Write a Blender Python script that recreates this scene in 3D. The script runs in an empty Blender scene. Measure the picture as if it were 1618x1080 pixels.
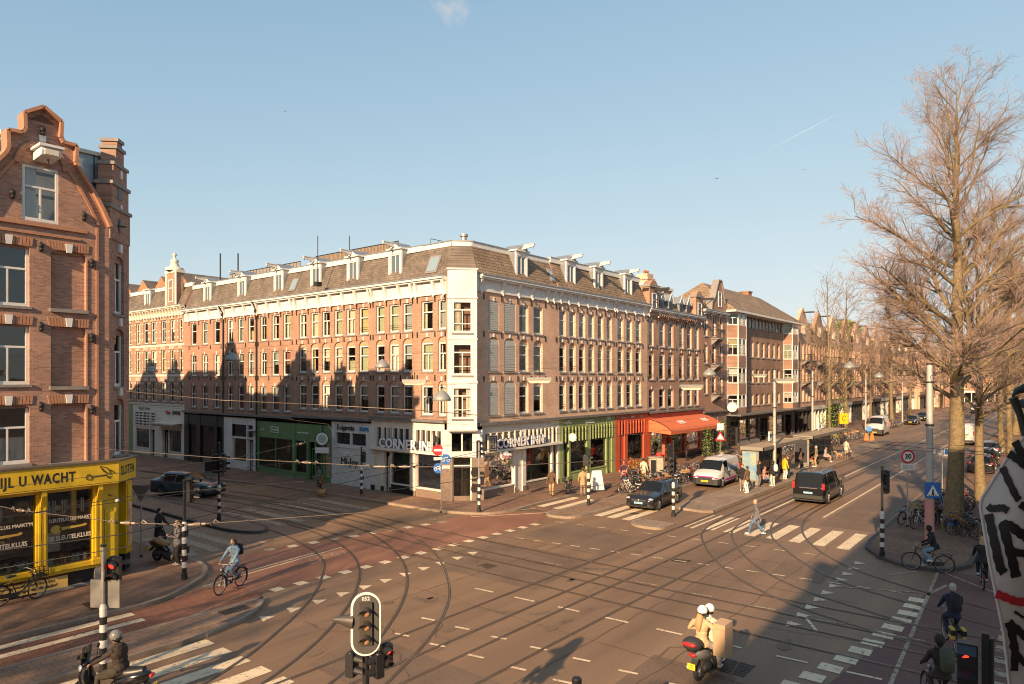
import bpy, bmesh, math, random
from mathutils import Vector, Matrix, Quaternion
# ---------------------------------------------------------------- camera, sky, sun, exposure
S = bpy.context.scene
R = math.radians
cam_d = bpy.data.cameras.new('camera'); cam = bpy.data.objects.new('camera', cam_d)
S.collection.objects.link(cam)
cam.location = (0, 0, 7.5); cam.rotation_euler = (R(90), 0, R(-51.24))
cam_d.lens = 24.0; cam_d.sensor_width = 36; cam_d.shift_y = 0.0358
cam_d.clip_start = 0.05; cam_d.clip_end = 4000
S.camera = cam
S.render.resolution_x = 1024; S.render.resolution_y = 684
SUN_AZ = 12.8      # direction the shadows run, from +x towards +y
SUN_EL = 22.5
W_ = bpy.data.worlds.new('World'); S.world = W_; W_.use_nodes = True
nt = W_.node_tree; nt.nodes.clear()
sk = nt.nodes.new('ShaderNodeTexSky'); sk.sky_type = 'NISHITA'; sk.sun_disc = False
sk.sun_elevation = R(SUN_EL); sk.sun_rotation = R(270 - SUN_AZ)
sk.air_density = 1.0; sk.dust_density = 0.6; sk.ozone_density = 1.6; sk.altitude = 0
bg = nt.nodes.new('ShaderNodeBackground'); bg.inputs[1].default_value = 0.13
wo = nt.nodes.new('ShaderNodeOutputWorld')
def _vm(op, a, v):
    n = nt.nodes.new('ShaderNodeVectorMath'); n.operation = op; nt.links.new(a, n.inputs[0])
    if isinstance(v, tuple): n.inputs[1].default_value = v
    else: nt.links.new(v, n.inputs[1])
    return n.outputs[0]
# sky brightness levelled in its colour: a soft shoulder on its radiance, C * b / (C + a)
tn = _vm('DIVIDE', _vm('MULTIPLY', sk.outputs[0], (3.45, 3.3, 3.2)), _vm('ADD', sk.outputs[0], (3.15, 2.5, 2.15)))
nt.links.new(tn, bg.inputs[0]); nt.links.new(bg.outputs[0], wo.inputs[0])
sun_d = bpy.data.lights.new('sun', 'SUN'); sun_d.energy = 3.6; sun_d.angle = R(0.6); sun_d.color = (1.0, 0.69, 0.41)
sun = bpy.data.objects.new('sun', sun_d); S.collection.objects.link(sun)
sd = Vector((math.cos(R(SUN_AZ)) * math.cos(R(SUN_EL)), math.sin(R(SUN_AZ)) * math.cos(R(SUN_EL)), -math.sin(R(SUN_EL))))
sun.rotation_euler = sd.to_track_quat('-Z', 'Y').to_euler()
S.view_settings.view_transform = 'Standard'; S.view_settings.look = 'None'
S.view_settings.exposure = 1.38; S.view_settings.gamma = 1
S.render.engine = 'CYCLES'
S.cycles.filter_width = 1.1; S.cycles.volume_bounces = 2; S.cycles.transparent_max_bounces = 12; S.cycles.max_bounces = 6
C = S.collection
rnd = random.Random(7)

# ---------------------------------------------------------------- materials
MATS = {}
def _n(nt, t, **k):
    n = nt.nodes.new(t)
    for a, v in k.items(): setattr(n, a, v)
    return n
def mat(name, col, rough=0.8, metal=0.0, var=0.0, stretch=None, vscale=1.0, col2=None, bump=0.0, bscale=20.0, spec=0.5, emit=None, coat=0.0, var2=0.0, v2scale=0.2, streak=False, ramp=(0.3, 0.72)):
    """plain procedural paint / stone: noise mottling in colour (two scales), optional bump"""
    if name in MATS: return MATS[name]
    m = bpy.data.materials.new(name); m.use_nodes = True; MATS[name] = m
    nt = m.node_tree; b = nt.nodes['Principled BSDF']
    b.inputs['Base Color'].default_value = (*col, 1); b.inputs['Roughness'].default_value = rough
    b.inputs['Metallic'].default_value = metal; b.inputs['Specular IOR Level'].default_value = spec
    b.inputs['Coat Weight'].default_value = coat
    if emit: b.inputs['Emission Color'].default_value = (*emit[0], 1); b.inputs['Emission Strength'].default_value = emit[1]
    tc = _n(nt, 'ShaderNodeTexCoord')
    if var or col2 or var2:
        no = _n(nt, 'ShaderNodeTexNoise'); no.inputs['Scale'].default_value = vscale; no.inputs['Detail'].default_value = 6; no.inputs['Roughness'].default_value = 0.65
        if streak:
            mp = _n(nt, 'ShaderNodeMapping'); mp.inputs['Scale'].default_value = (1, 1, 0.15)
            nt.links.new(tc.outputs['Object'], mp.inputs[0]); nt.links.new(mp.outputs[0], no.inputs[0])
        else: nt.links.new(tc.outputs['Object'], no.inputs[0])
        cr = _n(nt, 'ShaderNodeValToRGB'); e = cr.color_ramp.elements
        e[0].position, e[1].position = ramp
        c2 = col2 or tuple(c * (1 + var) for c in col); c1 = tuple(c * (1 - var) for c in col) if not col2 else col
        e[0].color = (*c1, 1); e[1].color = (*[min(1, c) for c in c2], 1)
        nt.links.new(no.outputs[0], cr.inputs[0]); out = cr.outputs[0]
        if var2:
            n2 = _n(nt, 'ShaderNodeTexNoise'); n2.inputs['Scale'].default_value = v2scale; n2.inputs['Detail'].default_value = 6
            m2_ = _n(nt, 'ShaderNodeMapping'); m2_.inputs['Scale'].default_value = stretch or (1, 1, 1); nt.links.new(tc.outputs['Object'], m2_.inputs[0]); nt.links.new(m2_.outputs[0], n2.inputs[0])
            mr = _n(nt, 'ShaderNodeMapRange'); mr.inputs[1].default_value = 0.3; mr.inputs[2].default_value = 0.7; mr.inputs[3].default_value = 1 - var2; mr.inputs[4].default_value = 1 + var2
            nt.links.new(n2.outputs[0], mr.inputs[0])
            mx = _n(nt, 'ShaderNodeVectorMath', operation='SCALE'); nt.links.new(out, mx.inputs[0]); nt.links.new(mr.outputs[0], mx.inputs['Scale']); out = mx.outputs[0]
        nt.links.new(out, b.inputs['Base Color'])
    if bump:
        nb = _n(nt, 'ShaderNodeTexNoise'); nb.inputs['Scale'].default_value = bscale; nb.inputs['Detail'].default_value = 5
        nt.links.new(tc.outputs['Object'], nb.inputs[0])
        bp = _n(nt, 'ShaderNodeBump'); bp.inputs['Strength'].default_value = bump; bp.inputs['Distance'].default_value = 0.03
        nt.links.new(nb.outputs[0], bp.inputs['Height']); nt.links.new(bp.outputs[0], b.inputs['Normal'])
    return m
def brick(name, c1, c2, mortar, bw=0.21, bh=0.065, mode='wall', ms=0.01, var=0.25, bump=0.35, rough=0.85, vs=0.5, offset=0.5):
    if name in MATS: return MATS[name]
    m = bpy.data.materials.new(name); m.use_nodes = True; MATS[name] = m
    nt = m.node_tree; b = nt.nodes['Principled BSDF']; b.inputs['Roughness'].default_value = rough; b.inputs['Specular IOR Level'].default_value = 0.3
    tc = _n(nt, 'ShaderNodeTexCoord'); sx = _n(nt, 'ShaderNodeSeparateXYZ'); cb = _n(nt, 'ShaderNodeCombineXYZ')
    nt.links.new(tc.outputs['Object'], sx.inputs[0])
    if mode == 'wall':
        ad = _n(nt, 'ShaderNodeMath', operation='ADD'); nt.links.new(sx.outputs[0], ad.inputs[0]); nt.links.new(sx.outputs[1], ad.inputs[1])
        nt.links.new(ad.outputs[0], cb.inputs[0]); nt.links.new(sx.outputs[2], cb.inputs[1])
    elif mode == 'floor': nt.links.new(sx.outputs[0], cb.inputs[0]); nt.links.new(sx.outputs[1], cb.inputs[1])
    else: nt.links.new(sx.outputs[1], cb.inputs[0]); nt.links.new(sx.outputs[0], cb.inputs[1])
    br = _n(nt, 'ShaderNodeTexBrick'); br.offset = offset; br.inputs['Scale'].default_value = 1
    br.inputs['Brick Width'].default_value = bw; br.inputs['Row Height'].default_value = bh; br.inputs['Mortar Size'].default_value = ms; br.inputs['Mortar Smooth'].default_value = 0.1
    br.inputs['Color1'].default_value = (*c1, 1); br.inputs['Color2'].default_value = (*c2, 1); br.inputs['Mortar'].default_value = (*mortar, 1)
    nt.links.new(cb.outputs[0], br.inputs[0])
    no = _n(nt, 'ShaderNodeTexNoise'); no.inputs['Scale'].default_value = vs; no.inputs['Detail'].default_value = 7; no.inputs['Roughness'].default_value = 0.6; nt.links.new(tc.outputs['Object'], no.inputs[0])
    mr = _n(nt, 'ShaderNodeMapRange'); mr.inputs[1].default_value = 0.3; mr.inputs[2].default_value = 0.7; mr.inputs[3].default_value = 1 - var; mr.inputs[4].default_value = 1 + var
    nt.links.new(no.outputs[0], mr.inputs[0])
    mx = _n(nt, 'ShaderNodeVectorMath', operation='SCALE'); nt.links.new(br.outputs[0], mx.inputs[0]); nt.links.new(mr.outputs[0], mx.inputs['Scale'])
    nt.links.new(mx.outputs[0], b.inputs['Base Color'])
    bp = _n(nt, 'ShaderNodeBump', invert=True); bp.inputs['Strength'].default_value = bump; bp.inputs['Distance'].default_value = 0.01
    nt.links.new(br.outputs['Fac'], bp.inputs['Height']); nt.links.new(bp.outputs[0], b.inputs['Normal'])
    return m
def glass(name, tint=(0.9, 0.93, 0.92), gl=1.0):
    if name in MATS: return MATS[name]
    m = bpy.data.materials.new(name); m.use_nodes = True; MATS[name] = m
    nt = m.node_tree; nt.nodes.clear(); o = _n(nt, 'ShaderNodeOutputMaterial')
    t = _n(nt, 'ShaderNodeBsdfTransparent'); t.inputs[0].default_value = (*tint, 1)
    g = _n(nt, 'ShaderNodeBsdfGlossy'); g.inputs['Roughness'].default_value = 0.03
    tc = _n(nt, 'ShaderNodeTexCoord'); no = _n(nt, 'ShaderNodeTexNoise'); no.inputs['Scale'].default_value = 1.3; nt.links.new(tc.outputs['Object'], no.inputs[0])
    bp = _n(nt, 'ShaderNodeBump'); bp.inputs['Strength'].default_value = 0.25; bp.inputs['Distance'].default_value = 0.05
    nt.links.new(no.outputs[0], bp.inputs['Height']); nt.links.new(bp.outputs[0], g.inputs['Normal'])
    f = _n(nt, 'ShaderNodeFresnel'); f.inputs[0].default_value = 1.55
    ml = _n(nt, 'ShaderNodeMath', operation='MULTIPLY_ADD'); ml.inputs[1].default_value = gl; ml.inputs[2].default_value = 0.06
    x = _n(nt, 'ShaderNodeMixShader')
    nt.links.new(f.outputs[0], ml.inputs[0]); nt.links.new(ml.outputs[0], x.inputs[0])
    nt.links.new(t.outputs[0], x.inputs[1]); nt.links.new(g.outputs[0], x.inputs[2]); nt.links.new(x.outputs[0], o.inputs[0])
    return m

# ---------------------------------------------------------------- mesh builder
class MB:
    def __init__(s): s.v = []; s.f = []; s.m = []; s.mats = []; s.M = None; s.sm = []
    def mi(s, m):
        if m not in s.mats: s.mats.append(m)
        return s.mats.index(m)
    def add(s, vs, fs, m, smooth=False):
        o = len(s.v); i = s.mi(m)
        for p in vs: s.v.append(tuple(s.M @ Vector(p)) if s.M is not None else tuple(p))
        for f in fs: s.f.append([a + o for a in f]); s.m.append(i); s.sm.append(smooth)
    def box(s, x0, x1, y0, y1, z0, z1, m):
        s.add([(x0,y0,z0),(x1,y0,z0),(x1,y1,z0),(x0,y1,z0),(x0,y0,z1),(x1,y0,z1),(x1,y1,z1),(x0,y1,z1)],
              [(0,3,2,1),(4,5,6,7),(0,1,5,4),(1,2,6,5),(2,3,7,6),(3,0,4,7)], m)
    def quad(s, a, b, c, d, m): s.add([a, b, c, d], [(0,1,2,3)], m)
    def tube(s, pts, rad, m, n=8, cap=True, smooth=True, sx=1.0):
        pts = [Vector(p) for p in pts]; k = len(pts); vs = []; fs = []
        if not hasattr(rad, '__len__'): rad = [rad] * k
        up = None
        for i, p in enumerate(pts):
            d = (pts[min(i+1,k-1)] - pts[max(i-1,0)]).normalized()
            if d.length < 1e-6: d = Vector((0,0,1))
            if up is None: up = Vector((0,0,1)) if abs(d.z) < 0.9 else Vector((1,0,0))
            a = d.cross(up)
            if a.length < 1e-4: up = Vector((0,1,0)); a = d.cross(up)
            a.normalize(); b = a.cross(d); up = b
            for j in range(n):
                t = 2*math.pi*j/n
                vs.append(p + (a*math.cos(t)*sx + b*math.sin(t)) * rad[i])
        for i in range(k-1):
            for j in range(n):
                fs.append((i*n+j, (i+1)*n+j, (i+1)*n+(j+1)%n, i*n+(j+1)%n))
        s.add(vs, fs, m, smooth)
        if cap:
            s.add(vs[:n], [tuple(range(n))], m); s.add(vs[-n:], [tuple(reversed(range(n)))], m)
    def cyl(s, p0, p1, r, m, n=12, r1=None, smooth=True): s.tube([p0, p1], [r, r if r1 is None else r1], m, n, True, smooth)
    def lathe(s, prof, m, c=(0,0,0), n=16, smooth=True):
        vs = []; fs = []; k = len(prof)
        for r, z in prof:
            for j in range(n):
                t = 2*math.pi*j/n; vs.append((c[0]+r*math.cos(t), c[1]+r*math.sin(t), c[2]+z))
        for i in range(k-1):
            for j in range(n): fs.append((i*n+j, i*n+(j+1)%n, (i+1)*n+(j+1)%n, (i+1)*n+j))
        s.add(vs, fs, m, smooth)
    def ell(s, c, r, m, nu=12, nv=8, rot=None):
        vs = []; fs = []; c = Vector(c); q = rot or Matrix.Identity(3)
        for i in range(nv+1):
            a = math.pi*i/nv
            for j in range(nu):
                t = 2*math.pi*j/nu
                vs.append(c + q @ Vector((r[0]*math.sin(a)*math.cos(t), r[1]*math.sin(a)*math.sin(t), r[2]*math.cos(a))))
        for i in range(nv):
            for j in range(nu): fs.append((i*nu+j, (i+1)*nu+j, (i+1)*nu+(j+1)%nu, i*nu+(j+1)%nu))
        s.add(vs, fs, m, True)
    def prism(s, poly, z0, z1, m, ax='z', bottom=True):
        """poly 2-D extruded along ax; for 'y' poly is (x,z), for 'x' poly is (y,z)"""
        n = len(poly)
        P = {'z': lambda p, h: (p[0], p[1], h), 'y': lambda p, h: (p[0], h, p[1]), 'x': lambda p, h: (h, p[0], p[1])}[ax]
        vs = [P(p, z0) for p in poly] + [P(p, z1) for p in poly]
        fs = [tuple(range(n, 2*n))] + ([tuple(reversed(range(n)))] if bottom else [])
        fs += [(i, (i+1) % n, n+(i+1) % n, n+i) for i in range(n)]
        s.add(vs, fs, m)
    def bar(s, a, b, w, h, m):
        """rectangular bar between two points, w across, h up"""
        a = Vector(a); b = Vector(b); d = (b-a).normalized()
        u = Vector((0,0,1)) if abs(d.z) < 0.95 else Vector((1,0,0))
        x = d.cross(u).normalized()*w/2; y = x.normalized().cross(d)*h/2
        vs = [a-x-y, a+x-y, a+x+y, a-x+y, b-x-y, b+x-y, b+x+y, b-x+y]
        s.add(vs, [(0,3,2,1),(4,5,6,7),(0,1,5,4),(1,2,6,5),(2,3,7,6),(3,0,4,7)], m)
    def data(s, name, recalc=True):
        me = bpy.data.meshes.new(name); me.from_pydata([tuple(v) for v in s.v], [], s.f)
        for m in s.mats: me.materials.append(m)
        me.polygons.foreach_set('material_index', s.m); me.polygons.foreach_set('use_smooth', s.sm)
        if recalc:
            bm = bmesh.new(); bm.from_mesh(me); bmesh.ops.recalc_face_normals(bm, faces=bm.faces); bm.to_mesh(me); bm.free()
        me.update(); return me
    def build(s, name, parent=None, loc=None, rot=None, recalc=True, label=None):
        o = bpy.data.objects.new(name, s.data(name, recalc)); C.objects.link(o)
        if parent is not None: o.parent = parent
        if loc is not None: o.location = loc
        if rot is not None: o.rotation_euler = rot
        if label: o['label'] = label
        return o
def tag(o, label=None, cat=None, group=None, kind=None):
    if label: o['label'] = label
    if cat: o['category'] = cat
    if group: o['group'] = group
    if kind: o['kind'] = kind
    return o
def thing(name, label, cat, loc=(0,0,0), rz=0, group=None):
    o = bpy.data.objects.new(name, None); C.objects.link(o); o.empty_display_size = 0.3
    o.location = loc; o.rotation_euler = (0, 0, rz); return tag(o, label, cat, group)
def structure(name, mb, recalc=True):
    o = mb.build(name, recalc=recalc); o['kind'] = 'structure'; return o
def place(name, me, parent, loc=(0,0,0), rot=(0,0,0), scale=None):
    o = bpy.data.objects.new(name, me); C.objects.link(o); o.parent = parent; o.location = loc; o.rotation_euler = rot
    if scale: o.scale = scale
    return o
KIDS = {}
def copy_tree(o, parent=None, loc=None, rz=None, label=None, group=None):
    c = o.copy(); C.objects.link(c)
    if parent is not None: c.parent = parent
    if loc is not None: c.location = loc
    if rz is not None: c.rotation_euler = (0, 0, rz)
    if label: c['label'] = label
    if group: c['group'] = group
    for ch in o.children: copy_tree(ch, c)
    return c
def text_mb(mb, s, size, m, M, ext=0.01, bold=0.0, align='CENTER', xs=1.0, sp=1.0, shear=0.0):
    """lettering as real mesh, transformed by M (text lies in local XY), added to the MB"""
    cu = bpy.data.curves.new('lettering', 'FONT'); cu.body = s; cu.size = size; cu.extrude = ext; cu.offset = bold
    cu.align_x = align; cu.align_y = 'CENTER'; cu.resolution_u = 2; cu.space_character = sp; cu.shear = shear
    o = bpy.data.objects.new('lettering', cu); C.objects.link(o)
    dg = bpy.context.evaluated_depsgraph_get(); me = bpy.data.meshes.new_from_object(o.evaluated_get(dg))
    sc = Matrix.Diagonal((xs, 1, 1, 1))
    mb.add([M @ (sc @ v.co) for v in me.vertices], [tuple(p.vertices) for p in me.polygons], m)
    bpy.data.objects.remove(o); bpy.data.curves.remove(cu); bpy.data.meshes.remove(me)
def face_M(x, y, z):   # text on a facade that faces local -Y
    return Matrix.Translation((x, y, z)) @ Matrix.Rotation(R(90), 4, 'X')
def catmull(pts, n=8):
    P = [Vector(p) for p in pts]; P = [P[0]*2 - P[1]] + P + [P[-1]*2 - P[-2]]; out = []
    for i in range(1, len(P)-2):
        for k in range(n):
            t = k/n; a, b, c, d = P[i-1:i+3]
            out.append(0.5*((2*b) + (c-a)*t + (2*a-5*b+4*c-d)*t*t + (3*b-a-3*c+d)*t**3))
    out.append(P[-2]); return out
# image-plane helper used only to read where things stand on the ground (photo pixels -> street metres)
_c, _s = math.cos(R(51.24)), math.sin(R(51.24))
def g(px, py, z=0.0):
    Y = 1079.0*(7.5-z)/(py-598.0); X = (px-809)/1079.0*Y
    return (X*_c + Y*_s, -X*_s + Y*_c)

# shared colours
wht = mat('white_paint', (0.64, 0.63, 0.605), 0.6, var=0.1, vscale=3.5, var2=0.1, v2scale=0.5, streak=True)
cream = mat('cream_paint', (0.62, 0.575, 0.48), 0.6, var=0.08, vscale=1.5)
blk = mat('black_paint', (0.02, 0.02, 0.022), 0.4)
iron = mat('dark_iron', (0.03, 0.028, 0.027), 0.55, 0.3)
steel = mat('galvanised_steel', (0.38, 0.38, 0.37), 0.5, 0.6, var=0.12, vscale=3)
zinc = mat('zinc', (0.30, 0.33, 0.35), 0.45, 0.5, var=0.2, vscale=1.5)
rubber = mat('tyre_rubber', (0.018, 0.018, 0.018), 0.85)
chrome = mat('chrome', (0.6, 0.6, 0.6), 0.2, 1.0)
stone = mat('grey_stone', (0.24, 0.22, 0.20), 0.85, var=0.2, vscale=4, bump=0.3)
gl = glass('window_glass'); dgl = glass('dark_window_glass', (0.25, 0.27, 0.28))
room = mat('room_interior', (0.24, 0.21, 0.17), 0.9, var=0.5, vscale=0.7)
# ================================================================ ground, roads, pavements
asph = mat('asphalt', (0.218, 0.136, 0.079), 0.62, var=0.24, vscale=22, var2=0.26, v2scale=0.5, stretch=(0.12, 1.3, 1), bump=0.25, bscale=60, spec=0.45)
asph2 = mat('asphalt_patch', (0.165, 0.108, 0.068), 0.7, var=0.22, vscale=12, var2=0.18, v2scale=0.6, bump=0.3, bscale=50)
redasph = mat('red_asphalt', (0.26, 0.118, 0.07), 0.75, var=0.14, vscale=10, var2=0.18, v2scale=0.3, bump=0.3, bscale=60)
pav = brick('pavement_brick', (0.28, 0.165, 0.105), (0.20, 0.115, 0.075), (0.10, 0.065, 0.048), 0.21, 0.075, 'floor', 0.006, 0.28, 0.3, 0.85, 0.5)
pavt = brick('pavement_tiles', (0.30, 0.195, 0.128), (0.235, 0.15, 0.10), (0.12, 0.08, 0.058), 0.3, 0.3, 'floor', 0.008, 0.22, 0.3, 0.8, 0.35)
slabs = brick('tramstop_slabs', (0.31, 0.23, 0.165), (0.25, 0.18, 0.13), (0.13, 0.095, 0.07), 0.6, 0.3, 'floor', 0.01, 0.2, 0.3, 0.8, 0.6)
bikebrick = brick('red_street_brick', (0.26, 0.115, 0.07), (0.195, 0.088, 0.056), (0.1, 0.058, 0.043), 0.21, 0.075, 'floorx', 0.006, 0.22, 0.3, 0.8, 0.6)
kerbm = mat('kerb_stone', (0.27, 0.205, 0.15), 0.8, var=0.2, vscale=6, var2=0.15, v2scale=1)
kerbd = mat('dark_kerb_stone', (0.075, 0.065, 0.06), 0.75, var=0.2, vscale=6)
mark = mat('road_marking_paint', (0.70, 0.56, 0.37), 0.7, col2=(0.20, 0.13, 0.085), vscale=7, ramp=(0.56, 0.66), var2=0.14, v2scale=1.2)
markd = mat('worn_road_marking_paint', (0.40, 0.32, 0.22), 0.7, col2=(0.17, 0.11, 0.075), vscale=8, ramp=(0.46, 0.62))
railm = mat('rail_steel', (0.24, 0.185, 0.14), 0.38, 0.65, var=0.3, vscale=2)
groove = mat('rail_groove', (0.08, 0.054, 0.037), 0.8)
def flat(mb, poly, z, m): mb.add([(p[0], p[1], z) for p in poly], [tuple(range(len(poly)))], m)
b = MB(); flat(b, [(-400,-1500),(2500,-1500),(2500,1500),(-400,1500)], -0.02, asph2); structure('ground', b, False)
b = MB()
for i in range(22):     # the sheets of the roadway
    pass
flat(b, [(-60,6),(400,6),(400,22),(-60,22)], 0.0, asph)
structure('tram_street_road', b, False)
b = MB(); flat(b, [(11,-80),(31.5,-80),(31.5,6),(11,6)], 0.0, asph); flat(b, [(11,22),(30.5,22),(30.5,160),(11,160)], 0.0, asph); structure('cross_street_road', b, False)
b = MB()
for poly in ([(14.2,6.2),(16.8,6.3),(16.9,8.6),(14.1,8.5)], [(26.5,6.8),(29.5,6.9),(29.4,8.9),(26.4,8.7)], [(31.5,10.2),(31.6,12.4),(38.5,12.5),(38.4,10.3)], [(8,7.5),(9.6,7.5),(9.6,10.4),(8,10.4)], [(19.4,14.6),(24.2,14.9),(24.0,20.6),(19.2,20.2)], [(25.2,15.2),(28.6,15.6),(29.9,20),(26,20.4)], [(10.5,9.8),(12.9,9.8),(13.0,16),(10.6,15.4)], [(37,7.1),(60,7.1),(60,9.7),(37,9.7)]):
    flat(b, poly, 0.004, asph2)
structure('road_repair_patch', b, False)
# red cycle lanes
b = MB(); flat(b, [(13.2,21.75),(28.3,21.1),(30.3,21.9),(30.9,22.8),(29.6,24.0),(27.4,25.6),(24.7,25.35),(16.6,27.1),(13.7,27.0),(13.4,25.6),(12.8,24.6)], 0.008, redasph)
structure('red_cycle_crossing', b, False)
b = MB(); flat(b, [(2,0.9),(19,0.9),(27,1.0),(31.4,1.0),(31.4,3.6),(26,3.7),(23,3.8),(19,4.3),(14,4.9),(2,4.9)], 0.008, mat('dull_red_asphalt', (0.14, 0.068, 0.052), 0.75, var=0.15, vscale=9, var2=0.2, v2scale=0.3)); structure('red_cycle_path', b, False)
b = MB(); flat(b, [(-40,21.1),(8,21.1),(12.6,21.2),(13.4,21.9),(13.2,23.6),(12,23.9),(10.6,23.4),(-40,23.4)], 0.006, bikebrick); structure('brick_cycle_path', b, False)
b = MB(); flat(b, [(30.9,22.1),(31.6,24.1),(400,24.1),(400,21.95)], 0.006, pav); structure('cycle_path_beyond_crossing', b, False)
def smoothpoly(pts, n=5):
    P = [Vector((p[0], p[1], 0)) for p in pts]; return [(v.x, v.y) for v in catmull(P, n)]
def pavement(name, edge, back, m, km=None, z=0.12):
    """edge: polyline carrying the kerb, back: closing points of the slab"""
    b = MB(); b.prism(edge + back, -0.01, z, m); o = structure(name, b)
    k = MB(); n = len(edge); w = 0.16
    nr = []
    for i in range(n):
        a = Vector(edge[max(0, i-1)]); c = Vector(edge[min(n-1, i+1)]); d = (c-a).normalized(); nr.append(Vector((-d.y, d.x)))
    area = sum(p[0]*q[1]-q[0]*p[1] for p, q in zip(edge+back, (edge+back)[1:]+(edge+back)[:1]))
    sg = 1 if area > 0 else -1
    for i in range(n-1):
        a0, a1 = Vector(edge[i]), Vector(edge[i+1]); p0 = a0 - nr[i]*sg*0.012; p1 = a1 - nr[i+1]*sg*0.012; q0 = a0 + nr[i]*sg*w; q1 = a1 + nr[i+1]*sg*w
        k.add([(p0.x,p0.y,-.01),(p1.x,p1.y,-.01),(q1.x,q1.y,-.01),(q0.x,q0.y,-.01),(p0.x,p0.y,z+.006),(p1.x,p1.y,z+.006),(q1.x,q1.y,z+.006),(q0.x,q0.y,z+.006)],
              [(4,5,6,7),(0,1,5,4),(2,3,7,6)], km or kerbm)
    structure(name + '_kerb', k)
pavement('corner_pavement', [(-40,23.45),(0,23.45),(6,23.45)] + smoothpoly([(9.2,23.4),(10.1,23.45),(11.1,23.8),(12.6,24.9),(13.35,26),(13.65,27.2),(13.6,28.4)]) + [(13.6,60),(13.6,140)], [(-40,140)], pav)
pavement('cycle_island', [(-40,19.3),(0,19.3),(8.1,19.3)] + smoothpoly([(9.9,19.25),(11.4,19.7),(12.4,20.5),(12.75,21.05)]) + [(12.4,21.1),(8,21.08),(-40,21.08)], [], pavt)
pavement('shop_pavement', [(400,24.2),(60,24.2)] + smoothpoly([(33,24.2),(31.4,24.1),(30,24.0),(28.6,24.5),(27.9,25.4),(27.4,26.8),(27.2,28.4)]) + [(26.9,36),(26.6,42),(25.2,51),(24.2,58),(24,150)], [(400,150)], pav)
pavement('bicycle_parking_strip', [(400,21.9),(33.5,21.9)] + smoothpoly([(31,22.2),(30.3,21.9),(30.15,21.1),(30.7,20.3),(33,20.15)]) + [(400,20.1)], [], pavt)
pavement('refuge_island', smoothpoly([(32.4,17.35),(31.4,17.3),(30.85,16.7),(30.8,15.9),(31.1,15.4),(32.4,15.35)]), [], slabs)
pavement('tram_stop_island', [(92,17.5),(37,17.5)] + [(36.5,17.0),(36.4,15.6),(36.8,15.15)] + [(92,15.1)], [], slabs)
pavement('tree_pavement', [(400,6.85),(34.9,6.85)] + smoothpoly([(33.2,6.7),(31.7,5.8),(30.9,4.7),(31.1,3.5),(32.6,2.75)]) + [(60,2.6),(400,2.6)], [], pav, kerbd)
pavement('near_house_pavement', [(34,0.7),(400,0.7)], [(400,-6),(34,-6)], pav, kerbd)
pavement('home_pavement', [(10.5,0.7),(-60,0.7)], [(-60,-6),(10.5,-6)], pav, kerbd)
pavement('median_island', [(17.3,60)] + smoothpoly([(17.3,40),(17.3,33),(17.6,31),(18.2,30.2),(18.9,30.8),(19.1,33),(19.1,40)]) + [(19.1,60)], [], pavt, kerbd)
# zebra crossings: every band of stripes is painted on the road it crosses
def stripes(name, rects, m=mark, z=0.008):
    b = MB()
    for (x0, x1, y0, y1) in rects: flat(b, [(x0,y0),(x1,y0),(x1,y1),(x0,y1)], z, m)
    structure(name, b, False)
stripes('zebra_crossing', [(32.5, 36.2, 7.2+1.03*i, 7.72+1.03*i) for i in range(7)] + [(32.3,36.4,14.35,14.5), (32.4,36.2,14.75,14.85)])
stripes('zebra_crossing', [(32.0, 36.0, y, y+0.5) for y in (17.75, 18.65, 19.45)])
stripes('zebra_crossing', [(32.2, 36.1, y, y+0.5) for y in (22.4, 23.5)], z=0.014)
stripes('zebra_crossing', [(6.0, 9.8, y, y+0.5) for y in (5.9,6.9,7.9,8.9,9.9,10.9,11.9,12.9,13.9,14.75,15.75,16.75,17.7,18.65)])
stripes('zebra_crossing', [(3.6, 9.4, 22.1, 22.4), (3.6, 9.4, 22.85, 23.2)], z=0.014)
stripes('zebra_crossing', [(x, x+0.5, 28.6, 33.4) for x in (13.9, 14.9, 15.9)], markd)
stripes('zebra_crossing', [(x, x+0.5, 31.0, 36.6) for x in (19.7, 20.8, 21.9, 23.0, 24.1, 25.2)], markd)
# give-way triangles
b = MB()
def tri(x, y, w, h, ang, m=mark, z=0.0125):
    c, s_ = math.cos(ang), math.sin(ang); P = [(-w/2, 0), (w/2, 0), (0, h)]
    flat(b, [(x + p[0]*c - p[1]*s_, y + p[0]*s_ + p[1]*c) for p in P], z, m)
for i in range(11): tri(11.95+1.0*i, 19.5+.03*i, 0.5, 0.5, R(134))
for i in range(10): tri(30.6-0.98*i, 6.35, 0.46, 0.5, R(76))
for x, y in ((15.3,27.6),(16.4,28.2),(17.4,28.6)): tri(x, y, 0.5, 0.5, R(134), markd)
structure('giveway_marking', b, False)
# cycle-crossing blocks
b = MB()
def blk2(x, y, w=0.42, h=0.42, m=mark, a=0):
    c, s_ = math.cos(a), math.sin(a)
    flat(b, [(x+u*c-v*s_, y+u*s_+v*c) for u, v in ((-w/2,-h/2),(w/2,-h/2),(w/2,h/2),(-w/2,h/2))], 0.0125, m)
for i in range(16): blk2(13.7+0.96*i, 21.72-0.045*i)
for i in range(10): blk2(16.7+0.98*i, 27.0-0.2*i, m=mark if i % 3 else markd, a=-0.15)
for i in range(13): blk2(26.6-0.85*i, 3.75+0.02*i*i*0.55, 0.5, 0.55)
for i in range(10): blk2(28.0-0.95*i, 1.15, 0.5, 0.5, markd)
structure('cycle_crossing_marking', b, False)
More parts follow.
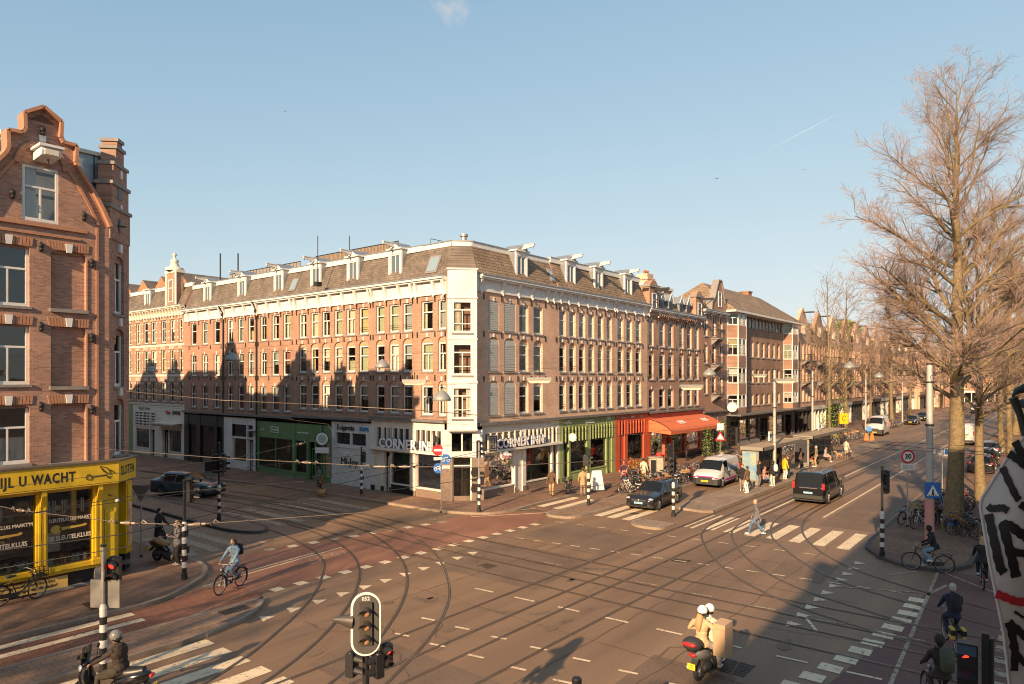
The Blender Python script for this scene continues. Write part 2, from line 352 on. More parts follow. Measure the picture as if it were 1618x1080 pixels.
# lane lines
b = MB()
def line(x0, y0, x1, y1, w=0.1, m=mark, z=0.0135):
    d = Vector((x1-x0, y1-y0)).normalized(); n_ = Vector((-d.y, d.x))*w/2
    flat(b, [(x0-n_.x,y0-n_.y),(x1-n_.x,y1-n_.y),(x1+n_.x,y1+n_.y),(x0+n_.x,y0+n_.y)], z, m)
line(37.2,12.85,240,12.85,0.12); line(39.2,9.95,240,9.95,0.12)
for i in range(40): line(60+5*i,8.4+0*i,61.5+5*i,8.4,0.08,markd)
for i in range(8): line(18.2+0.11*i, 16.3-1.72*i, 18.2+0.11*(i+.5), 15.5-1.72*i, 0.1)
for i in range(8): line(14.9+0.1*i, 15.6-1.35*i, 15.0+0.1*i, 15.1-1.35*i, 0.1)
for i in range(7): line(13.4+0.1*i, 16.6-1.35*i, 13.5+0.1*i, 16.1-1.35*i, 0.1)
for i in range(17): line(25.2+0.12*i, 20.0-0.95*i, 25.26+0.12*i, 19.55-0.95*i, 0.08)
for i in range(11): line(29.3+0.14*i, 20.6-1.2*i, 29.35+0.14*i, 20.15-1.2*i, 0.08)
for i in range(7): line(22.5, 16.4-2.1*i, 22.6, 15.6-2.1*i, 0.08, markd)
line(27.5,24.9,31.2,22.2,0.12); line(28.6,25.0,31.6,23.6,0.08)
line(12.2,24.1,19,24.9,0.09); line(14.0,24.6,17.6,25.0,0.09); line(9.6,21.1,14.0,22.6,0.06,markd)
for i in range(12): line(22.3, 38+3.2*i, 22.2, 39.6+3.2*i, 0.1, markd)
for i in range(6): line(15.4, 37+6*i, 15.4, 40+6*i, 0.1, markd)
for i in range(6): line(19.7, 37.4+6*i, 19.7, 40.4+6*i, 0.1, markd)
# lines on the near cycle path
line(31.2,3.7,15,3.1,0.1,markd); line(31.2,3.7,28.3,0.9,0.1,markd); line(30.6,4.3,29.2,5.2,0.12,markd); line(29.2,3.2,27.4,3.6,0.12,markd)
line(31.4,1.0,12,0.9,0.1,markd); line(27.6,3.8,26.5,6.3,0.1,markd); line(22.6,6.3,21.4,5.6,0.1)
structure('lane_marking', b, False)
b = MB()   # worn white bicycle symbols on the red crossing
for cx, cy in ((26.2,26.2),(17.6,24.1)):
    for k in (-0.55, 0.55):
        P = [(cx+k+0.3*math.cos(t*math.pi/6), cy+0.3*math.sin(t*math.pi/6)) for t in range(13)]
        for p, q in zip(P, P[1:]): line(*p, *q, 0.06, markd, 0.0145)
    line(cx-.55,cy,cx-.1,cy+.45,.06,markd,0.0145); line(cx-.1,cy+.45,cx+.45,cy+.45,.06,markd,0.0145); line(cx+.55,cy,cx+.4,cy+.6,.06,markd,0.0145); line(cx-.1,cy+.45,cx+.0,cy,.06,markd,0.0145)
structure('cycle_symbol', b, False)
# drains and manhole covers
b = MB()
grate = mat('cast_iron_grate', (0.06, 0.045, 0.035), 0.6, 0.4, var=0.3, vscale=8)
for x, y, w, h, z in ((5.0,24.6,1.0,1.2,0.127),(17.0,6.2,0.9,1.3,0.006),(8.6,24.1,0.5,0.9,0.127),(11.0,20.3,0.9,0.5,0.127),(26,12,0.5,0.5,0.006),(20.4,17.6,.6,.6,.006),(33.6,18.2,.5,.5,.006)):
    for k in range(9): b.box(x+w*k/9, x+w*(k+.55)/9, y, y+h, z-0.003, z+0.004, grate)
    for k in range(5): b.box(x, x+w, y+h*k/5, y+h*(k+.25)/5, z-0.004, z+0.002, grate)
structure('drain_grate', b)
b = MB(); rc = random.Random(12); tar = mat('tar_seam', (0.095,0.064,0.044), .65)     # tar seams and cracks
for (x0,y0,x1,y1) in ((10,10.4,31,10.5),(12.2,8.1,34,8.0),(16.6,4.8,16.9,18.9),(24.9,5.2,25.1,20.4),(13,17.6,29.5,17.4),(28.3,8.0,28.9,17.2),(37,8.35,120,8.3),(37,13.1,60,13.05)):
    n = int(math.hypot(x1-x0,y1-y0)/.5)+1; P = [(x0+(x1-x0)*k/n+rc.gauss(0,.035), y0+(y1-y0)*k/n+rc.gauss(0,.035)) for k in range(n+1)]
    for p, q in zip(P, P[1:]): line(*p, *q, rc.uniform(.015,.03), tar, 0.0106)
for k in range(14):
    x, y = rc.uniform(9,32), rc.uniform(5.5,19); a = rc.uniform(0,6.28)
    for j in range(rc.randint(4,10)): nx, ny = x+.3*math.cos(a), y+.3*math.sin(a); line(x,y,nx,ny,.018,tar,0.0104); x, y = nx, ny; a += rc.gauss(0,.5)
structure('road_cracks', b, False)
b = MB()
for k in range(40):      # oil drips and gum spots
    x, y = rc.uniform(8,34), rc.choice([rc.uniform(5.2,20), 14.2, 11.9]); r_ = rc.uniform(.05,.2); flat(b, [(x+r_*math.cos(t*.7)*rc.uniform(.7,1.2)*1.6, y+r_*math.sin(t*.7)*rc.uniform(.7,1.2)) for t in range(9)], 0.0108, asph2)
structure('oil_stains', b, False)
b = MB()
P = [(16.0,6.4),(17.8,6.6),(18.0,8.0),(17.6,8.5),(16.6,8.4),(16.0,7.4)]
for p, q in zip(P, P[1:]+P[:1]): line(*p, *q, 0.05, asph2, 0.0128)
structure('detector_loop', b, False)
# tram rails: a steel head with a dark groove beside it, let into the road
def rail(name, pts, zb=0.0):
    b = MB(); P = [Vector((p[0], p[1], 0)) for p in pts]
    for k, (off, w, m, z) in enumerate(((0.02, 0.095, groove, 0.0155), (-0.012, 0.035, railm, 0.0215), (0.062, 0.018, railm, 0.0205))):
        for i in range(len(P)-1):
            n0 = (P[min(i+1,len(P)-1)]-P[max(i-1,0)]).normalized(); n1 = (P[min(i+2,len(P)-1)]-P[i]).normalized()
            n0 = Vector((-n0.y,n0.x,0)); n1 = Vector((-n1.y,n1.x,0))
            a, c = P[i]+n0*off, P[i+1]+n1*off
            flat(b, [(a-n0*w/2)[:2], (c-n1*w/2)[:2], (c+n1*w/2)[:2], (a+n0*w/2)[:2]], z+zb, m)
    structure(name, b, False)
def sp(pts, n=8): return [(v.x, v.y) for v in catmull([(p[0], p[1], 0) for p in pts], n)]
for y in (14.98, 13.55, 12.6, 11.15): rail('tram_rail', [(-60,y),(0,y),(40,y)] + sp([(40,y),(60,y-.3),(80,y-.6)],4)[1:] + [(400,y-.6)], 0.0)
for x in (19.95, 21.4, 22.35, 23.8): rail('tram_rail', sp([(x+.3,-60),(x+.1,2),(x,12),(x+.1,22),(x+.6,36),(x-1.2,60),(x-3,150)], 4), 0.001)
q1 = sp([(17.2,48),(18.2,40),(18.9,34),(18.8,30),(18.2,27),(17.2,24),(15.8,22),(13.9,20),(11.7,18.3),(9,16.7),(5,15.4),(0,15.0)])
q2 = sp([(18.6,48),(19.6,40),(20.2,34),(20.1,30),(19.6,27),(18.7,24.2),(17.3,21.7),(15.2,19.3),(12.8,17.3),(9.9,15.6),(5.5,14.0),(0,13.5)])
q3 = sp([(20.6,48),(21.6,40),(22.2,34),(22.2,30),(21.7,27),(20.8,24.4),(19.3,21.5),(17.2,18.8),(14.6,16.5),(11.2,14.4),(6.5,13.0),(0,12.6)])
q4 = sp([(22.0,48),(23.0,40),(23.6,34),(23.6,30),(23.2,27),(22.3,24),(20.9,21.2),(18.9,18.5),(16.2,15.8),(12.4,13.5),(7.5,11.8),(0,11.15)])
for q in (q1, q2, q3, q4): rail('tram_rail', q, 0.0006)
e1 = sp([(60,14.6),(48,14.5),(40,14.3),(36,14.2),(32,13.7),(29.2,12.4),(26.8,10.8),(24.8,8.9),(23.4,6.8),(22.4,4),(21.4,0),(20.4,-8)])
e2 = sp([(60,13.2),(48,13.15),(40,13.1),(37,13.05),(33,12.6),(29.9,11.2),(27.3,9.4),(25.5,7.4),(24.4,5),(23.3,2),(22.2,-3),(21.8,-8)])
e3 = sp([(60,12.2),(48,12.2),(41,12.0),(36.5,11.7),(33,10.7),(30.5,9.2),(28.4,7.6),(27,5.9),(26,3.8),(25,1),(24,-4),(23.6,-10)])
e4 = sp([(60,10.8),(48,10.8),(41,10.8),(37.8,10.55),(34.5,9.7),(31.7,8.3),(29.6,6.6),(28.2,4.6),(27.2,2.4),(26.2,-.5),(25.2,-5),(24.8,-10)])
for q in (e1, e2, e3, e4): rail('tram_rail', q, 0.0012)
# ================================================================ house kit
bk_l = brick('orange_red_brick', (0.38, 0.22, 0.15), (0.30, 0.168, 0.114), (0.31, 0.22, 0.165), ms=0.007, var=0.26)
bk_c = brick('salmon_brick', (0.405, 0.238, 0.165), (0.315, 0.18, 0.124), (0.33, 0.24, 0.18), ms=0.007, var=0.22)
bk_r = brick('brown_red_brick_sun_lift', (0.66, 0.42, 0.29), (0.54, 0.335, 0.23), (0.5, 0.37, 0.28), ms=0.007, var=0.22)  # brick colour lightened to make up for grazing sun on the tram-street fronts
bk_d = brick('dull_red_brick', (0.44, 0.24, 0.165), (0.34, 0.185, 0.13), (0.3, 0.2, 0.15), ms=0.007, var=0.15)
bk_y = brick('weathered_red_brick', (0.44, 0.235, 0.165), (0.26, 0.14, 0.10), (0.33, 0.24, 0.19), ms=0.009, var=0.2, bump=0.6)
bk_o = brick('bright_orange_brick', (0.46, 0.20, 0.10), (0.38, 0.16, 0.08), (0.3, 0.18, 0.12), ms=0.006, var=0.12)
BRK = {'l': bk_l, 'c': bk_c, 'r': bk_r, 'd': bk_d, 'y': bk_y, 'o': bk_o}
tile = brick('roof_slate', (0.18, 0.148, 0.12), (0.13, 0.107, 0.088), (0.05, 0.042, 0.036), 0.25, 0.16, 'wall', 0.008, 0.3, 0.6, 0.8, 0.9)
tile_b = brick('brown_roof_tiles', (0.31, 0.225, 0.15), (0.225, 0.16, 0.11), (0.06, 0.04, 0.025), 0.25, 0.2, 'wall', 0.012, 0.3, 0.8, 0.85, 0.9)
bitum = mat('bitumen_roof', (0.09, 0.085, 0.08), 0.9, var=0.3, vscale=1)
ledge = mat('lead_ledge', (0.16, 0.15, 0.14), 0.7, var=0.25, vscale=3)
arch_m = mat('arch_plaster', (0.44, 0.29, 0.19), 0.85, var=0.2, vscale=4)
CURT = [mat('curtain_cream', (0.62, 0.55, 0.42), 0.9, var=0.12, vscale=5), mat('curtain_white', (0.72, 0.70, 0.64), 0.9, var=0.08, vscale=5),
        mat('curtain_green', (0.40, 0.42, 0.28), 0.9, var=0.15, vscale=5), mat('curtain_red', (0.30, 0.12, 0.09), 0.9, var=0.2, vscale=5), mat('curtain_ochre', (0.5, 0.42, 0.22), 0.9, var=0.15, vscale=5),
        mat('curtain_grey', (0.34, 0.36, 0.34), 0.9, var=0.1, vscale=5)]
WC = {}
def win_data(w, h, kind, fm):
    key = (round(w, 2), round(h, 2), kind, fm.name)
    if key in WC: return WC[key]
    w, h = key[0], key[1]
    b = MB(); t = 0.085; y0, y1 = -0.01, 0.07
    b.box(0, t, y0, y1, 0, h, fm); b.box(w-t, w, y0, y1, 0, h, fm); b.box(t, w-t, y0, y1, h-t, h, fm); b.box(t, w-t, y0, y1, 0, t+.03, fm)
    r = 0.62 if kind != 'casement' else 0.72
    if kind in ('sash', 'sash2', 'casement', 'door'):
        b.box(t, w-t, y0+.01, y1-.01, h*r-0.035, h*r+0.035, fm)
    if kind in ('sash2', 'casement'): b.box(w/2-.03, w/2+.03, y0+.015, y1-.015, t, h*r-.035, fm)
    if kind == 'casement': b.box(t, w/2-.03, y0+.02, y1-.02, h*.27, h*.27+.045, fm); b.box(w/2+.03, w-t, y0+.02, y1-.02, h*.27, h*.27+.045, fm)
    if kind == 'two': b.box(w/2-.03, w/2+.03, y0+.015, y1-.015, t, h-t, fm)
    if kind == 'rail':
        b.box(t, w-t, y0+.01, y1-.01, h*r-0.035, h*r+0.035, fm); b.cyl((-.02, -.1, h*.25), (w+.02, -.1, h*.25), .012, iron, 5); b.cyl((-.02, -.1, h*.17), (w+.02, -.1, h*.17), .012, iron, 5)
    p = MB(); p.quad((t, .035, t), (w-t, .035, t), (w-t, .035, h-t), (t, .035, h-t), gl)
    cs = []
    def cur(rects):
        out = []
        for x0, x1, z0, z1 in rects: out.append((x0, x1, z0, z1))
        return out
    L = {'none': None, 'blind': [(t, w-t, h*.45, h-t)], 'full': [(t, w-t, t, h-t)], 'sides': [(t, w*.3, t, h-t), (w*.7, w-t, t, h-t)], 'left': [(t, w*.42, t, h-t)], 'lower': [(t, w-t, t, h*.45)]}
    C_ = {}
    for k, rr in L.items():
        if not rr: continue
        for ci, cm in enumerate(CURT):
            c = MB()
            for x0, x1, z0, z1 in rr:
                n = max(3, int((x1-x0)/.09)); 
                for q in range(n):
                    xa, xb = x0+(x1-x0)*q/n, x0+(x1-x0)*(q+1)/n; ya, yb = (.13, .16) if q % 2 else (.16, .13)
                    c.quad((xa, ya, z0), (xb, yb, z0), (xb, yb, z1), (xa, ya, z1), cm)
            C_[(k, ci)] = c
    WC[key] = dict(f=b.data('window'), p=p.data('pane', False), c=C_, cd={})
    return WC[key]
class Fac:
    """a facade plane: local x along it, local y into the house"""
    def __init__(s, root, ox=0, oy=0, ang=0.0, seed=1):
        s.root = root; s.M = Matrix.Translation((ox, oy, 0)) @ Matrix.Rotation(ang, 4, 'Z'); s.ang = ang; s.r = random.Random(seed)
    def win(s, xa, xb, za, zb, kind='sash', y=0.12, fm=None, curt=None, name='window'):
        fm = fm or wht; d = win_data(xb-xa, zb-za, kind, fm)
        w = place(name, d['f'], s.root, s.M @ Vector((xa, y, za)), (0, 0, s.ang)); place('pane', d['p'], w)
        if curt is None:
            k = s.r.choice(['none', 'blind', 'full', 'full', 'full', 'full', 'sides', 'left', 'full', 'lower', 'sides', 'blind']); ci = s.r.choice([0, 0, 1, 1, 1, 2, 2, 5, 5, 5, 0, 1, 0, 1, 5, 2, 4, 3])
        else: k, ci = curt
        if k != 'none':
            if (k, ci) not in d['cd']: d['cd'][(k, ci)] = d['c'][(k, ci)].data('curtain', False)
            place('curtain', d['cd'][(k, ci)], w)
        return w
def facade(b, W, z0, z1, ops, m, x0=0.0, dep=0.16, lun=None, rev=None):
    """wall plane with real openings; ops (xa, xb, za, zb, arch height)"""
    ops = [o if len(o) == 5 else (*o, 0) for o in ops]
    xs = sorted({round(v, 4) for o in ops for v in o[:2]} | {x0, x0+W}); zs = sorted({round(v, 4) for o in ops for v in (o[2], o[3]+o[4])} | {z0, z1})
    xs = [x for x in xs if x0-1e-6 <= x <= x0+W+1e-6]; zs = [z for z in zs if z0-1e-6 <= z <= z1+1e-6]
    for i in range(len(xs)-1):
        for j in range(len(zs)-1):
            cx, cz = (xs[i]+xs[i+1])/2, (zs[j]+zs[j+1])/2
            if any(o[0] < cx < o[1] and o[2] < cz < o[3]+o[4] for o in ops): continue
            b.quad((xs[i],0,zs[j]), (xs[i+1],0,zs[j]), (xs[i+1],0,zs[j+1]), (xs[i],0,zs[j+1]), m)
    rm = rev or m
    for xa, xb, za, zb, ah in ops:
        zt = zb + ah
        b.quad((xa,0,za),(xa,0,zb+ (0 if ah else 0)),(xa,dep,zb),(xa,dep,za), rm); b.quad((xb,0,za),(xb,dep,za),(xb,dep,zb),(xb,0,zb), rm)
        b.box(xa-.06, xb+.06, -.07, dep, za-.09, za-.001, ledge if not ah and rm is not m else stone)
        if not ah: b.quad((xa,0,zb),(xb,0,zb),(xb,dep,zb),(xa,dep,zb), rm)
        else:
            n = 8; cx = (xa+xb)/2; hw = (xb-xa)/2; A = [(cx-hw*math.cos(math.pi*k/n), zb+ah*math.sin(math.pi*k/n)) for k in range(n+1)]
            for k in range(n):
                p, q = A[k], A[k+1]
                b.quad((p[0],0,p[1]),(q[0],0,q[1]),(q[0],0,zt),(p[0],0,zt), m)
                b.quad((p[0],0,p[1]),(q[0],0,q[1]),(q[0],.1,q[1]),(p[0],.1,p[1]), rm)
            b.quad((xa,.1,zb),(xb,.1,zb),(xb,.1,zt),(xa,.1,zt), lun or m); b.quad((xa,.1,zb),(xb,.1,zb),(xb,dep,zb),(xa,dep,zb), rm)
def keys(b, ops, dz=0.04, m=None):
    for o in ops:
        c = (o[0]+o[1])/2; z = o[3] + (o[4] if len(o) > 4 else 0) + dz
        b.prism([(c-.055, z-.05), (c+.055, z-.05), (c+.075, z+.2), (c-.075, z+.2)], -.03, .0, m or wht, 'y')
def anchors(b, xs, zs):
    for x in xs:
        for z in zs: b.prism([(x-.04,z-.18),(x+.04,z-.18),(x+.03,z+.18),(x-.03,z+.18)], -.05, 0, iron, 'y')
def cornice(b, x0, x1, z0, z1, brk, proud=0.45, m=None):
    m = m or wht; zt = z1-.26
    b.box(x0, x1, -.07, 0.0, z0, zt, m); b.box(x0, x1, -.11, -.07, z0, z0+.09, m)
    b.box(x0, x1, -proud+.1, -.002, zt, zt+.09, m); b.box(x0, x1, -proud, .0, zt+.09, z1-.03, m); b.box(x0, x1, -proud-.05, .02, z1-.03, z1+.02, zinc)
    for x in brk:
        b.prism([(-.071, z0-.05), (-.16, z0), (-.13, z0+.3), (-.3, zt-.12), (-.33, zt), (-.071, zt)], x-.085, x+.085, m, 'x')
        b.ell((x, -.17, z0-.06), (.07,.07,.09), m, 6, 4)
def mansard(b, x0, x1, y0, y1, zc, zr, back, m=None, slope=1.0, hips=(0, 0)):
    m = m or tile
    b.quad((x0, y0, zc), (x1, y0, zc), (x1, y0+slope, zr), (x0, y0+slope, zr), m)
    b.quad((x0, y0+slope, zr), (x1, y0+slope, zr), (x1, back, zr), (x0, back, zr), bitum)
    for x in (x0, x1): b.add([(x, y0, zc), (x, y0+slope, zr), (x, back, zr), (x, back, zc)], [(0,1,2,3)], BRK['d'])
    b.quad((x0, back, 0), (x1, back, 0), (x1, back, zr), (x0, back, zr), BRK['d'])
    b.box(x0, x1, y0+slope-.24, y0+slope+.05, zr-.3, zr+.05, wht); b.box(x0, x1, y0+slope-.28, y0+slope+.08, zr+.05, zr+.1, zinc)
DW = {}
def dormer(F, xc, zc, zt, beam=True, w=1.25, y0=0.22, depth=1.4, bdir=0, gable=True):
    """boxed roof window: white front, zinc cheeks, small pediment, hoisting beam"""
    b = MB(); b.M = None; hw = w/2; hz = zt-zc
    f = 0.16
    b.box(-hw, -hw+f, 0, .12, 0, hz, wht); b.box(hw-f, hw, 0, .12, 0, hz, wht); b.box(-hw+f, hw-f, 0, .12, hz-.28, hz, wht); b.box(-hw+f, hw-f, 0, .12, 0, .14, wht)
    b.quad((-hw,.12,0),(-hw,depth,0),(-hw,depth,hz-.02),(-hw,.12,hz-.02), zinc); b.quad((hw,.12,0),(hw,depth,0),(hw,depth,hz-.02),(hw,.12,hz-.02), zinc)
    b.box(-hw-.1, hw+.1, -.14, depth, hz, hz+.1, wht)
    if gable:
        b.prism([(-hw*.75,hz+.1),(hw*.75,hz+.1),(hw*.16,hz+.38),(0,hz+.44),(-hw*.16,hz+.38)], -.06, depth-.2, wht, 'y')
        b.quad((-hw*.85,-.12,hz+.11),(0,-.12,hz+.5),(0,depth-.1,hz+.5),(-hw*.85,depth-.1,hz+.11), zinc); b.quad((hw*.85,-.12,hz+.11),(0,-.12,hz+.5),(0,depth-.1,hz+.5),(hw*.85,depth-.1,hz+.11), zinc)
    o = b.build('dormer', F.root, F.M @ Vector((xc, y0, zc)), (0, 0, F.ang))
    d = win_data(w-2*f, hz-.42, 'two', wht); w_ = place('dormer_window', d['f'], o, (-hw+f, .05, .14)); 
    q = MB(); q.quad((-hw+f,.09,.14),(hw-f,.09,.14),(hw-f,.09,hz-.28),(-hw+f,.09,hz-.28), mat('dormer_glass', (0.10,0.13,0.15), 0.08, spec=0.8)); q.build('dormer_pane', o)
    if beam:
        q = MB(); q.prism([(.1, hz+.12), (-1.0, hz+.26), (-1.0, hz+.4), (.1, hz+.42)], -.06, .06, wht, 'x'); q.box(-.09,.09,-1.03,.1,hz+.4,hz+.44,wht); q.cyl((0,-.92,hz+.27),(0,-.92,hz+.12),.02,iron,5)
        q.build('hoist_beam', o)
    return o
def skylight(F, xc, zc, w=.8, h=1.0, zbase=13.75, slope=1.0, H=2.25):
    b = MB(); y = slope*(zc-zbase)/H; dy = slope*h/H
    n = Vector((0, -H, slope)).normalized()*.09
    def P(u, v, k): return (u, y+dy*v+n.y*k, zc+h*v+n.z*k)
    fr = mat('skylight_frame', (0.22,0.2,0.18), 0.5)
    for u0,u1,v0,v1,mm,k in ((-w/2,w/2,0,1,fr,1.0),(-w/2+.1,w/2-.1,.1,.9,mat('skylight_glass', (0.22,0.30,0.34), 0.1, spec=0.9),1.25)):
        vs = [P(u0,v0,0),P(u1,v0,0),P(u1,v1,0),P(u0,v1,0),P(u0,v0,k),P(u1,v0,k),P(u1,v1,k),P(u0,v1,k)]
        b.add(vs, [(4,5,6,7),(0,1,5,4),(1,2,6,5),(2,3,7,6),(3,0,4,7)], mm)
    o = MB(); o.v, o.f, o.m, o.mats, o.sm = b.v, b.f, b.m, b.mats, b.sm
    return o.build('skylight', F.root, F.M @ Vector((xc, 0, 0)), (0, 0, F.ang))
def downpipe(F, x, z0, z1, m=None):
    b = MB(); b.M = F.M; b.tube([(x, -.5, z1+.1), (x, -.12, z1-.5), (x, -.1, z1-1.0), (x, -.1, z0)], .055, m or iron, 6); b.box(x-.12,x+.12,-.24,-.02,z1-.75,z1-.5,m or iron)
    return b.build('downpipe', F.root)
def interior(F, W, z1, x0=0.0, dep=1.8, z0=0.1):
    b = MB(); b.M = F.M
    b.quad((x0,dep,z0),(x0+W,dep,z0),(x0+W,dep,z1),(x0,dep,z1), room)
    for x in (x0+.02, x0+W-.02): b.quad((x,.2,z0),(x,dep,z0),(x,dep,z1),(x,.2,z1), room)
    for z in (4.6, 7.4, 10.15): b.quad((x0,.2,z),(x0+W,.2,z),(x0+W,dep,z),(x0,dep,z), room)
    return b.build('interior', F.root)
SHOPG = mat('shop_goods_dark', (0.10,0.085,0.07), 0.8, var=0.8, vscale=3)
GOODS = [mat('goods_%s' % n, c, 0.6) for n, c in (('white',(0.7,0.7,0.65)),('teal',(0.1,0.3,0.32)),('tan',(0.4,0.25,0.12)),('red',(0.45,0.06,0.04)),('green',(0.12,0.3,0.1)),('black',(0.02,0.02,0.02)),('yellow',(0.6,0.42,0.06)))]
def shop(F, x0, x1, zt, fm, bays, clere=None, fascia=None, riser=None, rh=0.55, zwin=2.95, fh=0.0, goods=10, seed=3, proud=.1, mull=None):
    """shopfront: bays (xa, xb, 'win'|'door'|'solid'), clere (z0, z1, [(xa, xb, n)...])"""
    r = random.Random(seed); M = F.M; root = F.root; mull = mull or fm
    def nb(): q = MB(); q.M = M; return q
    b = nb()
    edges = [x0] + [v for a in bays for v in a[:2]] + [x1]
    for i in range(0, len(edges), 2):
        if edges[i+1]-edges[i] > .02: b.box(edges[i], edges[i+1], -.06, .2, 0.12, zt, fm); b.box(edges[i]-.02, edges[i+1]+.02, -.09, -.06, .12, .45, riser or fm)
    for xa, xb, k in bays: b.box(xa, xb, -.03, .18, zwin, clere[0] if clere else zt-fh, fm)
    if clere:
        c0, c1, groups = clere
        b.box(x0, x1, -.04, .19, c1, zt, fm)
        for ga, gb, n in groups:
            for k in range(n+1):
                x = ga+(gb-ga)*k/n; b.box(x-.05, x+.05, -.1, .1, c0, c1, fm)
        gx = sorted([x0]+[v for q in groups for v in q[:2]]+[x1])
        for i in range(0, len(gx), 2):
            if gx[i+1]-gx[i] > .12: b.box(gx[i], gx[i+1], -.02, .17, c0, c1, fm)
    b.build('shop_frame', root)
    if clere:
        q = nb()
        for ga, gb, n in clere[2]: q.quad((ga, .06, clere[0]), (gb, .06, clere[0]), (gb, .06, clere[1]), (ga, .06, clere[1]), mat('clerestory_glass', (0.035,0.03,0.028), 0.15, spec=0.7, var=0.5, vscale=3))
        q.build('clerestory', root)
    for xa, xb, k in bays:
        if k == 'win':
            q = nb(); q.quad((xa,.08,.12+rh),(xb,.08,.12+rh),(xb,.08,zwin),(xa,.08,zwin), gl); q.build('shop_window', root)
            q = nb(); q.box(xa, xb, -.02, .16, .12, .12+rh, riser or fm); q.box(xa, xb, -.06, .1, .12+rh, .2+rh, mull)
            w = xb-xa
            if w > 2.2:
                nn = int(w/1.6)
                for j in range(1, nn): q.box(xa+w*j/nn-.035, xa+w*j/nn+.035, .03, .13, .2+rh, zwin, mull)
            q.build('stall_riser', root)
        elif k == 'door':
            q = nb(); q.box(xa, xa+.1, .3, .38, .12, 2.35, mull); q.box(xb-.1, xb, .3, .38, .12, 2.35, mull); q.box(xa+.1, xb-.1, .3, .38, .12, .4, mull); q.box(xa+.1, xb-.1, .3, .38, 2.27, 2.4, mull); q.box(xa, xb, .3, .36, zwin-.06, zwin, mull)
            d = q.build('door', root); q = nb(); q.quad((xa,.34,.4),(xb,.34,.4),(xb,.34,zwin),(xa,.34,zwin), dgl); q.build('door_pane', d)
            q = nb(); q.cyl((xb-.2,.27,1.0),(xb-.2,.27,1.35),.02,chrome,6); q.build('handle', d)
        else:
            q = nb(); q.box(xa, xb, .02, .16, .12, zwin, mull); q.build('shop_panel', root)
    q = nb(); D = 3.0
    q.quad((x0,D,.1),(x1,D,.1),(x1,D,zt),(x0,D,zt), SHOPG); q.quad((x0,.2,.14),(x1,.2,.14),(x1,D,.14),(x0,D,.14), mat('shop_floor', (0.12,0.1,0.08), 0.6)); q.quad((x0,.2,zt-.05),(x1,.2,zt-.05),(x1,D,zt-.05),(x0,D,zt-.05), mat('shop_ceiling', (0.12,0.11,0.1), 0.8))
    for x in (x0+.01, x1-.01): q.quad((x,.2,.1),(x,D,.1),(x,D,zt),(x,.2,zt), SHOPG)
    q.build('shop_interior', root)
    if goods:
        q = nb()
        for i in range(goods):
            x = r.uniform(x0+.3, x1-.3); y = r.uniform(.45, 1.8); w = r.uniform(.08,.3); h = r.uniform(.3,1.3); m = r.choice(GOODS); z = .14 if r.random() < .7 else r.uniform(1.0, 2.0)
            if r.random() < .5: q.lathe([(0,h),(w*.3,h),(w*.5,h*.85),(w*.4,h*.7),(w*.55,h*.5),(w*.3,h*.1),(w*.35,0)], m, (x,y,z), 8)
            else: q.box(x-w,x+w,y-w*.4,y+w*.4,z,z+h,m)
        q.build('shop_display', root)
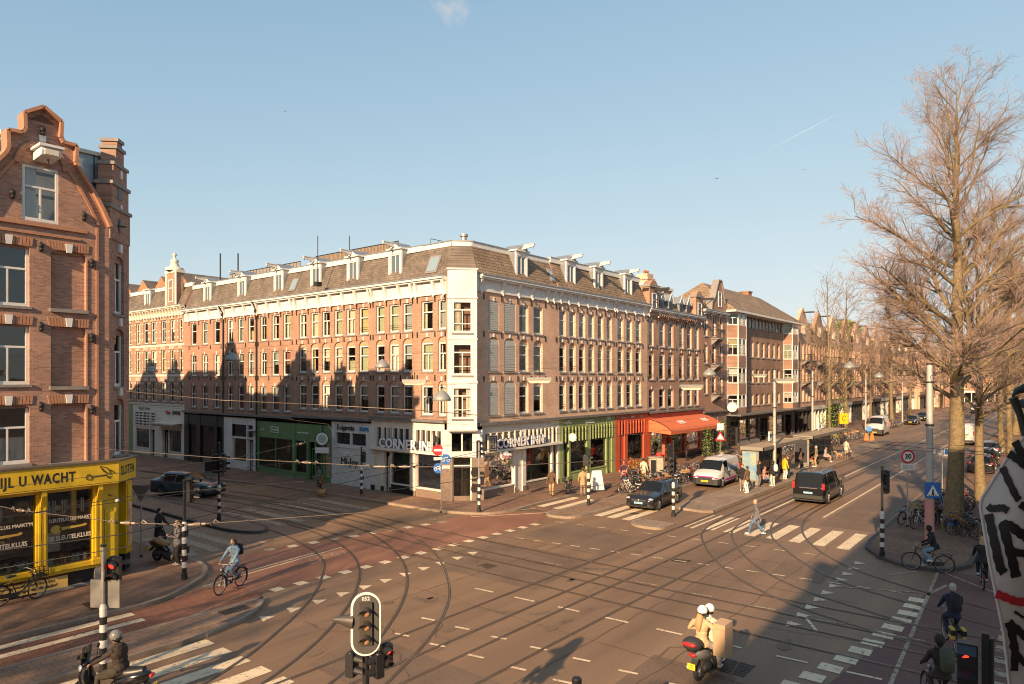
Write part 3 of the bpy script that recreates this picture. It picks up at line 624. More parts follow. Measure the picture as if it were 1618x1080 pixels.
# ---------------------------------------------------------------- the corner block, left-street side (facade x = 29.7)
XL, YR = 29.7, 27.6
LW = dict(a=[(28.53,29.61),(30.03,31.12)], b=[(31.95,32.83),(33.19,34.11),(34.58,35.45)], c=[(36.21,37.21),(37.61,38.58),(39.0,39.93)], d=[(40.44,41.37),(41.78,42.74),(43.25,44.21)],
          e=[(45.27,46.27),(46.82,47.83),(48.54,49.44)], f=[(50.37,51.25),(51.89,52.8),(53.56,54.51)], g=[(55.7,56.75),(57.75,58.8),(59.75,60.8)])
rowsA = [(10.5, 12.32, 0), (7.95, 9.72, .36), (5.25, 7.05, .34)]
rowsB = [(10.5, 12.45, 0), (7.75, 9.62, 0), (4.98, 6.9, 0)]
def row_house(label, ya, yb, cols, rows, m, zsh, dorm=(), sky=(), seed=1, cz=(12.62, 13.72), zr=15.95, pipes=(), rails=False, key_lab='brick house', roofm=None, trim=None, beam=True):
    r_ = thing('brick_house', label, 'house', (XL, yb, 0), R(-90), 'brick houses along the left street')
    W = yb-ya; F = Fac(r_, seed=seed); ops = []
    cl = [(yb-b_, yb-a_) for a_, b_ in cols]
    for z0, z1, ah in rows: ops += [(a, c, z0, z1, ah) for a, c in cl]
    b = MB(); facade(b, W, zsh, cz[0]+.02, ops, m, lun=arch_m)
    b.quad((0,0,zsh),(W,0,zsh),(W,.2,zsh),(0,.2,zsh),m); b.quad((0,0,cz[0]),(W,0,cz[0]),(W,.3,cz[1]),(0,.3,cz[1]),m)
    for x in (0, W): b.quad((x,0,0),(x,11,0),(x,11,cz[1]),(x,0,cz[1]), BRK['d'])
    for z0, z1, ah in rows:
        for a, c in cl: F.win(a, c, z0, z1, F.r.choice(['sash','sash','sash2','rail']))
    keys(b, ops)
    mids = sorted({round((p[1]+q[0])/2, 3) for p, q in zip(sorted(cl), sorted(cl)[1:])} | {round(min(c[0] for c in cl)-.25, 3), round(max(c[1] for c in cl)+.25, 3)})
    mids = [min(max(x, .12), W-.12) for x in mids]
    anchors(b, mids, [10.25, 12.4, 7.55]); b.build('wall', r_)
    b = MB(); cornice(b, 0, W, *cz, mids); b.build('cornice', r_)
    b = MB(); b.box(0, W, -.3, .02, zsh-.12, zsh+.04, ledge); b.build('ledge', r_)
    b = MB(); mansard(b, 0, W, -.05, 0, cz[1]-.02, zr, 11, roofm); b.build('roof', r_)
    for a_, c_ in dorm: dormer(F, yb-(a_+c_)/2, 13.68, zr-.05, beam=beam)
    for yc in sky: skylight(F, yb-yc, 14.1, .85, 1.0)
    for yp in pipes: downpipe(F, yb-yp, .2, 13.5)
    interior(F, W, 13.2)
    return r_, F
# house b + ground floor of the corner cafe
hb, Fb = row_house('narrow brick house between the white corner bay and the cigarette shop, with a gabled dormer', 31.75, 35.85, LW['b'], rowsA, bk_c, 4.95, dorm=[(33.13,34.51)], seed=11)
hc, Fc = row_house('brick house with six windows per floor and two dormers above the cigarette shop', 35.85, 44.75, LW['c']+LW['d'], rowsA, bk_c, 4.75, dorm=[(37.48,38.89),(41.78,43.17)], sky=[], seed=12)
he, Fe = row_house('brick house with a small skylight above the left half of the green shop', 44.75, 49.9, LW['e'], rowsB, bk_l, 4.6, dorm=[(46.53,48.01)], sky=[45.3], seed=13, pipes=[49.85], roofm=tile)
hf, Ff = row_house('brick house with black downpipe over the white empty shop', 49.9, 55.1, LW['f'], rowsB, bk_l, 4.6, dorm=[(51.79,53.46)], seed=14, pipes=[55.0])
hg, Fg = row_house('dull red brick house over the black shopfront', 55.1, 61.9, LW['g'], rowsB, bk_d, 4.6, dorm=[(57.43,59.21)], seed=15)
# shops under them
shopw = mat('shop_cream_paint', (0.68, 0.63, 0.54), 0.6, var=0.1, vscale=2)
grnp = mat('shop_green_paint', (0.13, 0.235, 0.10), 0.5, var=0.1, vscale=2)
blkp = mat('shop_black_paint', (0.022, 0.02, 0.022), 0.5)
blkt = mat('black_tile_riser', (0.02, 0.02, 0.022), 0.3)
X = lambda yb, y: yb-y
# corner cafe, left part under house b (y 31.75..35.85)
shop(Fb, 0, 4.1, 4.85, shopw, [(.35,1.0,'solid'),(1.25,1.85,'door'),(1.95,3.75,'win')], (3.05,4.3,[(.55,3.75,6)]), riser=blkt, seed=2, goods=5, zwin=2.75)
shop(Fc, 0, 3.45, 4.15, grnp, [(.15,1.6,'win'),(1.75,2.6,'door'),(2.7,3.4,'win')], riser=grnp, goods=8, seed=5, zwin=2.9, rh=.35)
shop(Fc, 3.6, 4.5, 4.15, grnp, [(3.65,4.45,'win')], riser=grnp, goods=3, seed=6, zwin=2.9, rh=.35)
shop(Fc, 4.6, 8.9, 4.5, wht, [(5.0,8.45,'solid')], (2.95,3.75,[(5.05,8.45,2)]), goods=0, zwin=2.7, mull=mat('roller_shutter_white', (0.6,0.6,0.56), 0.6, var=0.1, vscale=2))
shop(Fe, 0, 5.15, 4.15, grnp, [(.25,4.9,'win')], riser=grnp, goods=9, seed=7, zwin=2.9, rh=.35)
shop(Ff, 0, 5.2, 4.3, wht, [(1.55,3.7,'win'),(3.85,4.75,'door')], (2.75,3.75,[(1.5,4.8,1)]), goods=3, seed=8, zwin=2.6)
shop(Fg, 0, 6.8, 4.3, blkp, [(.8,2.2,'win'),(2.9,5.4,'win'),(5.8,6.6,'door')], goods=8, seed=9, zwin=3.4)
def sign_text(F, x, y, z, s, size, m, name='shop_sign', ext=.012, bold=.0, xs=1.0, board=None, sp=1.0, shear=0.0):
    b = MB(); b.M = None
    text_mb(b, s, size, m, F.M @ face_M(x, y, z), ext, bold, 'CENTER', xs, sp, shear)
    if board:
        w, h, bm_ = board; b.M = F.M; b.box(x-w/2, x+w/2, y+.012, y+.05, z-h/2, z+h/2, bm_)
    return b.build(name, F.root, recalc=False)
lett_w = mat('white_lettering', (0.8,0.78,0.72), 0.5); lett_b = mat('blue_lettering', (0.02,0.22,0.5), 0.5); lett_k = mat('black_lettering', (0.015,0.013,0.012), 0.5); lett_r = mat('red_lettering', (0.5,0.02,0.02), 0.5)
sign_text(Fc, 6.2, -.09, 4.1, 'E-cigarette', .52, lett_k, bold=.004, xs=.85); sign_text(Fc, 8.2, -.1, 4.12, 'store', .52, lett_b, bold=.012, xs=.85)
sign_text(Fc, 6.5, -.02, 1.75, 'Mi-Joy', .72, lett_k, bold=.0, xs=1.05, shear=.12); sign_text(Fc, 6.4, -.02, 2.25, 'OPEN', .4, lett_w, xs=.9)
b = MB(); b.box(1.4,2.5,-.11,-.1,3.35,3.4,lett_w); b.box(1.4,2.5,-.11,-.1,3.75,3.8,lett_w); b.box(1.4,1.45,-.11,-.1,3.4,3.75,lett_w); b.box(2.45,2.5,-.11,-.1,3.4,3.75,lett_w); o = b.build('sign_frame', Fe.root); o.location.x += .7
sign_text(Fe, 2.65, -.1, 3.58, 'GreenLo', .26, lett_w); sign_text(Fe, .9, -.1, 3.5, 'COFFEE', .15, lett_w); sign_text(Fc, 1.2, -.1, 3.5, 'SMARTSHOP & GIFTS', .15, lett_w)
b = MB(); b.box(4.5,5.2,-.55,-.08,3.35,3.42,wht); o = b.build('shop_lamp', Ff.root); 
b = MB(); b.box(2.9,4.4,1.2,1.3,3.42,3.47, mat('strip_lamp', (1,1,1), emit=((1,0.85,0.6),3))); b.build('strip_lamp', Ff.root)
# white-banded house further down the left street
def banded_house(label, ya, yb, cols, seed, dorm, gable=None, shopk=0):
    r_ = thing('banded_house', label, 'house', (XL, yb, 0), R(-90), 'brick houses along the left street'); W = yb-ya; F = Fac(r_, seed=seed)
    rows = [(10.9, 13.0, 0), (8.05, 10.2, 0), (5.3, 7.2, 0)]; cl = [(yb-b_, yb-a_) for a_, b_ in cols]; ops = [(a, c, z0, z1, 0) for z0, z1, _ in rows for a, c in cl]
    b = MB(); facade(b, W, 4.9, 13.4, ops, bk_c); b.quad((0,0,4.9),(W,0,4.9),(W,.2,4.9),(0,.2,4.9),bk_c)
    for x in (0, W): b.quad((x,0,0),(x,11,0),(x,11,14),(x,0,14), bk_d)
    b.build('wall', r_)
    for z0, z1, ah in rows:
        for a, c in cl: F.win(a, c, z0, z1, 'sash', fm=cream)
    b = MB()
    for z0, z1, _ in rows:
        b.box(0, W, -.05, 0, z0-.35, z0-.15, cream)
        for a, c in cl:
            for zz in (z0+.35, z0+.95, z1-.25): b.box(a-.2, a, -.03, 0, zz, zz+.16, cream); b.box(c, c+.2, -.03, 0, zz, zz+.16, cream)
            for k in range(5): b.box(a+(c-a)*(k+.1)/5, a+(c-a)*(k+.55)/5, -.035, 0, z1+.06, z1+.4, cream)
    b.build('stone_bands', r_)
    b = MB(); cornice(b, 0, W, 13.35, 14.25, [W*(k+.5)/9 for k in range(9)], m=cream); b.build('cornice', r_)
    b = MB(); mansard(b, 0, W, -.05, 0, 14.2, 16.3, 11); b.build('roof', r_)
    for a_, c_ in dorm: dormer(F, yb-(a_+c_)/2, 14.2, 16.2, beam=False, gable=False)
    if gable:
        x = yb-gable; b = MB(); b.box(x-1.0,x+1.0,-.08,.6,14.2,17.3,bk_c)
        b.build('gable', r_); b = MB(); b.box(x-1.15,x+1.15,-.14,.7,17.3,17.55,cream); b.box(x-1.1,x-.8,-.12,-.08,14.2,17.3,cream); b.box(x+.8,x+1.1,-.12,-.08,14.2,17.3,cream)
        b.lathe([(.75,0),(.8,.25),(.45,.35),(.3,.8),(.42,.95),(.15,1.1),(.12,1.4),(.25,1.5),(.0,1.75)], cream, (x,.25,17.55), 10); b.build('gable_crown', r_)
        F.win(x-.45, x+.45, 14.6, 16.7, 'sash', y=-.13)
    interior(F, W, 13.4)
    return r_, F
hh, Fh = banded_house('white-banded ornate brick house with a crowned gable, over the jeweller', 61.9, 67.2, [(62.36,63.09),(63.88,64.84),(65.6,66.64)], 21, [], 64.4)
hi, Fi = banded_house('white-banded ornate brick house with a plain dormer, over the white grid shopfront', 67.2, 72.6, [(67.57,68.79),(69.34,70.37),(71.17,72.1)], 22, [(69.2,71.03)])
hj, Fj = banded_house('last white-banded brick house, at the edge of the yellow corner shop', 72.6, 79.5, [(73.06,73.9),(74.6,75.5),(76.2,77.1)], 23, [(75,76.6)])
shop(Fh, 0, 5.3, 4.9, shopw, [(1.0,2.2,'door'),(2.3,4.7,'win')], goods=6, seed=31, zwin=2.7); shop(Fi, 0, 5.4, 4.9, shopw, [(.6,3.6,'win'),(3.8,4.8,'door')], (2.85,4.3,[(.4,4.9,5)]), goods=6, seed=32, zwin=2.6)
shop(Fj, 0, 6.9, 4.9, grnp, [(.6,3.6,'win'),(3.8,4.8,'door')], goods=6, seed=33, zwin=2.6)
b = MB(); b.M = Fi.M
for k in range(6): b.box(.4,4.9,-.12,.0,2.85+.27*k,2.95+.27*k,wht)
b.build('grid_screen', hi)
sign_text(Fh, 2.2, -.1, 4.35, 'Sieben', .42, lett_r, bold=.02, xs=.8); sign_text(Fh, 3.85, -.1, 4.35, 'JUWELIER', .42, lett_k, bold=.02, xs=.8)
b = MB(); b.M = Fh.M; b.box(.5,4.9,-.9,.0,3.3,3.4,shopw); b.prism([(0,3.4),(-.9,3.3),(-.9,3.1),(0,3.0)],.5,4.9,mat('awning_taupe',(0.25,0.2,0.15),.8),'x'); b.build('shop_awning', hh)
sign_text(Fi, 2.6, -.1, 4.62, 'Slager & Traiteur', .42, mat('green_lettering', (0.1,0.3,0.12), .5), xs=.85)
# ================================================================ corner house (white bay, corner cafe)
hk = thing('corner_house', 'corner brick house with white three-storey corner bay over the white corner cafe', 'house', (XL, YR, 0))
# left facade y 28.9..31.75
FkL = Fac(hk, 0, 4.15, R(-90), 41)     # local x 0..2.85 runs down to y=1.3
FkR = Fac(hk, 0, 0, 0, 42)
clA = [(.62,1.62)]
ops = [(31.75-31.12, 31.75-30.08, z0, z1, ah) for z0, z1, ah in rowsA] + [(31.75-29.66, 31.75-28.98, z0, z1, ah) for z0, z1, ah in rowsA]
b = MB(); b.M = FkL.M; facade(b, 2.85, 4.95, 12.64, ops, bk_c, lun=arch_m)
b.M = None; b.quad((0,1.3,4.4),(1.3,0,4.4),(1.3,0,13.7),(0,1.3,13.7), bk_c)
colsR = [(32.03,33.07),(33.57,34.74),(35.14,36.12),(36.69,37.73)]
opsR = [(a-XL, c-XL, z0, z1, ah) for z0, z1, ah in [(10.5,12.35,0),(7.95,9.75,.36),(5.2,7.05,.34)] for a, c in colsR]
facade(b, 8.65, 4.75, 12.9, opsR, bk_r, x0=1.3, lun=arch_m)
for q in ((0,4.15),): b.quad((0,4.15,0.1),(9.95,4.15,0.1),(9.95,4.15,13.6),(0,4.15,13.6), bk_d)
b.quad((9.95,0,0.1),(9.95,4.15,0.1),(9.95,4.15,13.7),(9.95,0,13.7), bk_d)
bwall = b
for o in ops: FkL.win(o[0], o[1], o[2], o[3], 'sash2' if o[2] < 10 else 'sash')
shut = mat('window_shutter_grey', (0.42,0.43,0.40), 0.7, var=0.08, vscale=3)
for i, o in enumerate(opsR):
    if i % 4 < 2:
        b = MB(); b.box(o[0]+.02, o[1]-.02, .03, .09, o[2]+.02, o[3]+(o[4]*.6)-.02, shut)
        for k in range(16): z = o[2]+.05+(o[3]-o[2]-.1)*k/16; b.box(o[0]+.06, o[1]-.06, .015, .03, z, z+.07, shut)
        b.build('shutter', hk)
    else: FkR.win(o[0], o[1], o[2], o[3], 'sash')
b = bwall; b.M = FkL.M; keys(b, ops); anchors(b, [.3,1.86,2.74], [10.25,12.4,7.55]); b.M = None; keys(b, opsR); anchors(b, [1.9,3.6,5.25,6.7,8.3,9.6], [10.25,12.55,7.5]); b.build('wall', hk)
b = MB(); b.M = FkL.M; cornice(b, 0, 2.85, 12.62, 13.72, [.3,1.86,2.7]); b.M = None; cornice(b, 1.3, 9.95, 12.85, 13.85, [1.5,3.6,5.25,6.7,8.4,9.2]); b.build('cornice', hk)
b = MB(); b.M = FkL.M; b.box(0,2.85,-.3,.02,4.83,4.99,ledge); b.M = None; b.box(1.3,9.95,-.3,.02,4.62,4.8,ledge); b.build('ledge', hk)
# bay on the chamfer
Q = 1/math.sqrt(2); FkB = Fac(hk, .65-.88*Q-.55*Q, .65+.88*Q-.55*Q, R(-45), 43)   # local x 0..1.76 along the chamfer
b = MB(); b.M = FkB.M; bw = 1.76; bops = [(.3,1.46,10.25,12.15),(.3,1.46,7.7,9.6),(.3,1.46,5.1,7.0)]
facade(b, bw, 4.35, 14.05, bops, wht, dep=.1, rev=wht)
b.quad((0,0,4.35),(0,1.2,4.35),(0,1.2,14.05),(0,0,14.05),wht); b.quad((bw,0,4.35),(bw,1.2,4.35),(bw,1.2,14.05),(bw,0,14.05),wht); b.quad((0,0,4.35),(bw,0,4.35),(bw,1.2,4.35),(0,1.2,4.35),wht); b.quad((0,0,14.05),(bw,0,14.05),(bw,1.2,14.05),(0,1.2,14.05),zinc)
b.box(-.06,bw+.06,-.06,1.2,14.02,14.12,wht)
for z in (9.83, 7.2, 4.4, 12.3, 7.28): b.box(-.03,bw+.03,-.05,.6,z,z+.08,wht)
b.build('bay', hk)
for i, o in enumerate(bops): FkB.win(o[0], o[1], o[2], o[3], 'casement', y=.03, curt=[('left',0),('none',0),('sides',1)][i])
b = MB(); b.M = FkB.M; b.quad((.05,.9,4.4),(1.7,.9,4.4),(1.7,.9,14),(.05,.9,14),room); b.build('bay_interior', hk)
# mansard, hipped over the corner
b = MB(); zc, zr = 13.7, 15.95; A = [(-.05,4.15),(-.05,1.3),(1.3,-.05),(9.95,-.05)]; I = [(.95,4.15),(.95,1.75),(1.75,.95),(9.95,.95)]
for i in range(3):
    b.quad((*A[i],zc),(*A[i+1],zc),(*I[i+1],zr),(*I[i],zr), tile if i < 2 else tile_b)
    p, q = Vector((*I[i],0)), Vector((*I[i+1],0)); b.bar((p.x,p.y,zr-.1),(q.x,q.y,zr-.1),.26,.3,wht); b.bar((p.x,p.y,zr+.08),(q.x,q.y,zr+.08),.36,.06,zinc)
flat(b, I + [(9.95,4.15)], zr, bitum); b.build('roof', hk)
dormer(FkR, 35.72-XL, 13.82, 15.9); skylight(FkL, 31.75-30.35, 14.0, 1.0, 1.15)
skylight(FkR, 39.3-XL, 14.3, .55, 1.0)
b = MB(); b.cyl((2.5,2.2,15.5),(2.5,2.2,16.6),.18,steel,10); b.cyl((2.5,2.2,16.6),(2.5,2.2,16.75),.26,steel,10); b.build('flue_pipe', hk)
b = MB()
for k in range(5): b.cyl((.9+k*.7,3.6,15.5),(.9+k*.7,3.6,16.4),.02,iron,4)
b.cyl((.9,3.6,16.4),(3.7,3.6,16.4),.02,iron,4); b.cyl((.9,3.6,16.0),(3.7,3.6,16.0),.015,iron,4); b.build('roof_railing', hk)
b = MB(); b.box(2.0,2.5,3.0,3.5,15.5,16.3,bk_o); b.box(2.8,4.2,2.9,3.4,15.5,16.0,stone); b.build('chimney', hk)
interior(FkR, 8.6, 13.3, 1.35, 1.5); 
b = MB(); b.M = FkL.M; b.quad((0,1.4,4.9),(2.8,1.4,4.9),(2.8,1.4,13.3),(0,1.4,13.3),room); b.build('interior', hk)
# the corner cafe below
brst = mat('brown_stone_pillar', (0.22,0.16,0.12), .5, var=.25, vscale=5)
shop(FkL, 0, 2.7, 4.85, shopw, [(.15,2.55,'win')], (3.05,4.3,[(.2,2.5,5)]), riser=brst, seed=51, goods=6, zwin=2.8, rh=.5)
b = MB(); b.M = FkB.M @ Matrix.Translation((0,.5,0))
b.box(-.4,.3,-.14,.3,.12,2.75,brst); b.box(1.46,2.2,-.14,.3,.12,2.75,brst); b.box(-.35,2.15,-.12,.35,2.75,3.1,wht); b.box(-.3,.25,-.08,.3,3.1,4.4,wht); b.box(1.5,2.1,-.08,.3,3.1,4.4,wht); b.box(.25,1.5,-.04,.3,4.2,4.4,wht); b.box(.83,.92,-.05,.2,3.1,4.2,wht)
b.build('entrance_surround', hk)
b = MB(); b.M = FkB.M @ Matrix.Translation((0,.5,0)); b.box(.3,.38,0,.1,.12,2.75,wht); b.box(1.38,1.46,0,.1,.12,2.75,wht); b.box(.38,1.38,0,.1,2.2,2.27,wht); b.box(.38,1.38,0,.1,.12,.4,brst); b.box(.84,.92,0,.1,.4,2.2,blk)
d_ = b.build('door', hk); b = MB(); b.M = FkB.M @ Matrix.Translation((0,.5,0)); b.quad((.2,.05,.4),(1.56,.05,.4),(1.56,.05,2.75),(.2,.05,2.75),dgl); b.quad((.25,.1,3.1),(1.5,.1,3.1),(1.5,.1,4.2),(.25,.1,4.2),dgl); b.build('door_pane', d_)
shop(FkR, 1.7, 9.95, 4.62, shopw, [(1.9,4.9,'win'),(5.0,5.75,'solid'),(6.1,9.0,'win'),(9.2,9.75,'door')], (3.1,4.1,[(1.9,5.55,6),(6.0,9.6,8)]), riser=brst, seed=52, goods=16, zwin=2.95, rh=.5, mull=shopw)
# lettering CORNER INN, built of bars standing on the ledge
lett_wb = mat('white_bar_letter', (0.85,0.83,0.80), .4); lett_bs = mat('blue_letter_side', (0.03,0.05,0.14), .5)
def bar_word(F, x, y, z, s, h, xs, parent_name='cafe_letters'):
    b = MB(); text_mb(b, s, h, lett_wb, F.M @ face_M(x, y, z), .03, .02, 'CENTER', xs, 1.05); text_mb(b, s, h, lett_bs, F.M @ face_M(x-.09, y+.08, z-.01), .05, .035, 'CENTER', xs, 1.05); return b.build(parent_name, F.root, recalc=False)
b = MB(); b.M = FkL.M; b.box(-4.1,2.85,-.34,-.06,2.85,3.02,shopw); b.M = None; b.box(1.7,9.95,-.34,-.06,2.92,3.07,shopw); b.build('cafe_ledge', hk)
bar_word(FkL, -.35, -.3, 3.3, 'CORNER INN', .86, .98); bar_word(FkR, 5.3, -.3, 3.4, 'CORNER INN', .8, .98)
def logo(M, name='cafe_logo'):
    b = MB(); b.M = M; pb = mat('logo_board', (0.45,0.42,0.36), .5); b.box(-.42,.42,-.06,.06,-.5,.5,pb)
    for a in (-.07, .066):
        for (x0,x1,z0,z1) in ((-.34,.34,.4,.46),(-.34,.34,-.46,-.4),(-.34,-.28,-.4,.4),(.28,.34,-.4,.4),(-.2,.2,.26,.32),(-.2,-.14,.05,.26),(-.2,.05,.02,.08),(.1,.16,-.05,.26),(-.2,-.14,-.3,-.05),(-.08,-.02,-.3,-.02),(-.02,.1,-.12,-.06),(.1,.16,-.3,-.12),(-.2,.2,-.34,-.29)):
            b.box(x0,x1,a,a+.004,z0,z1,lett_k)
    return b.build(name, hk)
logo(FkL.M @ Matrix.Translation((2.2,-.6,3.65)) @ Matrix.Rotation(R(-45),4,'Z')); logo(Matrix.Translation((2.0,-.62,3.55)))
# ---------------------------------------------------------------- right-street side, facade y = 27.6
def r_house(label, x0, x1, cols, rows, m, zsh, cz=(12.9,13.85), zr=16.1, dorm=(), seed=1, sky=(), roofm=None, name='brick_house'):
    r_ = thing(name, label, 'house', (x0, YR, 0), 0, 'brick houses along the tram street'); W = x1-x0; F = Fac(r_, seed=seed); cl = [(a-x0, c-x0) for a, c in cols]
    ops = [(a, c, z0, z1, ah) for z0, z1, ah in rows for a, c in cl]
    b = MB(); facade(b, W, zsh, cz[0]+.02, ops, m, lun=arch_m); b.quad((0,0,zsh),(W,0,zsh),(W,.2,zsh),(0,.2,zsh),m)
    for x in (0, W): b.quad((x,0,0),(x,11,0),(x,11,cz[1]),(x,0,cz[1]), bk_d)
    for o in ops: F.win(o[0], o[1], o[2], o[3], F.r.choice(['sash','sash','rail']))
    mids = [(p[1]+q[0])/2 for p, q in zip(cl, cl[1:])] + [max(.1,cl[0][0]-.25), min(W-.1,cl[-1][1]+.25)]
    keys(b, ops); anchors(b, mids, [10.25,12.55,7.5]); b.build('wall', r_)
    b = MB(); cornice(b, 0, W, *cz, mids); b.build('cornice', r_)
    b = MB(); b.box(0,W,-.3,.02,zsh-.12,zsh+.04,ledge); b.build('ledge', r_)
    b = MB(); mansard(b, 0, W, -.05, 0, cz[1]-.02, zr, 11, roofm or tile_b); b.build('roof', r_)
    for a, c in dorm: dormer(F, (a+c)/2-x0, cz[1], zr-.05)
    interior(F, W, 13.2); return r_, F
hl, Fl = r_house('brick house of six windows per floor over the green shop, with two dormers', 39.65, 47.4, [(39.71,40.56),(40.98,41.8),(42.25,43.1),(43.52,44.36),(44.85,45.68),(46.18,47.0)], [(10.5,12.35,0),(7.95,9.75,.36),(5.2,7.05,.34)], bk_r, 4.75, dorm=[(40.9,42.2),(44.72,46.1)], seed=61)
hm, Fm = r_house('brick house of three windows per floor over the red shop, with one dormer', 47.4, 52.9, [(47.85,48.8),(49.3,50.25),(50.85,51.8)], [(10.5,12.35,0),(7.95,9.75,.36),(5.2,7.05,.34)], bk_r, 4.75, dorm=[(49.3,50.8)], seed=62)
lgrn = mat('shop_light_green_paint', (0.27,0.33,0.13), .55, var=.1, vscale=2); redp = mat('shop_red_paint', (0.55,0.10,0.045), .5, var=.1, vscale=2)
shop(Fl, .02, 7.7, 4.65, lgrn, [(.5,1.2,'door'),(1.4,3.6,'win'),(4.1,6.4,'win'),(6.55,7.2,'solid')], (2.95,4.0,[(.35,3.45,7),(4.05,7.3,8)]), riser=lgrn, seed=63, goods=16)
shop(Fm, .02, 5.45, 4.65, redp, [(.75,1.5,'solid'),(2.0,4.8,'win')], (3.0,4.05,[(.6,4.9,9)]), riser=redp, seed=64, goods=8)
sign_text(Fl, 4.0, -.08, 4.3, 'bacchi.', .42, lett_w, xs=1.1); sign_text(Fl, 1.1, -.08, 4.38, 'KOFFIE\nNATUURWIJN', .14, lett_w, bold=.006); sign_text(Fl, 6.7, -.08, 4.4, 'GEBAK\nCADEAUS', .14, lett_w, bold=.006)
sign_text(Fm, 2.8, -.08, 4.35, 'PEPIS', .24, lett_w); sign_text(Fm, 1.3, -.08, 4.33, 'RESTAURANT', .11, lett_w); sign_text(Fm, 4.4, -.08, 4.33, 'PIZZERIA', .11, lett_w)
# the house with the gabled ends above the orange awning
hn, Fn = r_house('brick house with raised gable ends and slate dormers above the orange awning', 52.9, 64.3, [(53.2,54.15),(55.14,56.25),(56.86,58.0),(59.16,60.2),(60.89,62.0),(62.6,63.6)], [(10.3,12.6,0),(7.4,9.6,.3),(4.9,6.6,0)], bk_c, 4.6, cz=(12.95,13.6), zr=14.9, seed=65, name='gabled_house')
for x0, x1 in ((.05,1.75),(9.6,11.3)):
    b = MB(); b.box(x0,x1,-.2,.5,13.0,15.4,bk_c); b.box(x0-.1,x1+.1,-.3,.6,15.4,15.6,stone); b.prism([(x0+.1,15.6),(x1-.1,15.6),((x0+x1)/2+.3,16.0),((x0+x1)/2-.3,16.0)],-.2,.5,bk_c,'y'); b.build('gable', hn); Fn.win(x0+.4,x1-.4,13.3,14.9,'sash',y=-.24)
    b = MB(); q = (x0+x1)/2; b.box(q-.08,q+.08,-1.6,0,15.1,15.3,iron); b.bar((q,-1.5,15.1),(q,-.2,14.2),.06,.06,iron); b.build('hoist_beam', hn)
for x in (3.0,4.7,6.9,8.5):
    b = MB(); b.box(x-.35,x+.35,.1,1.2,13.65,14.5,zinc); b.prism([(x-.5,14.5),(x+.5,14.5),(x,15.2)],0,1.2,zinc,'y'); b.bar((x-.5,-.02,14.5),(x,-.02,15.25),.06,.08,wht); b.bar((x+.5,-.02,14.5),(x,-.02,15.25),.06,.08,wht); b.box(x-.25,x+.25,.07,.1,13.75,14.4,blk); b.build('dormer', hn)
b = MB()
for k in range(19): b.prism([(0,12.6),(-.35,13.1),(0,13.1)],1.9+k*.42,2.05+k*.42,bk_c,'x')
b.build('corbels', hn)
b = MB(); b.box(5.0,11.0,3.0,9,14.9,16.3,mat('ochre_render',(0.42,0.3,0.17),.8,var=.1)); b.box(4.9,11.1,2.85,9.1,16.3,16.55,wht); b.build('roof_storey', hn)
b = MB(); b.box(9.6,10.9,5,6.2,16.5,18.2,bk_r); b.box(9.45,11.05,4.85,6.35,17.6,17.75,bk_r)
for k in range(3): b.cyl((9.9+k*.4,5.5,18.2),(9.9+k*.4,5.5,18.6),.12,bk_o,6)
b.build('chimney', hn)
shop(Fn, .02, 11.3, 4.4, redp, [(.5,3.2,'win'),(3.6,4.4,'door'),(4.7,7.4,'win'),(7.8,10.9,'win')], goods=20, seed=66, riser=blkt, zwin=3.3)
orange = mat('orange_awning_cloth', (0.60,0.15,0.06), .75, var=.08, vscale=2)
aw = MB(); pr = [(0,4.05),(-.9,3.85),(-1.65,3.5),(-2.2,3.1),(-2.2,2.78),(-2.16,2.78),(-2.16,3.08),(-1.63,3.45),(-.88,3.8),(0,4.0)]
aw.prism(pr,.15,11.25,orange,'x')
for x in (.15,11.22): aw.prism([(0,4.05),(-.9,3.85),(-1.65,3.5),(-2.2,3.1),(-2.2,2.78),(0,2.95)],x,x+.03,orange,'x')
for k in range(1,12): aw.bar((.15+k*.93,-.02,2.75),(.15+k*.93,-2.05,2.7),.03,.03,iron)
awo = aw.build('awning', hn)
for x in (3.6, 8.6):
    b = MB(); text_mb(b,'PEPIS',.72,lett_w,Matrix.Translation((x,-1.5,3.66)) @ Matrix.Rotation(R(28),4,'X'),.004,.012,'CENTER',.8); b.build('awning_lettering', awo, recalc=False)
# slim gabled house with balconies
hs, Fs = r_house('slim tall brick house with curved top gable and iron balconies beside the brown block', 64.3, 70.6, [(64.9,65.8),(66.9,67.9),(68.8,69.7)], [(11.75,13.9,0),(9.0,10.9,0),(5.95,7.7,0)], bk_d, 4.2, cz=(14.0,14.4), zr=15.6, seed=67, name='gabled_house')
b = MB(); b.prism([(2.0,14.2),(6.25,14.2),(6.2,14.9),(5.6,15.4),(5.2,16.3),(4.9,17.1),(4.6,17.6),(3.9,17.6),(3.5,17.0),(2.9,15.8),(2.2,15.3)],-.15,.35,bk_d,'y'); b.build('gable', hs)
b = MB(); P = [(2.0,14.2),(2.2,15.3),(2.9,15.8),(3.5,17.0),(3.9,17.65),(4.6,17.65),(4.9,17.1),(5.2,16.3),(5.6,15.4),(6.2,14.9),(6.25,14.2)]
for p, q in zip(P, P[1:]): b.bar((p[0],.1,p[1]),(q[0],.1,q[1]),.7,.16,stone)
b.build('gable_coping', hs); Fs.win(3.8,4.7,14.9,16.5,'sash',y=-.2)
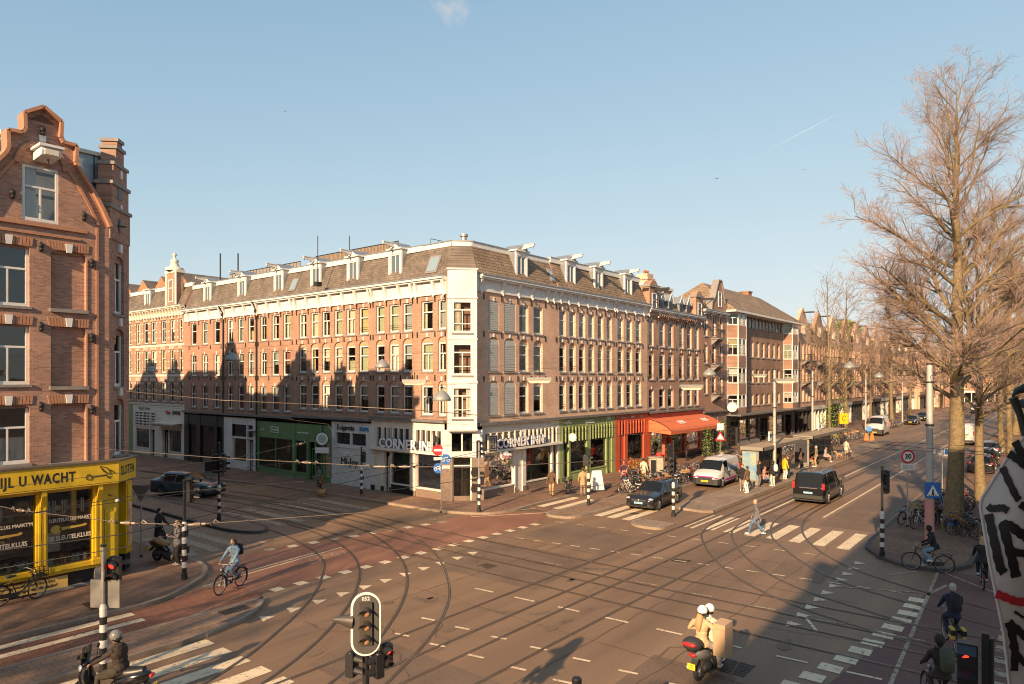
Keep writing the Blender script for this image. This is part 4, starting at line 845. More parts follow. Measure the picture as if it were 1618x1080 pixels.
def balcony(F, x0, x1, z, root, d=.8):
    b = MB(); b.M = F.M; b.box(x0,x1,-d,0,z-.12,z,stone)
    for k in range(9): x = x0+(x1-x0)*k/8; b.cyl((x,-d+.04,z),(x,-d+.04,z+.85),.018,iron,4)
    for y in (-d*.5,): b.cyl((x0+.02,y,z),(x0+.02,y,z+.85),.018,iron,4); b.cyl((x1-.02,y,z),(x1-.02,y,z+.85),.018,iron,4)
    b.bar((x0,-d+.04,z+.87),(x1,-d+.04,z+.87),.04,.04,iron); b.bar((x0+.02,0,z+.87),(x0+.02,-d,z+.87),.04,.04,iron); b.bar((x1-.02,0,z+.87),(x1-.02,-d,z+.87),.04,.04,iron)
    b.prism([(0,z-.12),(-d*.9,z-.12),(0,z-.7)],x0+.1,x0+.22,stone,'x'); b.prism([(0,z-.12),(-d*.9,z-.12),(0,z-.7)],x1-.22,x1-.1,stone,'x')
    return b.build('balcony', root)
for z in (11.6,8.85,5.8): balcony(Fs, 2.3, 3.9, z, hs)
shop(Fs, .02, 6.25, 4.1, brst, [(.5,2.6,'win'),(3.0,3.9,'door'),(4.2,5.9,'win')], goods=8, seed=68)
# long brown-orange brick block with corner bays and low hipped roof
hp = thing('brick_block', 'long orange-brown brick block with two white-windowed bays and a wide tiled roof', 'apartment block', (70.6, YR, 0), 0, 'brick houses along the tram street'); Fp = Fac(hp, seed=71); W = 23.6
cw = [(5.3+1.9*k, 6.5+1.9*k) for k in range(7)]; prow = [(9.95,11.8),(7.0,8.65),(4.4,5.75)]; ops = [(a,c,z0,z1) for z0,z1 in prow for a,c in cw] + [(4.6,18.9,13.3,14.45)]
b = MB(); facade(b, W, 3.7, 14.6, ops, bk_l); 
for x in (0,W): b.quad((x,0,0),(x,11,0),(x,11,14.6),(x,0,14.6),bk_l)
b.build('wall', hp)
for o in ops[:-1]: Fp.win(*o, 'sash', fm=cream)
b = MB()
for k in range(13): b.box(4.6+k*1.19-.05,4.6+k*1.19+.05,.02,.14,13.3,14.45,wht)
b.quad((4.6,.12,13.3),(18.9,.12,13.3),(18.9,.12,14.45),(4.6,.12,14.45),mat('clerestory_glass',(0,0,0))); b.build('ribbon_window', hp)
for x0, x1 in ((.3,4.4),(19.2,23.3)):
    d = .9; P = [(x0,0),(x0+d,-d),(x1-d,-d),(x1,0)]
    b = MB()
    for zz0, zz1 in ((3.7,4.4),(5.8,7.0),(8.7,9.95),(11.85,13.2)): b.prism(P, zz0, zz1, bk_l, 'z'); 
    b.build('bay', hp)
    fl = Fac(hp, x0, 0, R(-45), int(x0)+5); ff = Fac(hp, x0+d, -d, 0, int(x0)+6); fr_ = Fac(hp, x1-d, -d, R(45), int(x0)+7); wf = x1-x0-2*d; ws = d*1.414
    for zz0, zz1 in ((4.4,5.8),(7.0,8.7),(9.95,11.85),(13.2,14.5)):
        fl.win(.05, ws-.05, zz0, zz1, 'sash2', y=.02); fr_.win(.05, ws-.05, zz0, zz1, 'sash2', y=.02)
        ff.win(.03, wf/2-.03, zz0, zz1, 'sash2', y=.02); ff.win(wf/2+.03, wf-.03, zz0, zz1, 'sash2', y=.02)
    b = MB()
    for p in P: b.box(p[0]-.07,p[0]+.07,p[1]-.02,p[1]+.12,4.4,14.5,wht)
    b.quad((x0,.8,4),(x1,.8,4),(x1,.8,14.5),(x0,.8,14.5),room); b.build('bay_posts', hp)
b = MB(); b.box(-.3,W+.5,-1.2,.1,14.55,14.75,wht); b.add([(-.3,-1.2,14.75),(W+.5,-1.2,14.75),(W+.5,9,14.75),(-.3,9,14.75),(2.0,3.5,18.2),(W-3,3.5,18.2)],[(0,1,5,4),(1,2,5),(2,3,4,5),(3,0,4)],tile_b); b.build('roof', hp)
b = MB(); b.box(19.5,20.8,4.6,5.8,16.5,19.0,bk_o); b.box(19.4,20.9,4.5,5.9,19.0,19.15,stone); b.build('chimney', hp)
interior(Fp, W, 13.2)
shop(Fp, .02, W-.02, 3.7, blkp, [(.6+3.2*k,3.2+3.2*k,'win' if k%3 else 'door') for k in range(7)], goods=26, seed=72, zwin=2.9, riser=stone)
b = MB(); b.box(0,W,-1.6,0,3.55,3.7,ledge); b.build('shop_canopy', hp)
# the long gabled terrace beyond: one house built, copied along the street
def gable_house(name, label, m, W=8.0, seed=1, D=10, shopc=None, bal=True, zt=14.2):
    r_ = thing(name, label, 'house', (0,0,0), 0, 'gabled terrace beyond the brown block'); F = Fac(r_, seed=seed)
    cols = [(.6,1.5),(1.9,2.8),(3.55,4.45),(5.2,6.1),(6.5,7.4)]; rows = [(10.1,12.4),(7.1,9.3),(4.3,6.3)]
    ops = [(a,c,z0,z1) for z0,z1 in rows for a,c in cols] + [(3.2,3.8,13.6,15),(4.2,4.8,13.6,15)]
    b = MB(); facade(b, W, 3.6, zt, ops[:-2], m, dep=.3, rev=m)
    b.prism([(1.6,zt),(6.4,zt),(6.2,15.2),(4.5,17.0),(4.2,17.2),(3.8,17.2),(3.5,17.0),(1.8,15.2)],-.05,.4,m,'y')
    for x in (0,W): b.quad((x,0,0),(x,D,0),(x,D,zt),(x,0,zt),m)
    b.quad((0,D,0),(W,D,0),(W,D,zt),(0,D,zt),m)
    for x in (0,W): b.prism([(x-.2,zt-1.5),(x+.2,zt-1.5),(x+.2,zt+.5),(x-.2,zt+.5)],-.25,.4,stone,'y')
    b.build('wall', r_)
    for o in ops[:-2]: F.win(*o, 'sash', fm=cream, y=.22)
    for o in ops[-2:]: F.win(*o, 'two', fm=cream, y=-.1)
    b = MB(); b.add([(0,0,zt),(W,0,zt),(W,3,16.2),(0,3,16.2)],[(0,1,2,3)],tile_b); b.quad((0,3,16.2),(W,3,16.2),(W,D,16.2),(0,D,16.2),bitum); b.build('roof', r_)
    b = MB(); b.bar((4,-1.5,16.6),(4,.3,16.6),.18,.2,iron); b.build('hoist_beam', r_)
    if bal:
        for z in (7.0,9.95): balcony(F,3.0,5.0,z,r_,1.0)
    interior(F, W, 13)
    b = MB(); b.box(.1,W-.1,.3,.4,.12,3.4,dgl)
    for k in range(5): b.box(.1+k*1.9-.08,.1+k*1.9+.15,-.05,.4,.12,3.4,shopc or blkp)
    b.box(0,W,-.15,.35,3.05,3.6,shopc or blkp); b.box(0,W,.4,.5,.12,3.6,SHOPG); b.build('shopfront', r_)
    return r_
gh1 = gable_house('terrace_house','first gabled terrace house beyond the brown brick block', bk_r, seed=81); gh1.location = (94.3,YR,0)
gh2 = gable_house('terrace_house','second gabled terrace house beyond the brown block, over a cream shopfront', bk_c, seed=82, shopc=shopw); gh2.location = (102.3,YR,0)
ordn = ['third','fourth','fifth','sixth','seventh','eighth','ninth','tenth','eleventh','twelfth','thirteenth','fourteenth','fifteenth','sixteenth','seventeenth','eighteenth']
for k in range(15):
    copy_tree([gh1,gh2][k%2], None, (110.3+8*k, YR-(0 if k<9 else (k-9)*1.2), 0), 0, '%s gabled terrace house along the tram street, %s' % (ordn[k], 'dark shopfront' if k%2==0 else 'cream shopfront'))
gh3 = gable_house('street_end_house','orange brick house closing the far end of the tram street, first of its row', bk_o, seed=83, shopc=wht)
gh3['group'] = 'houses closing the street end'; gh3.location = (262, 18, 0); gh3.rotation_euler = (0,0,R(-90))
for k in range(11):
    copy_tree(gh3, None, (262, 18-8*(k+1) if k < 8 else 18+8*(k-7), 0), R(-90), 'orange brick house closing the far end of the tram street, %s of its row' % (['second','third','fourth','fifth','sixth','seventh','eighth','ninth','tenth','eleventh','twelfth'][k]))
# ================================================================ the yellow corner shop and its house
yel = mat('yellow_paint', (0.68, 0.44, 0.018), 0.42, var=0.1, vscale=5, coat=0.15, streak=True, var2=.1, v2scale=1.5)
yl = mat('yellow_panel', (0.72, 0.48, 0.025), 0.45, var=.1, vscale=4)
hy = thing('corner_shop_house', 'tall red brick house with a curved Dutch gable over the bright yellow locksmith shop', 'house', (10.35, 27.4, 0))
Fy = Fac(hy, seed=91)                              # local x negative to the left
Fq = Fac(hy, 0, 0, R(45), 92)                      # chamfer, local x 0..1.63
G0 = [(8.22,16.86),(8.77,16.5),(8.75,15.94),(8.84,15.8),(9.24,15.78),(9.22,15.2),(9.3,15.0),(9.52,14.68),(9.74,14.35),(9.94,14.0),(10.12,13.64),(10.25,13.35),(10.35,13.1)]
R_ = [(x-10.35, z) for x, z in G0]; cx = -2.13; Lh = [(2*cx-x, z) for x, z in R_]
wy = [(-3.7,-2.5,9.95,11.92),(-3.7,-2.5,7.3,9.26),(-3.7,-2.5,4.62,6.5)]
by = [(-1.87,-.77,9.95,11.9),(-1.87,-.77,7.23,9.25),(-1.87,-.77,4.55,6.56)]
b = MB(); facade(b, 4.26, 4.5, 12.6, wy, bk_y, x0=-4.26, dep=.2)
for k in range(1): pass
# recessed blind panels are cut as shallow openings
b = MB(); facade(b, 4.26, 4.5, 12.6, [(*o, .12) for o in wy] + [(*o, .12) for o in by], bk_y, x0=-4.26, dep=.16)
for o in by: b.quad((o[0],.16,o[2]),(o[1],.16,o[2]),(o[1],.16,o[3]+.12),(o[0],.16,o[3]+.12), bk_y)
# gable field with the attic window opening
aw_ = (-2.71,-1.64,12.9,14.8)
xs = [x for x,_ in reversed(Lh)]; 
def strip(xa, xb, za0, za1, zb0, zb1): b.quad((xa,0,za0),(xb,0,za1),(xb,0,zb1),(xa,0,zb0), bk_y)
out = sorted(set([(round(x,3),round(z,3)) for x,z in list(reversed(Lh))+R_]), key=lambda p: p[0])
def top(x):
    best = 12.6
    seq = list(reversed(R_)) if x > cx else Lh[::-1]
    seq = sorted(seq)
    for p, q in zip(seq, seq[1:]):
        if p[0]-1e-9 <= x <= q[0]+1e-9 and q[0]-p[0] > 1e-6: return p[1]+(q[1]-p[1])*(x-p[0])/(q[0]-p[0])
    return best
wl_, wr_, wb_, wt_ = aw_
for sgn in (1, -1):      # the field on each side of the attic window, cut to the gable outline
    mx_ = (lambda x: x) if sgn > 0 else (lambda x: 2*cx-x); wx = wr_ if sgn > 0 else 2*cx-wl_
    P = [(wx,12.6),(0,12.6)] + list(reversed(R_)) + [(cx,16.9),(cx,wt_),(wx,wt_)]
    P = [(mx_(x), z) for x, z in P]
    for y in (0, .4): b.add([(x,y,z) for x, z in P], [tuple(range(len(P)))], bk_y)
b.quad((wl_,0,12.6),(wr_,0,12.6),(wr_,0,wb_),(wl_,0,wb_),bk_y)
for xx in aw_[:2]: b.quad((xx,0,aw_[2]),(xx,.16,aw_[2]),(xx,.16,aw_[3]),(xx,0,aw_[3]),bk_y)
# side walls
b.M = Fq.M; qo = [(.4,1.2,9.95,11.9),(.4,1.2,7.2,9.15),(.4,1.2,4.6,6.5)]
facade(b, 1.63, 4.4, 12.7, [(*o,.25) for o in qo], bk_y, dep=.16); b.M = None
b.quad((1.153,1.153,.1),(1.153,5.5,.1),(1.153,5.5,13.4),(1.153,1.153,13.4),bk_y); b.quad((-4.26,0,0),(-4.26,6,0),(-4.26,6,13),(-4.26,0,13),bk_y); b.quad((-4.26,5.5,0),(1.153,5.5,0),(1.153,5.5,13.4),(-4.26,5.5,13.4),bk_y)
wy_b = b
ybk = mat('relief_brick', (0.40,0.20,0.12), .85, var=.15, vscale=8)
b = MB()      # coping, relief mouldings, arch over the attic window, string courses
for S_ in (R_, Lh):
    for p, q in zip(S_, S_[1:]): b.bar((p[0],.1,p[1]),(q[0],.1,q[1]),.62,.11,ybk)
off = [(x-.38 if i > 4 else x, z) for i, (x, z) in enumerate(R_)]
for S_, sg in ((off,1),([(2*cx-x,z) for x,z in off],-1)):
    for p, q in zip(S_[5:], S_[6:]): b.bar((p[0],-.02,p[1]),(q[0],-.02,q[1]),.07,.09,ybk)
b.box(-.45,-.37,-.05,0,4.5,13.0,ybk)
ac = [(cx-.02-.72*math.cos(math.pi*k/12), 14.8+.78*math.sin(math.pi*k/12)) for k in range(13)]
for p, q in zip(ac, ac[1:]): b.bar((p[0],-.03,p[1]),(q[0],-.03,q[1]),.1,.16,ybk)
b.prism([(cx-.4,16.35),(cx+.4,16.35),(cx,16.62)],-.02,-.001,mat('gable_recess_painted_shade',(0.12,0.06,0.04),.9),'y')  # raised plate; the shade of a recess is put into its dark colour
for z in (12.78,): b.box(-4.26,-.75,-.09,0,z-.06,z+.06,ybk)
b.box(-3.9,-.95,-.05,0,12.44,12.5,ybk)
for z0 in (11.98,9.3,6.6):
    for xa, xb in ((-1.95,-.69),(-3.78,-2.42)):
        n = 14
        for k in range(n): x = xa+(xb-xa)*k/n; b.prism([(x+.01,z0+.03),(x+(xb-xa)/n-.01,z0+.03),(x+(xb-xa)/n-.005+(x-(xa+xb)/2)*.05,z0+.33),(x+.01+(x-(xa+xb)/2)*.05,z0+.33)],-.03,0,ybk,'y')
for o in by: b.box(o[0]-.05,o[1]+.05,-.12,.02,o[2]-.12,o[2],stone); b.box(o[1]+.0,o[1]+.05,-.03,.0,o[2],o[3]-.1,ybk)
b.build('mouldings', hy)
for o in wy: Fy.win(o[0], o[1], o[2], o[3]+.1, 'sash2', curt=('none',0) if o[2] > 7 else ('lower',1))
Fy.win(aw_[0], aw_[1], aw_[2], aw_[3], 'sash2', y=.03, curt=('left',1))
b = wy_b; b.M = None
for x, z in ((-3.1,12.05),(-1.32,12.0),(-3.1,9.38),(-1.32,9.38),(-3.1,6.66),(-1.32,6.68),(cx,15.62)): b.prism([(x-.08,z-.05),(x+.08,z-.05),(x+.11,z+.26),(x-.11,z+.26)],-.07,0,wht,'y')
b.M = Fq.M
for z in (12.3,9.5,6.85): b.prism([(.72,z),(.88,z),(.9,z+.3),(.7,z+.3)],-.09,0,wht,'y')
b.M = None
for x, z in ((-2.18,12.05),(-.6,11.7),(-2.18,9.3),(-.6,9.0),(-2.18,6.55),(-.6,6.4),(-.85,13.35),(-3.0,13.7),(cx,16.05),(-4.0,12)):
    b.prism([(x-.05,z-.17),(x+.05,z-.17),(x+.03,z+.15),(x-.03,z+.15)],-.1,0,iron,'y'); b.ell((x,-.11,z+.03),(.09,.05,.09),iron,8,6); b.ell((x,-.12,z-.1),(.06,.04,.06),iron,8,6)
b.build('wall', hy)
for i, o in enumerate(qo): Fq.win(o[0], o[1], o[2], o[3]+.18, 'sash2', curt=[('full',1),('left',1),('none',0)][i])
b = MB()      # white boxed hoisting beam on the gable
b.prism([(0,15.2),(-.85,15.3),(-.95,15.15),(-.9,15.0),(0,14.95)],cx-.28,cx+.28,wht,'x'); b.box(cx-.36,cx+.36,-1.0,0,15.28,15.36,wht); b.box(cx-.2,cx+.2,-.97,-.9,15.02,15.2,cream); b.cyl((cx,-.6,14.95),(cx,-.6,14.8),.03,iron,6); b.build('hoist_beam', hy)
b = MB(); b.M = Fq.M      # stepped gable on the chamfer
for xa, xb, z0, z1 in ((.0,1.63,12.7,13.95),(.12,1.5,13.95,14.85),(.25,1.35,14.85,15.6),(.45,1.1,15.6,16.25),(.55,.95,16.25,16.55)):
    b.box(xa,xb,-.04,.5,z0,z1,bk_y); b.box(xa-.06,xb+.06,-.1,.56,z1-.1,z1+.02,stone)
b.box(.6,.95,-.06,0,14.3,14.8,blk); b.lathe([(.0,0),(.22,0)],blk,(.8,-.05,13.3),10)
b.ell((.8,-.05,13.3),(.2,.03,.28),blk,12,8); b.box(.73,.87,-.1,0,15.1,15.4,wht); b.box(.73,.87,-.1,0,13.95,14.1,wht); b.build('stepped_gable', hy)
b = MB(); b.prism([(-3.9,12.6),(-3.2,15.4),(-3,15.9),(.6,15.9),(.9,12.6)],.9,5.4,zinc,'y'); b.box(-3.1,.7,.8,5.5,15.88,16.02,cream)
for x in (-.9,-.2): b.box(x,x+.03,.87,.9,13,15.9,iron)
for z in (14.0,14.8): b.box(-3.5,.8,.86,.9,z,z+.04,iron)
b.build('roof', hy)
interior(Fy, 4.2, 12.6, -4.2, 2.2, 4.5)
# shop: fascia, pilasters, windows, door recess, plinth
b = MB(); b.prism([(-9.0,-.55),(.12,-.55),(1.12,.45),(1.12,1.3),(.9,1.3),(-9,.0)],3.7,4.48,yel,'z'); b.prism([(-9.0,-.6),(.14,-.6),(1.18,.42),(1.18,1.3),(.9,1.3),(-9,.0)],4.48,4.53,mat('fascia_cap',(0.1,0.08,0.06),.6),'z'); b.build('fascia', hy)
b = MB(); text_mb(b, 'TERWIJL U WACHT', .47, lett_k, face_M(-1.3,-.554,4.07), .002, .012, 'RIGHT', .68, 1.16)
text_mb(b, 'SLOTEN', .46, lett_k, Matrix.Translation((.622,-.055,4.09)) @ Matrix.Rotation(R(45),4,'Z') @ Matrix.Rotation(R(90),4,'X'), .002, .012, 'CENTER', .6, 1.1)
b.build('fascia_lettering', hy, recalc=False)
b = MB(); K = lett_k     # winged key drawn in strokes
def stroke(pts, r=.012, y=-.56):
    b.tube([(x+.48, y, z) for x, z in pts], r, K, 5)
stroke([( -1.35+.09*math.cos(t*.523), 4.0+.1*math.sin(t*.523)) for t in range(13)]); stroke([(-1.26,4.0),(-.78,4.02)]); stroke([(-.78,4.02),(-.72,3.9),(-.66,3.98)])
for k in range(6): stroke([(-.98+.02*k,4.32-.03*k),(-.84+.02*k,4.16-.02*k),(-.72,4.06)])
stroke([(-1.0,4.36),(-.8,4.3),(-.68,4.18),(-.66,4.02)]); stroke([(-.68,4.2),(-.58,4.15),(-.52,4.06)]); b.build('winged_key_emblem', hy, recalc=False)
bx = [(-4.2,-2.38),(-2.05,-.63)]
b = MB()
for x0, x1 in ((-2.38,-2.05),(-.63,-.3),(-4.5,-4.2)):
    b.box(x0,x1,-.28,.25,.95,3.7,yel); b.box(x0+.06,x0+.12,-.32,-.28,1.1,3.4,yl); b.box(x1-.12,x1-.06,-.32,-.28,1.1,3.4,yl); b.box(x0-.05,x1+.05,-.34,.2,.82,1.0,yel); b.prism([(-.28,3.0),(-.5,3.5),(-.5,3.7),(-.28,3.7)],x0+.1,x0+.24,yel,'x')
    b.box(x0+.15,x1-.15,-.31,-.28,2.0,2.5,mat('pilaster_recess_painted_shade',(0.5,0.32,0.01),.5))  # proud panel in darker yellow, a recess's shade painted on
b.box(-4.3,-.3,-.3,.2,.82,.97,yel); b.box(-4.3,-.3,-.24,.2,.7,.83,yel); b.box(-4.3,-.3,-.2,.2,3.55,3.7,yel)
b.box(-.3,.25,-.18,.3,.7,3.7,yel); b.box(-.22,.16,-.22,-.18,.85,2.75,yl); b.box(-.15,.09,-.25,-.22,.95,2.62,yel); b.box(-.33,.28,-.3,.2,.62,.74,yel)
b.M = Fq.M; b.box(1.1,1.63,-.12,.4,.75,3.7,yel); b.box(1.2,1.5,-.15,-.12,1.0,3.4,yl); b.box(.32,.42,-.1,.3,.7,3.7,yel)
b.M = None; b.build('shopfront_frame', hy)
for xa, xb in bx:
    b = MB(); b.quad((xa,-.12,.97),(xb,-.12,.97),(xb,-.12,3.55),(xa,-.12,3.55),gl); w_ = b.build('shop_window', hy)
    b = MB(); c_ = (xa+xb)/2; gold = mat('gold_sticker', (0.5,0.33,0.06), .5)
    text_mb(b,'DE SLEUTELKLUIS MAAKT\'M',.17,cream,face_M(c_,-.135,2.55),.003,.002,'CENTER',.8); text_mb(b,'DE SLEUTELKLUIS',.22,cream,face_M(c_,-.135,1.92),.003,.004,'CENTER',.8)
    b.lathe([(.0,0),(.0,.001)],gold,(c_-.45,-.14,2.2)); P = [(c_-.42+.17*math.cos(t*.524), 2.24+.15*math.sin(t*.524)) for t in range(12)]
    b.prism(P,-.14,-.135,gold,'y'); b.prism([(c_-.3,2.19),(c_+.5,2.24),(c_+.56,2.3),(c_+.5,2.34),(c_+.4,2.3),(c_-.3,2.3)],-.14,-.135,gold,'y'); b.build('window_lettering', w_, recalc=False)
b = MB(); b.box(-1.25,-1.1,-.05,.1,2.4,3.55,yel); b.build('window_post', hy)
b = MB(); b.box(-4.3,-.3,-.1,.2,.12,.72,blkt); b.box(-.55,-.3,-.22,.2,.12,.7,stone); b.box(-.3,.3,-.1,.2,.12,.66,blkt); b.box(-2.3,-.6,-.2,.0,.12,.2,stone)
b.M = Fq.M; b.box(1.15,1.63,-.05,.4,.12,.76,blkt); b.M = None; b.build('plinth', hy)
b = MB(); b.M = Fq.M; b.quad((.42,.25,.15),(1.1,.25,.15),(1.1,.25,3.5),(.42,.25,3.5),dgl); b.box(.42,.5,.2,.28,.15,3.5,blk); b.box(1.02,1.1,.2,.28,.15,3.5,blk); b.box(.42,1.1,.18,.28,2.6,2.7,yel); b.build('door', hy)
b = MB(); b.M = Fq.M; b.box(.15,.3,-.13,-.1,.9,2.4,mat('poster_blue_red',(0.12,0.14,0.25),.4,col2=(0.5,0.08,0.08),vscale=9)); b.box(1.26,1.44,-.17,-.151,1.1,2.7,mat('poster_red_white',(0.5,0.03,0.05),.4,col2=(0.7,0.7,0.7),vscale=7)); b.build('poster', hy)
b = MB(); b.tube([(-.1,-.2,3.25),(.0,-.5,3.2),(.05,-.55,3.1)],.02,iron,6); b.ell((.06,-.57,3.05),(.07,.07,.08),wht,10,8); b.build('security_camera', hy)
b = MB(); b.quad((-4.3,2.6,.1),(1,2.6,.1),(1,2.6,3.7),(-4.3,2.6,3.7),SHOPG); b.quad((-4.3,.1,.5),(1,.1,.5),(1,2.6,.5),(-4.3,2.6,.5),mat('shop_floor',(0,0,0))); b.quad((-4.3,0,3.68),(1,0,3.68),(1,2.6,3.68),(-4.3,2.6,3.68),mat('shop_ceiling',(0,0,0)))
for z in (1.6,2.3): b.box(-4.2,-.4,2.1,2.5,z,z+.04,room)
b.build('shop_interior', hy)
b = MB(); r = random.Random(5)
for i in range(70):
    x = r.uniform(-4.1,-.7); y = r.choice([.0,.1,.3,2.2]); z = 1.0 if y < 1 else r.choice([1.64,2.34]); w = r.uniform(.03,.09); h = r.uniform(.06,.28); b.box(x-w,x+w,y,y+w,z,z+h,r.choice(GOODS))
for k in range(14): x = r.uniform(-4,-.8); b.box(x,x+.04,.2,.3,2.7,3.2,steel)
b.box(-1.9,-1.2,1.2,1.3,1.2,1.9,steel); b.box(-1.9,-1.4,.3,.5,2.85,3.0,GOODS[6]); b.build('shop_display', hy)
ban = thing('banner_board', 'yellow and dark red advertising board under the locksmith window, behind the leaning bicycle', 'sign', (7.7,27.4,0))
b = MB(); b.box(-1.2,1.25,-.16,-.11,.2,.82,mat('pale_yellow_board',(0.68,0.47,0.13),.5)); b.build('board', ban)
b = MB(); b.box(-1.2,1.25,-.168,-.16,.6,.82,mat('dark_red_strip',(0.1,0.012,0.01),.5)); b.build('strip', ban)
b = MB(); text_mb(b,'ELS! Op alle van u, info binnen.',.155,mat('orange_lettering',(0.75,0.35,0.1),.5),face_M(.02,-.172,.71),.002,.002,'CENTER',.98); text_mb(b,'autosleutels, fietssleutel (met chip)',.12,lett_k,face_M(.05,-.165,.5),.002,.0,'CENTER',.95); text_mb(b,'Goedkoper dan de dealer!',.15,lett_k,face_M(.2,-.165,.33),.002,.002,'CENTER',.9); b.build('lettering', ban, recalc=False)
# houses further left in the same row, and the row up the left street (their gables throw the stepped shade on the facade opposite)
def plain_house(label, W, D, zw, gab, m, loc, rz, seed, group, zr=None):
    r_ = thing('gabled_house', label, 'house', loc, rz, group); F = Fac(r_, seed=seed); n = max(2, int(W/1.9)); cl = [(W*(k+.5)/n-.5, W*(k+.5)/n+.5) for k in range(n)]
    rows = [z for z in (4.9,7.5,10.1) if z+2.2 < zw]; ops = [(a,c,z,z+1.9) for z in rows for a,c in cl]
    b = MB(); facade(b, W, 3.6, zw, ops, m)
    for x in (0,W): b.quad((x,0,0),(x,D,0),(x,D,zw),(x,0,zw),m)
    b.quad((0,D,0),(W,D,0),(W,D,zw),(0,D,zw),m); b.build('wall', r_)
    for o in ops: F.win(*o, 'sash')
    if gab:
        g0, g1, zg, st = gab
        P = [(g0,zw)]
        if st: 
            k_ = 3
            for k in range(k_): x = g0+(g1-g0)/2*k/k_; P += [(x, zw+(zg-zw)*(k+1)/(k_+.5)), (g0+(g1-g0)/2*(k+1)/k_*.92, zw+(zg-zw)*(k+1)/(k_+.5))]
            P += [((g0+g1)/2-.25, zg),((g0+g1)/2+.25, zg)]; P += [(g0+g1-x, z) for x, z in reversed(P[:-2])]
        else: P += [((g0+g1)/2-.3, zg),((g0+g1)/2+.3, zg),(g1,zw)]
        b = MB(); b.prism(P,0,.5,m,'y'); b.build('gable', r_)
    b = MB(); z2 = zr or zw+1.2; b.add([(0,0,zw),(W,0,zw),(W,D,zw),(0,D,zw),(0,D/2,z2),(W,D/2,z2)],[(0,1,5,4),(2,3,4,5),(0,4,3),(1,2,5)],tile); b.box(0,W,-.3,0,zw-.3,zw,wht); b.build('roof', r_)
    b = MB(); b.box(0,W,0,.15,3.0,3.6,blkp); b.box(0,W,.2,.35,0,3.0,dgl)
    for k in range(4): b.box(W*k/3.2,W*k/3.2+.25,0,.3,.0,3.0,wht)
    b.build('shopfront', r_); interior(F, W, zw-.2); return r_
plain_house('tall brick house left of the yellow shop, at the edge of the frame', 8, 9, 12.8, (2,6,16.8,True), bk_y, (-1.9,27.4,0), 0, 101, 'houses beside the yellow shop')
plain_house('brick house further along the tram street, behind the viewer', 9, 9, 13.5, None, bk_d, (-11,27.4,0), 0, 102, 'houses beside the yellow shop')
yy = 32.9
for i, (W, zw, gb) in enumerate([(4.6,13.2,(.4,3.9,16.6,True)),(4.6,15.3,(.5,4.1,17.6,True)),(5.2,14.0,None),(5.0,15.2,(.3,4.7,18.7,False)),(5.0,15.8,None),(5.0,14.3,(.6,4.4,17.4,True)),(5.5,14.8,(.6,4.8,17.2,False)),(6,14.0,None),(6,15.0,(1,5,18,True)),(7,14.4,None),(7,14.6,(1,6,18,True)),(8,15,None)]):
    plain_house('brick house on the near side of the left street, number %s past the yellow shop' % ['one','two','three','four','five','six','seven','eight','nine','ten','eleven','twelve'][i], W, 9, zw, gb, BRK['dlcr'[i%4]], (11.5, yy, 0), R(90), 110+i, 'houses hidden behind the yellow shop'); yy += W
# the row of houses on the viewer's own side of the tram street
xx = 9.0
for i, (W, zw, gb) in enumerate([(8,16.5,(1,5,18.2,True)),(8,15.2,None),(7,15.2,(2,5,17,False)),(7,15,None),(8,14.8,(2,6,17,True)),(8,15,None)]):
    plain_house('brick house on the viewer\'s side of the tram street, %s back from the crossing' % ['first','second','third','fourth','fifth','sixth'][i], W, 11, zw, gb, BRK['ldcr'[i%4]], (xx, -1.3, 0), R(180), 130+i, 'houses on the viewer\'s side'); xx -= W
xx = 42.0
for i, (W, zw) in enumerate([(8,8.5),(8,8.8),(9,9.0),(9,12.0),(9,10.0),(10,12.5),(12,11.0),(12,12.0),(14,12),(16,12),(20,12),(24,12)]):
    plain_house('brick house behind the street trees on the right, %s past the crossing' % ['first','second','third','fourth','fifth','sixth','seventh','eighth','ninth','tenth','eleventh','twelfth'][i], W, 11, zw, None, BRK['cldr'[i%4]], (xx, -3.6, 0), R(180), 150+i, 'houses behind the street trees'); xx += [8,8,9,9,9,10,12,12,14,16,20,24][min(i+1,11)]
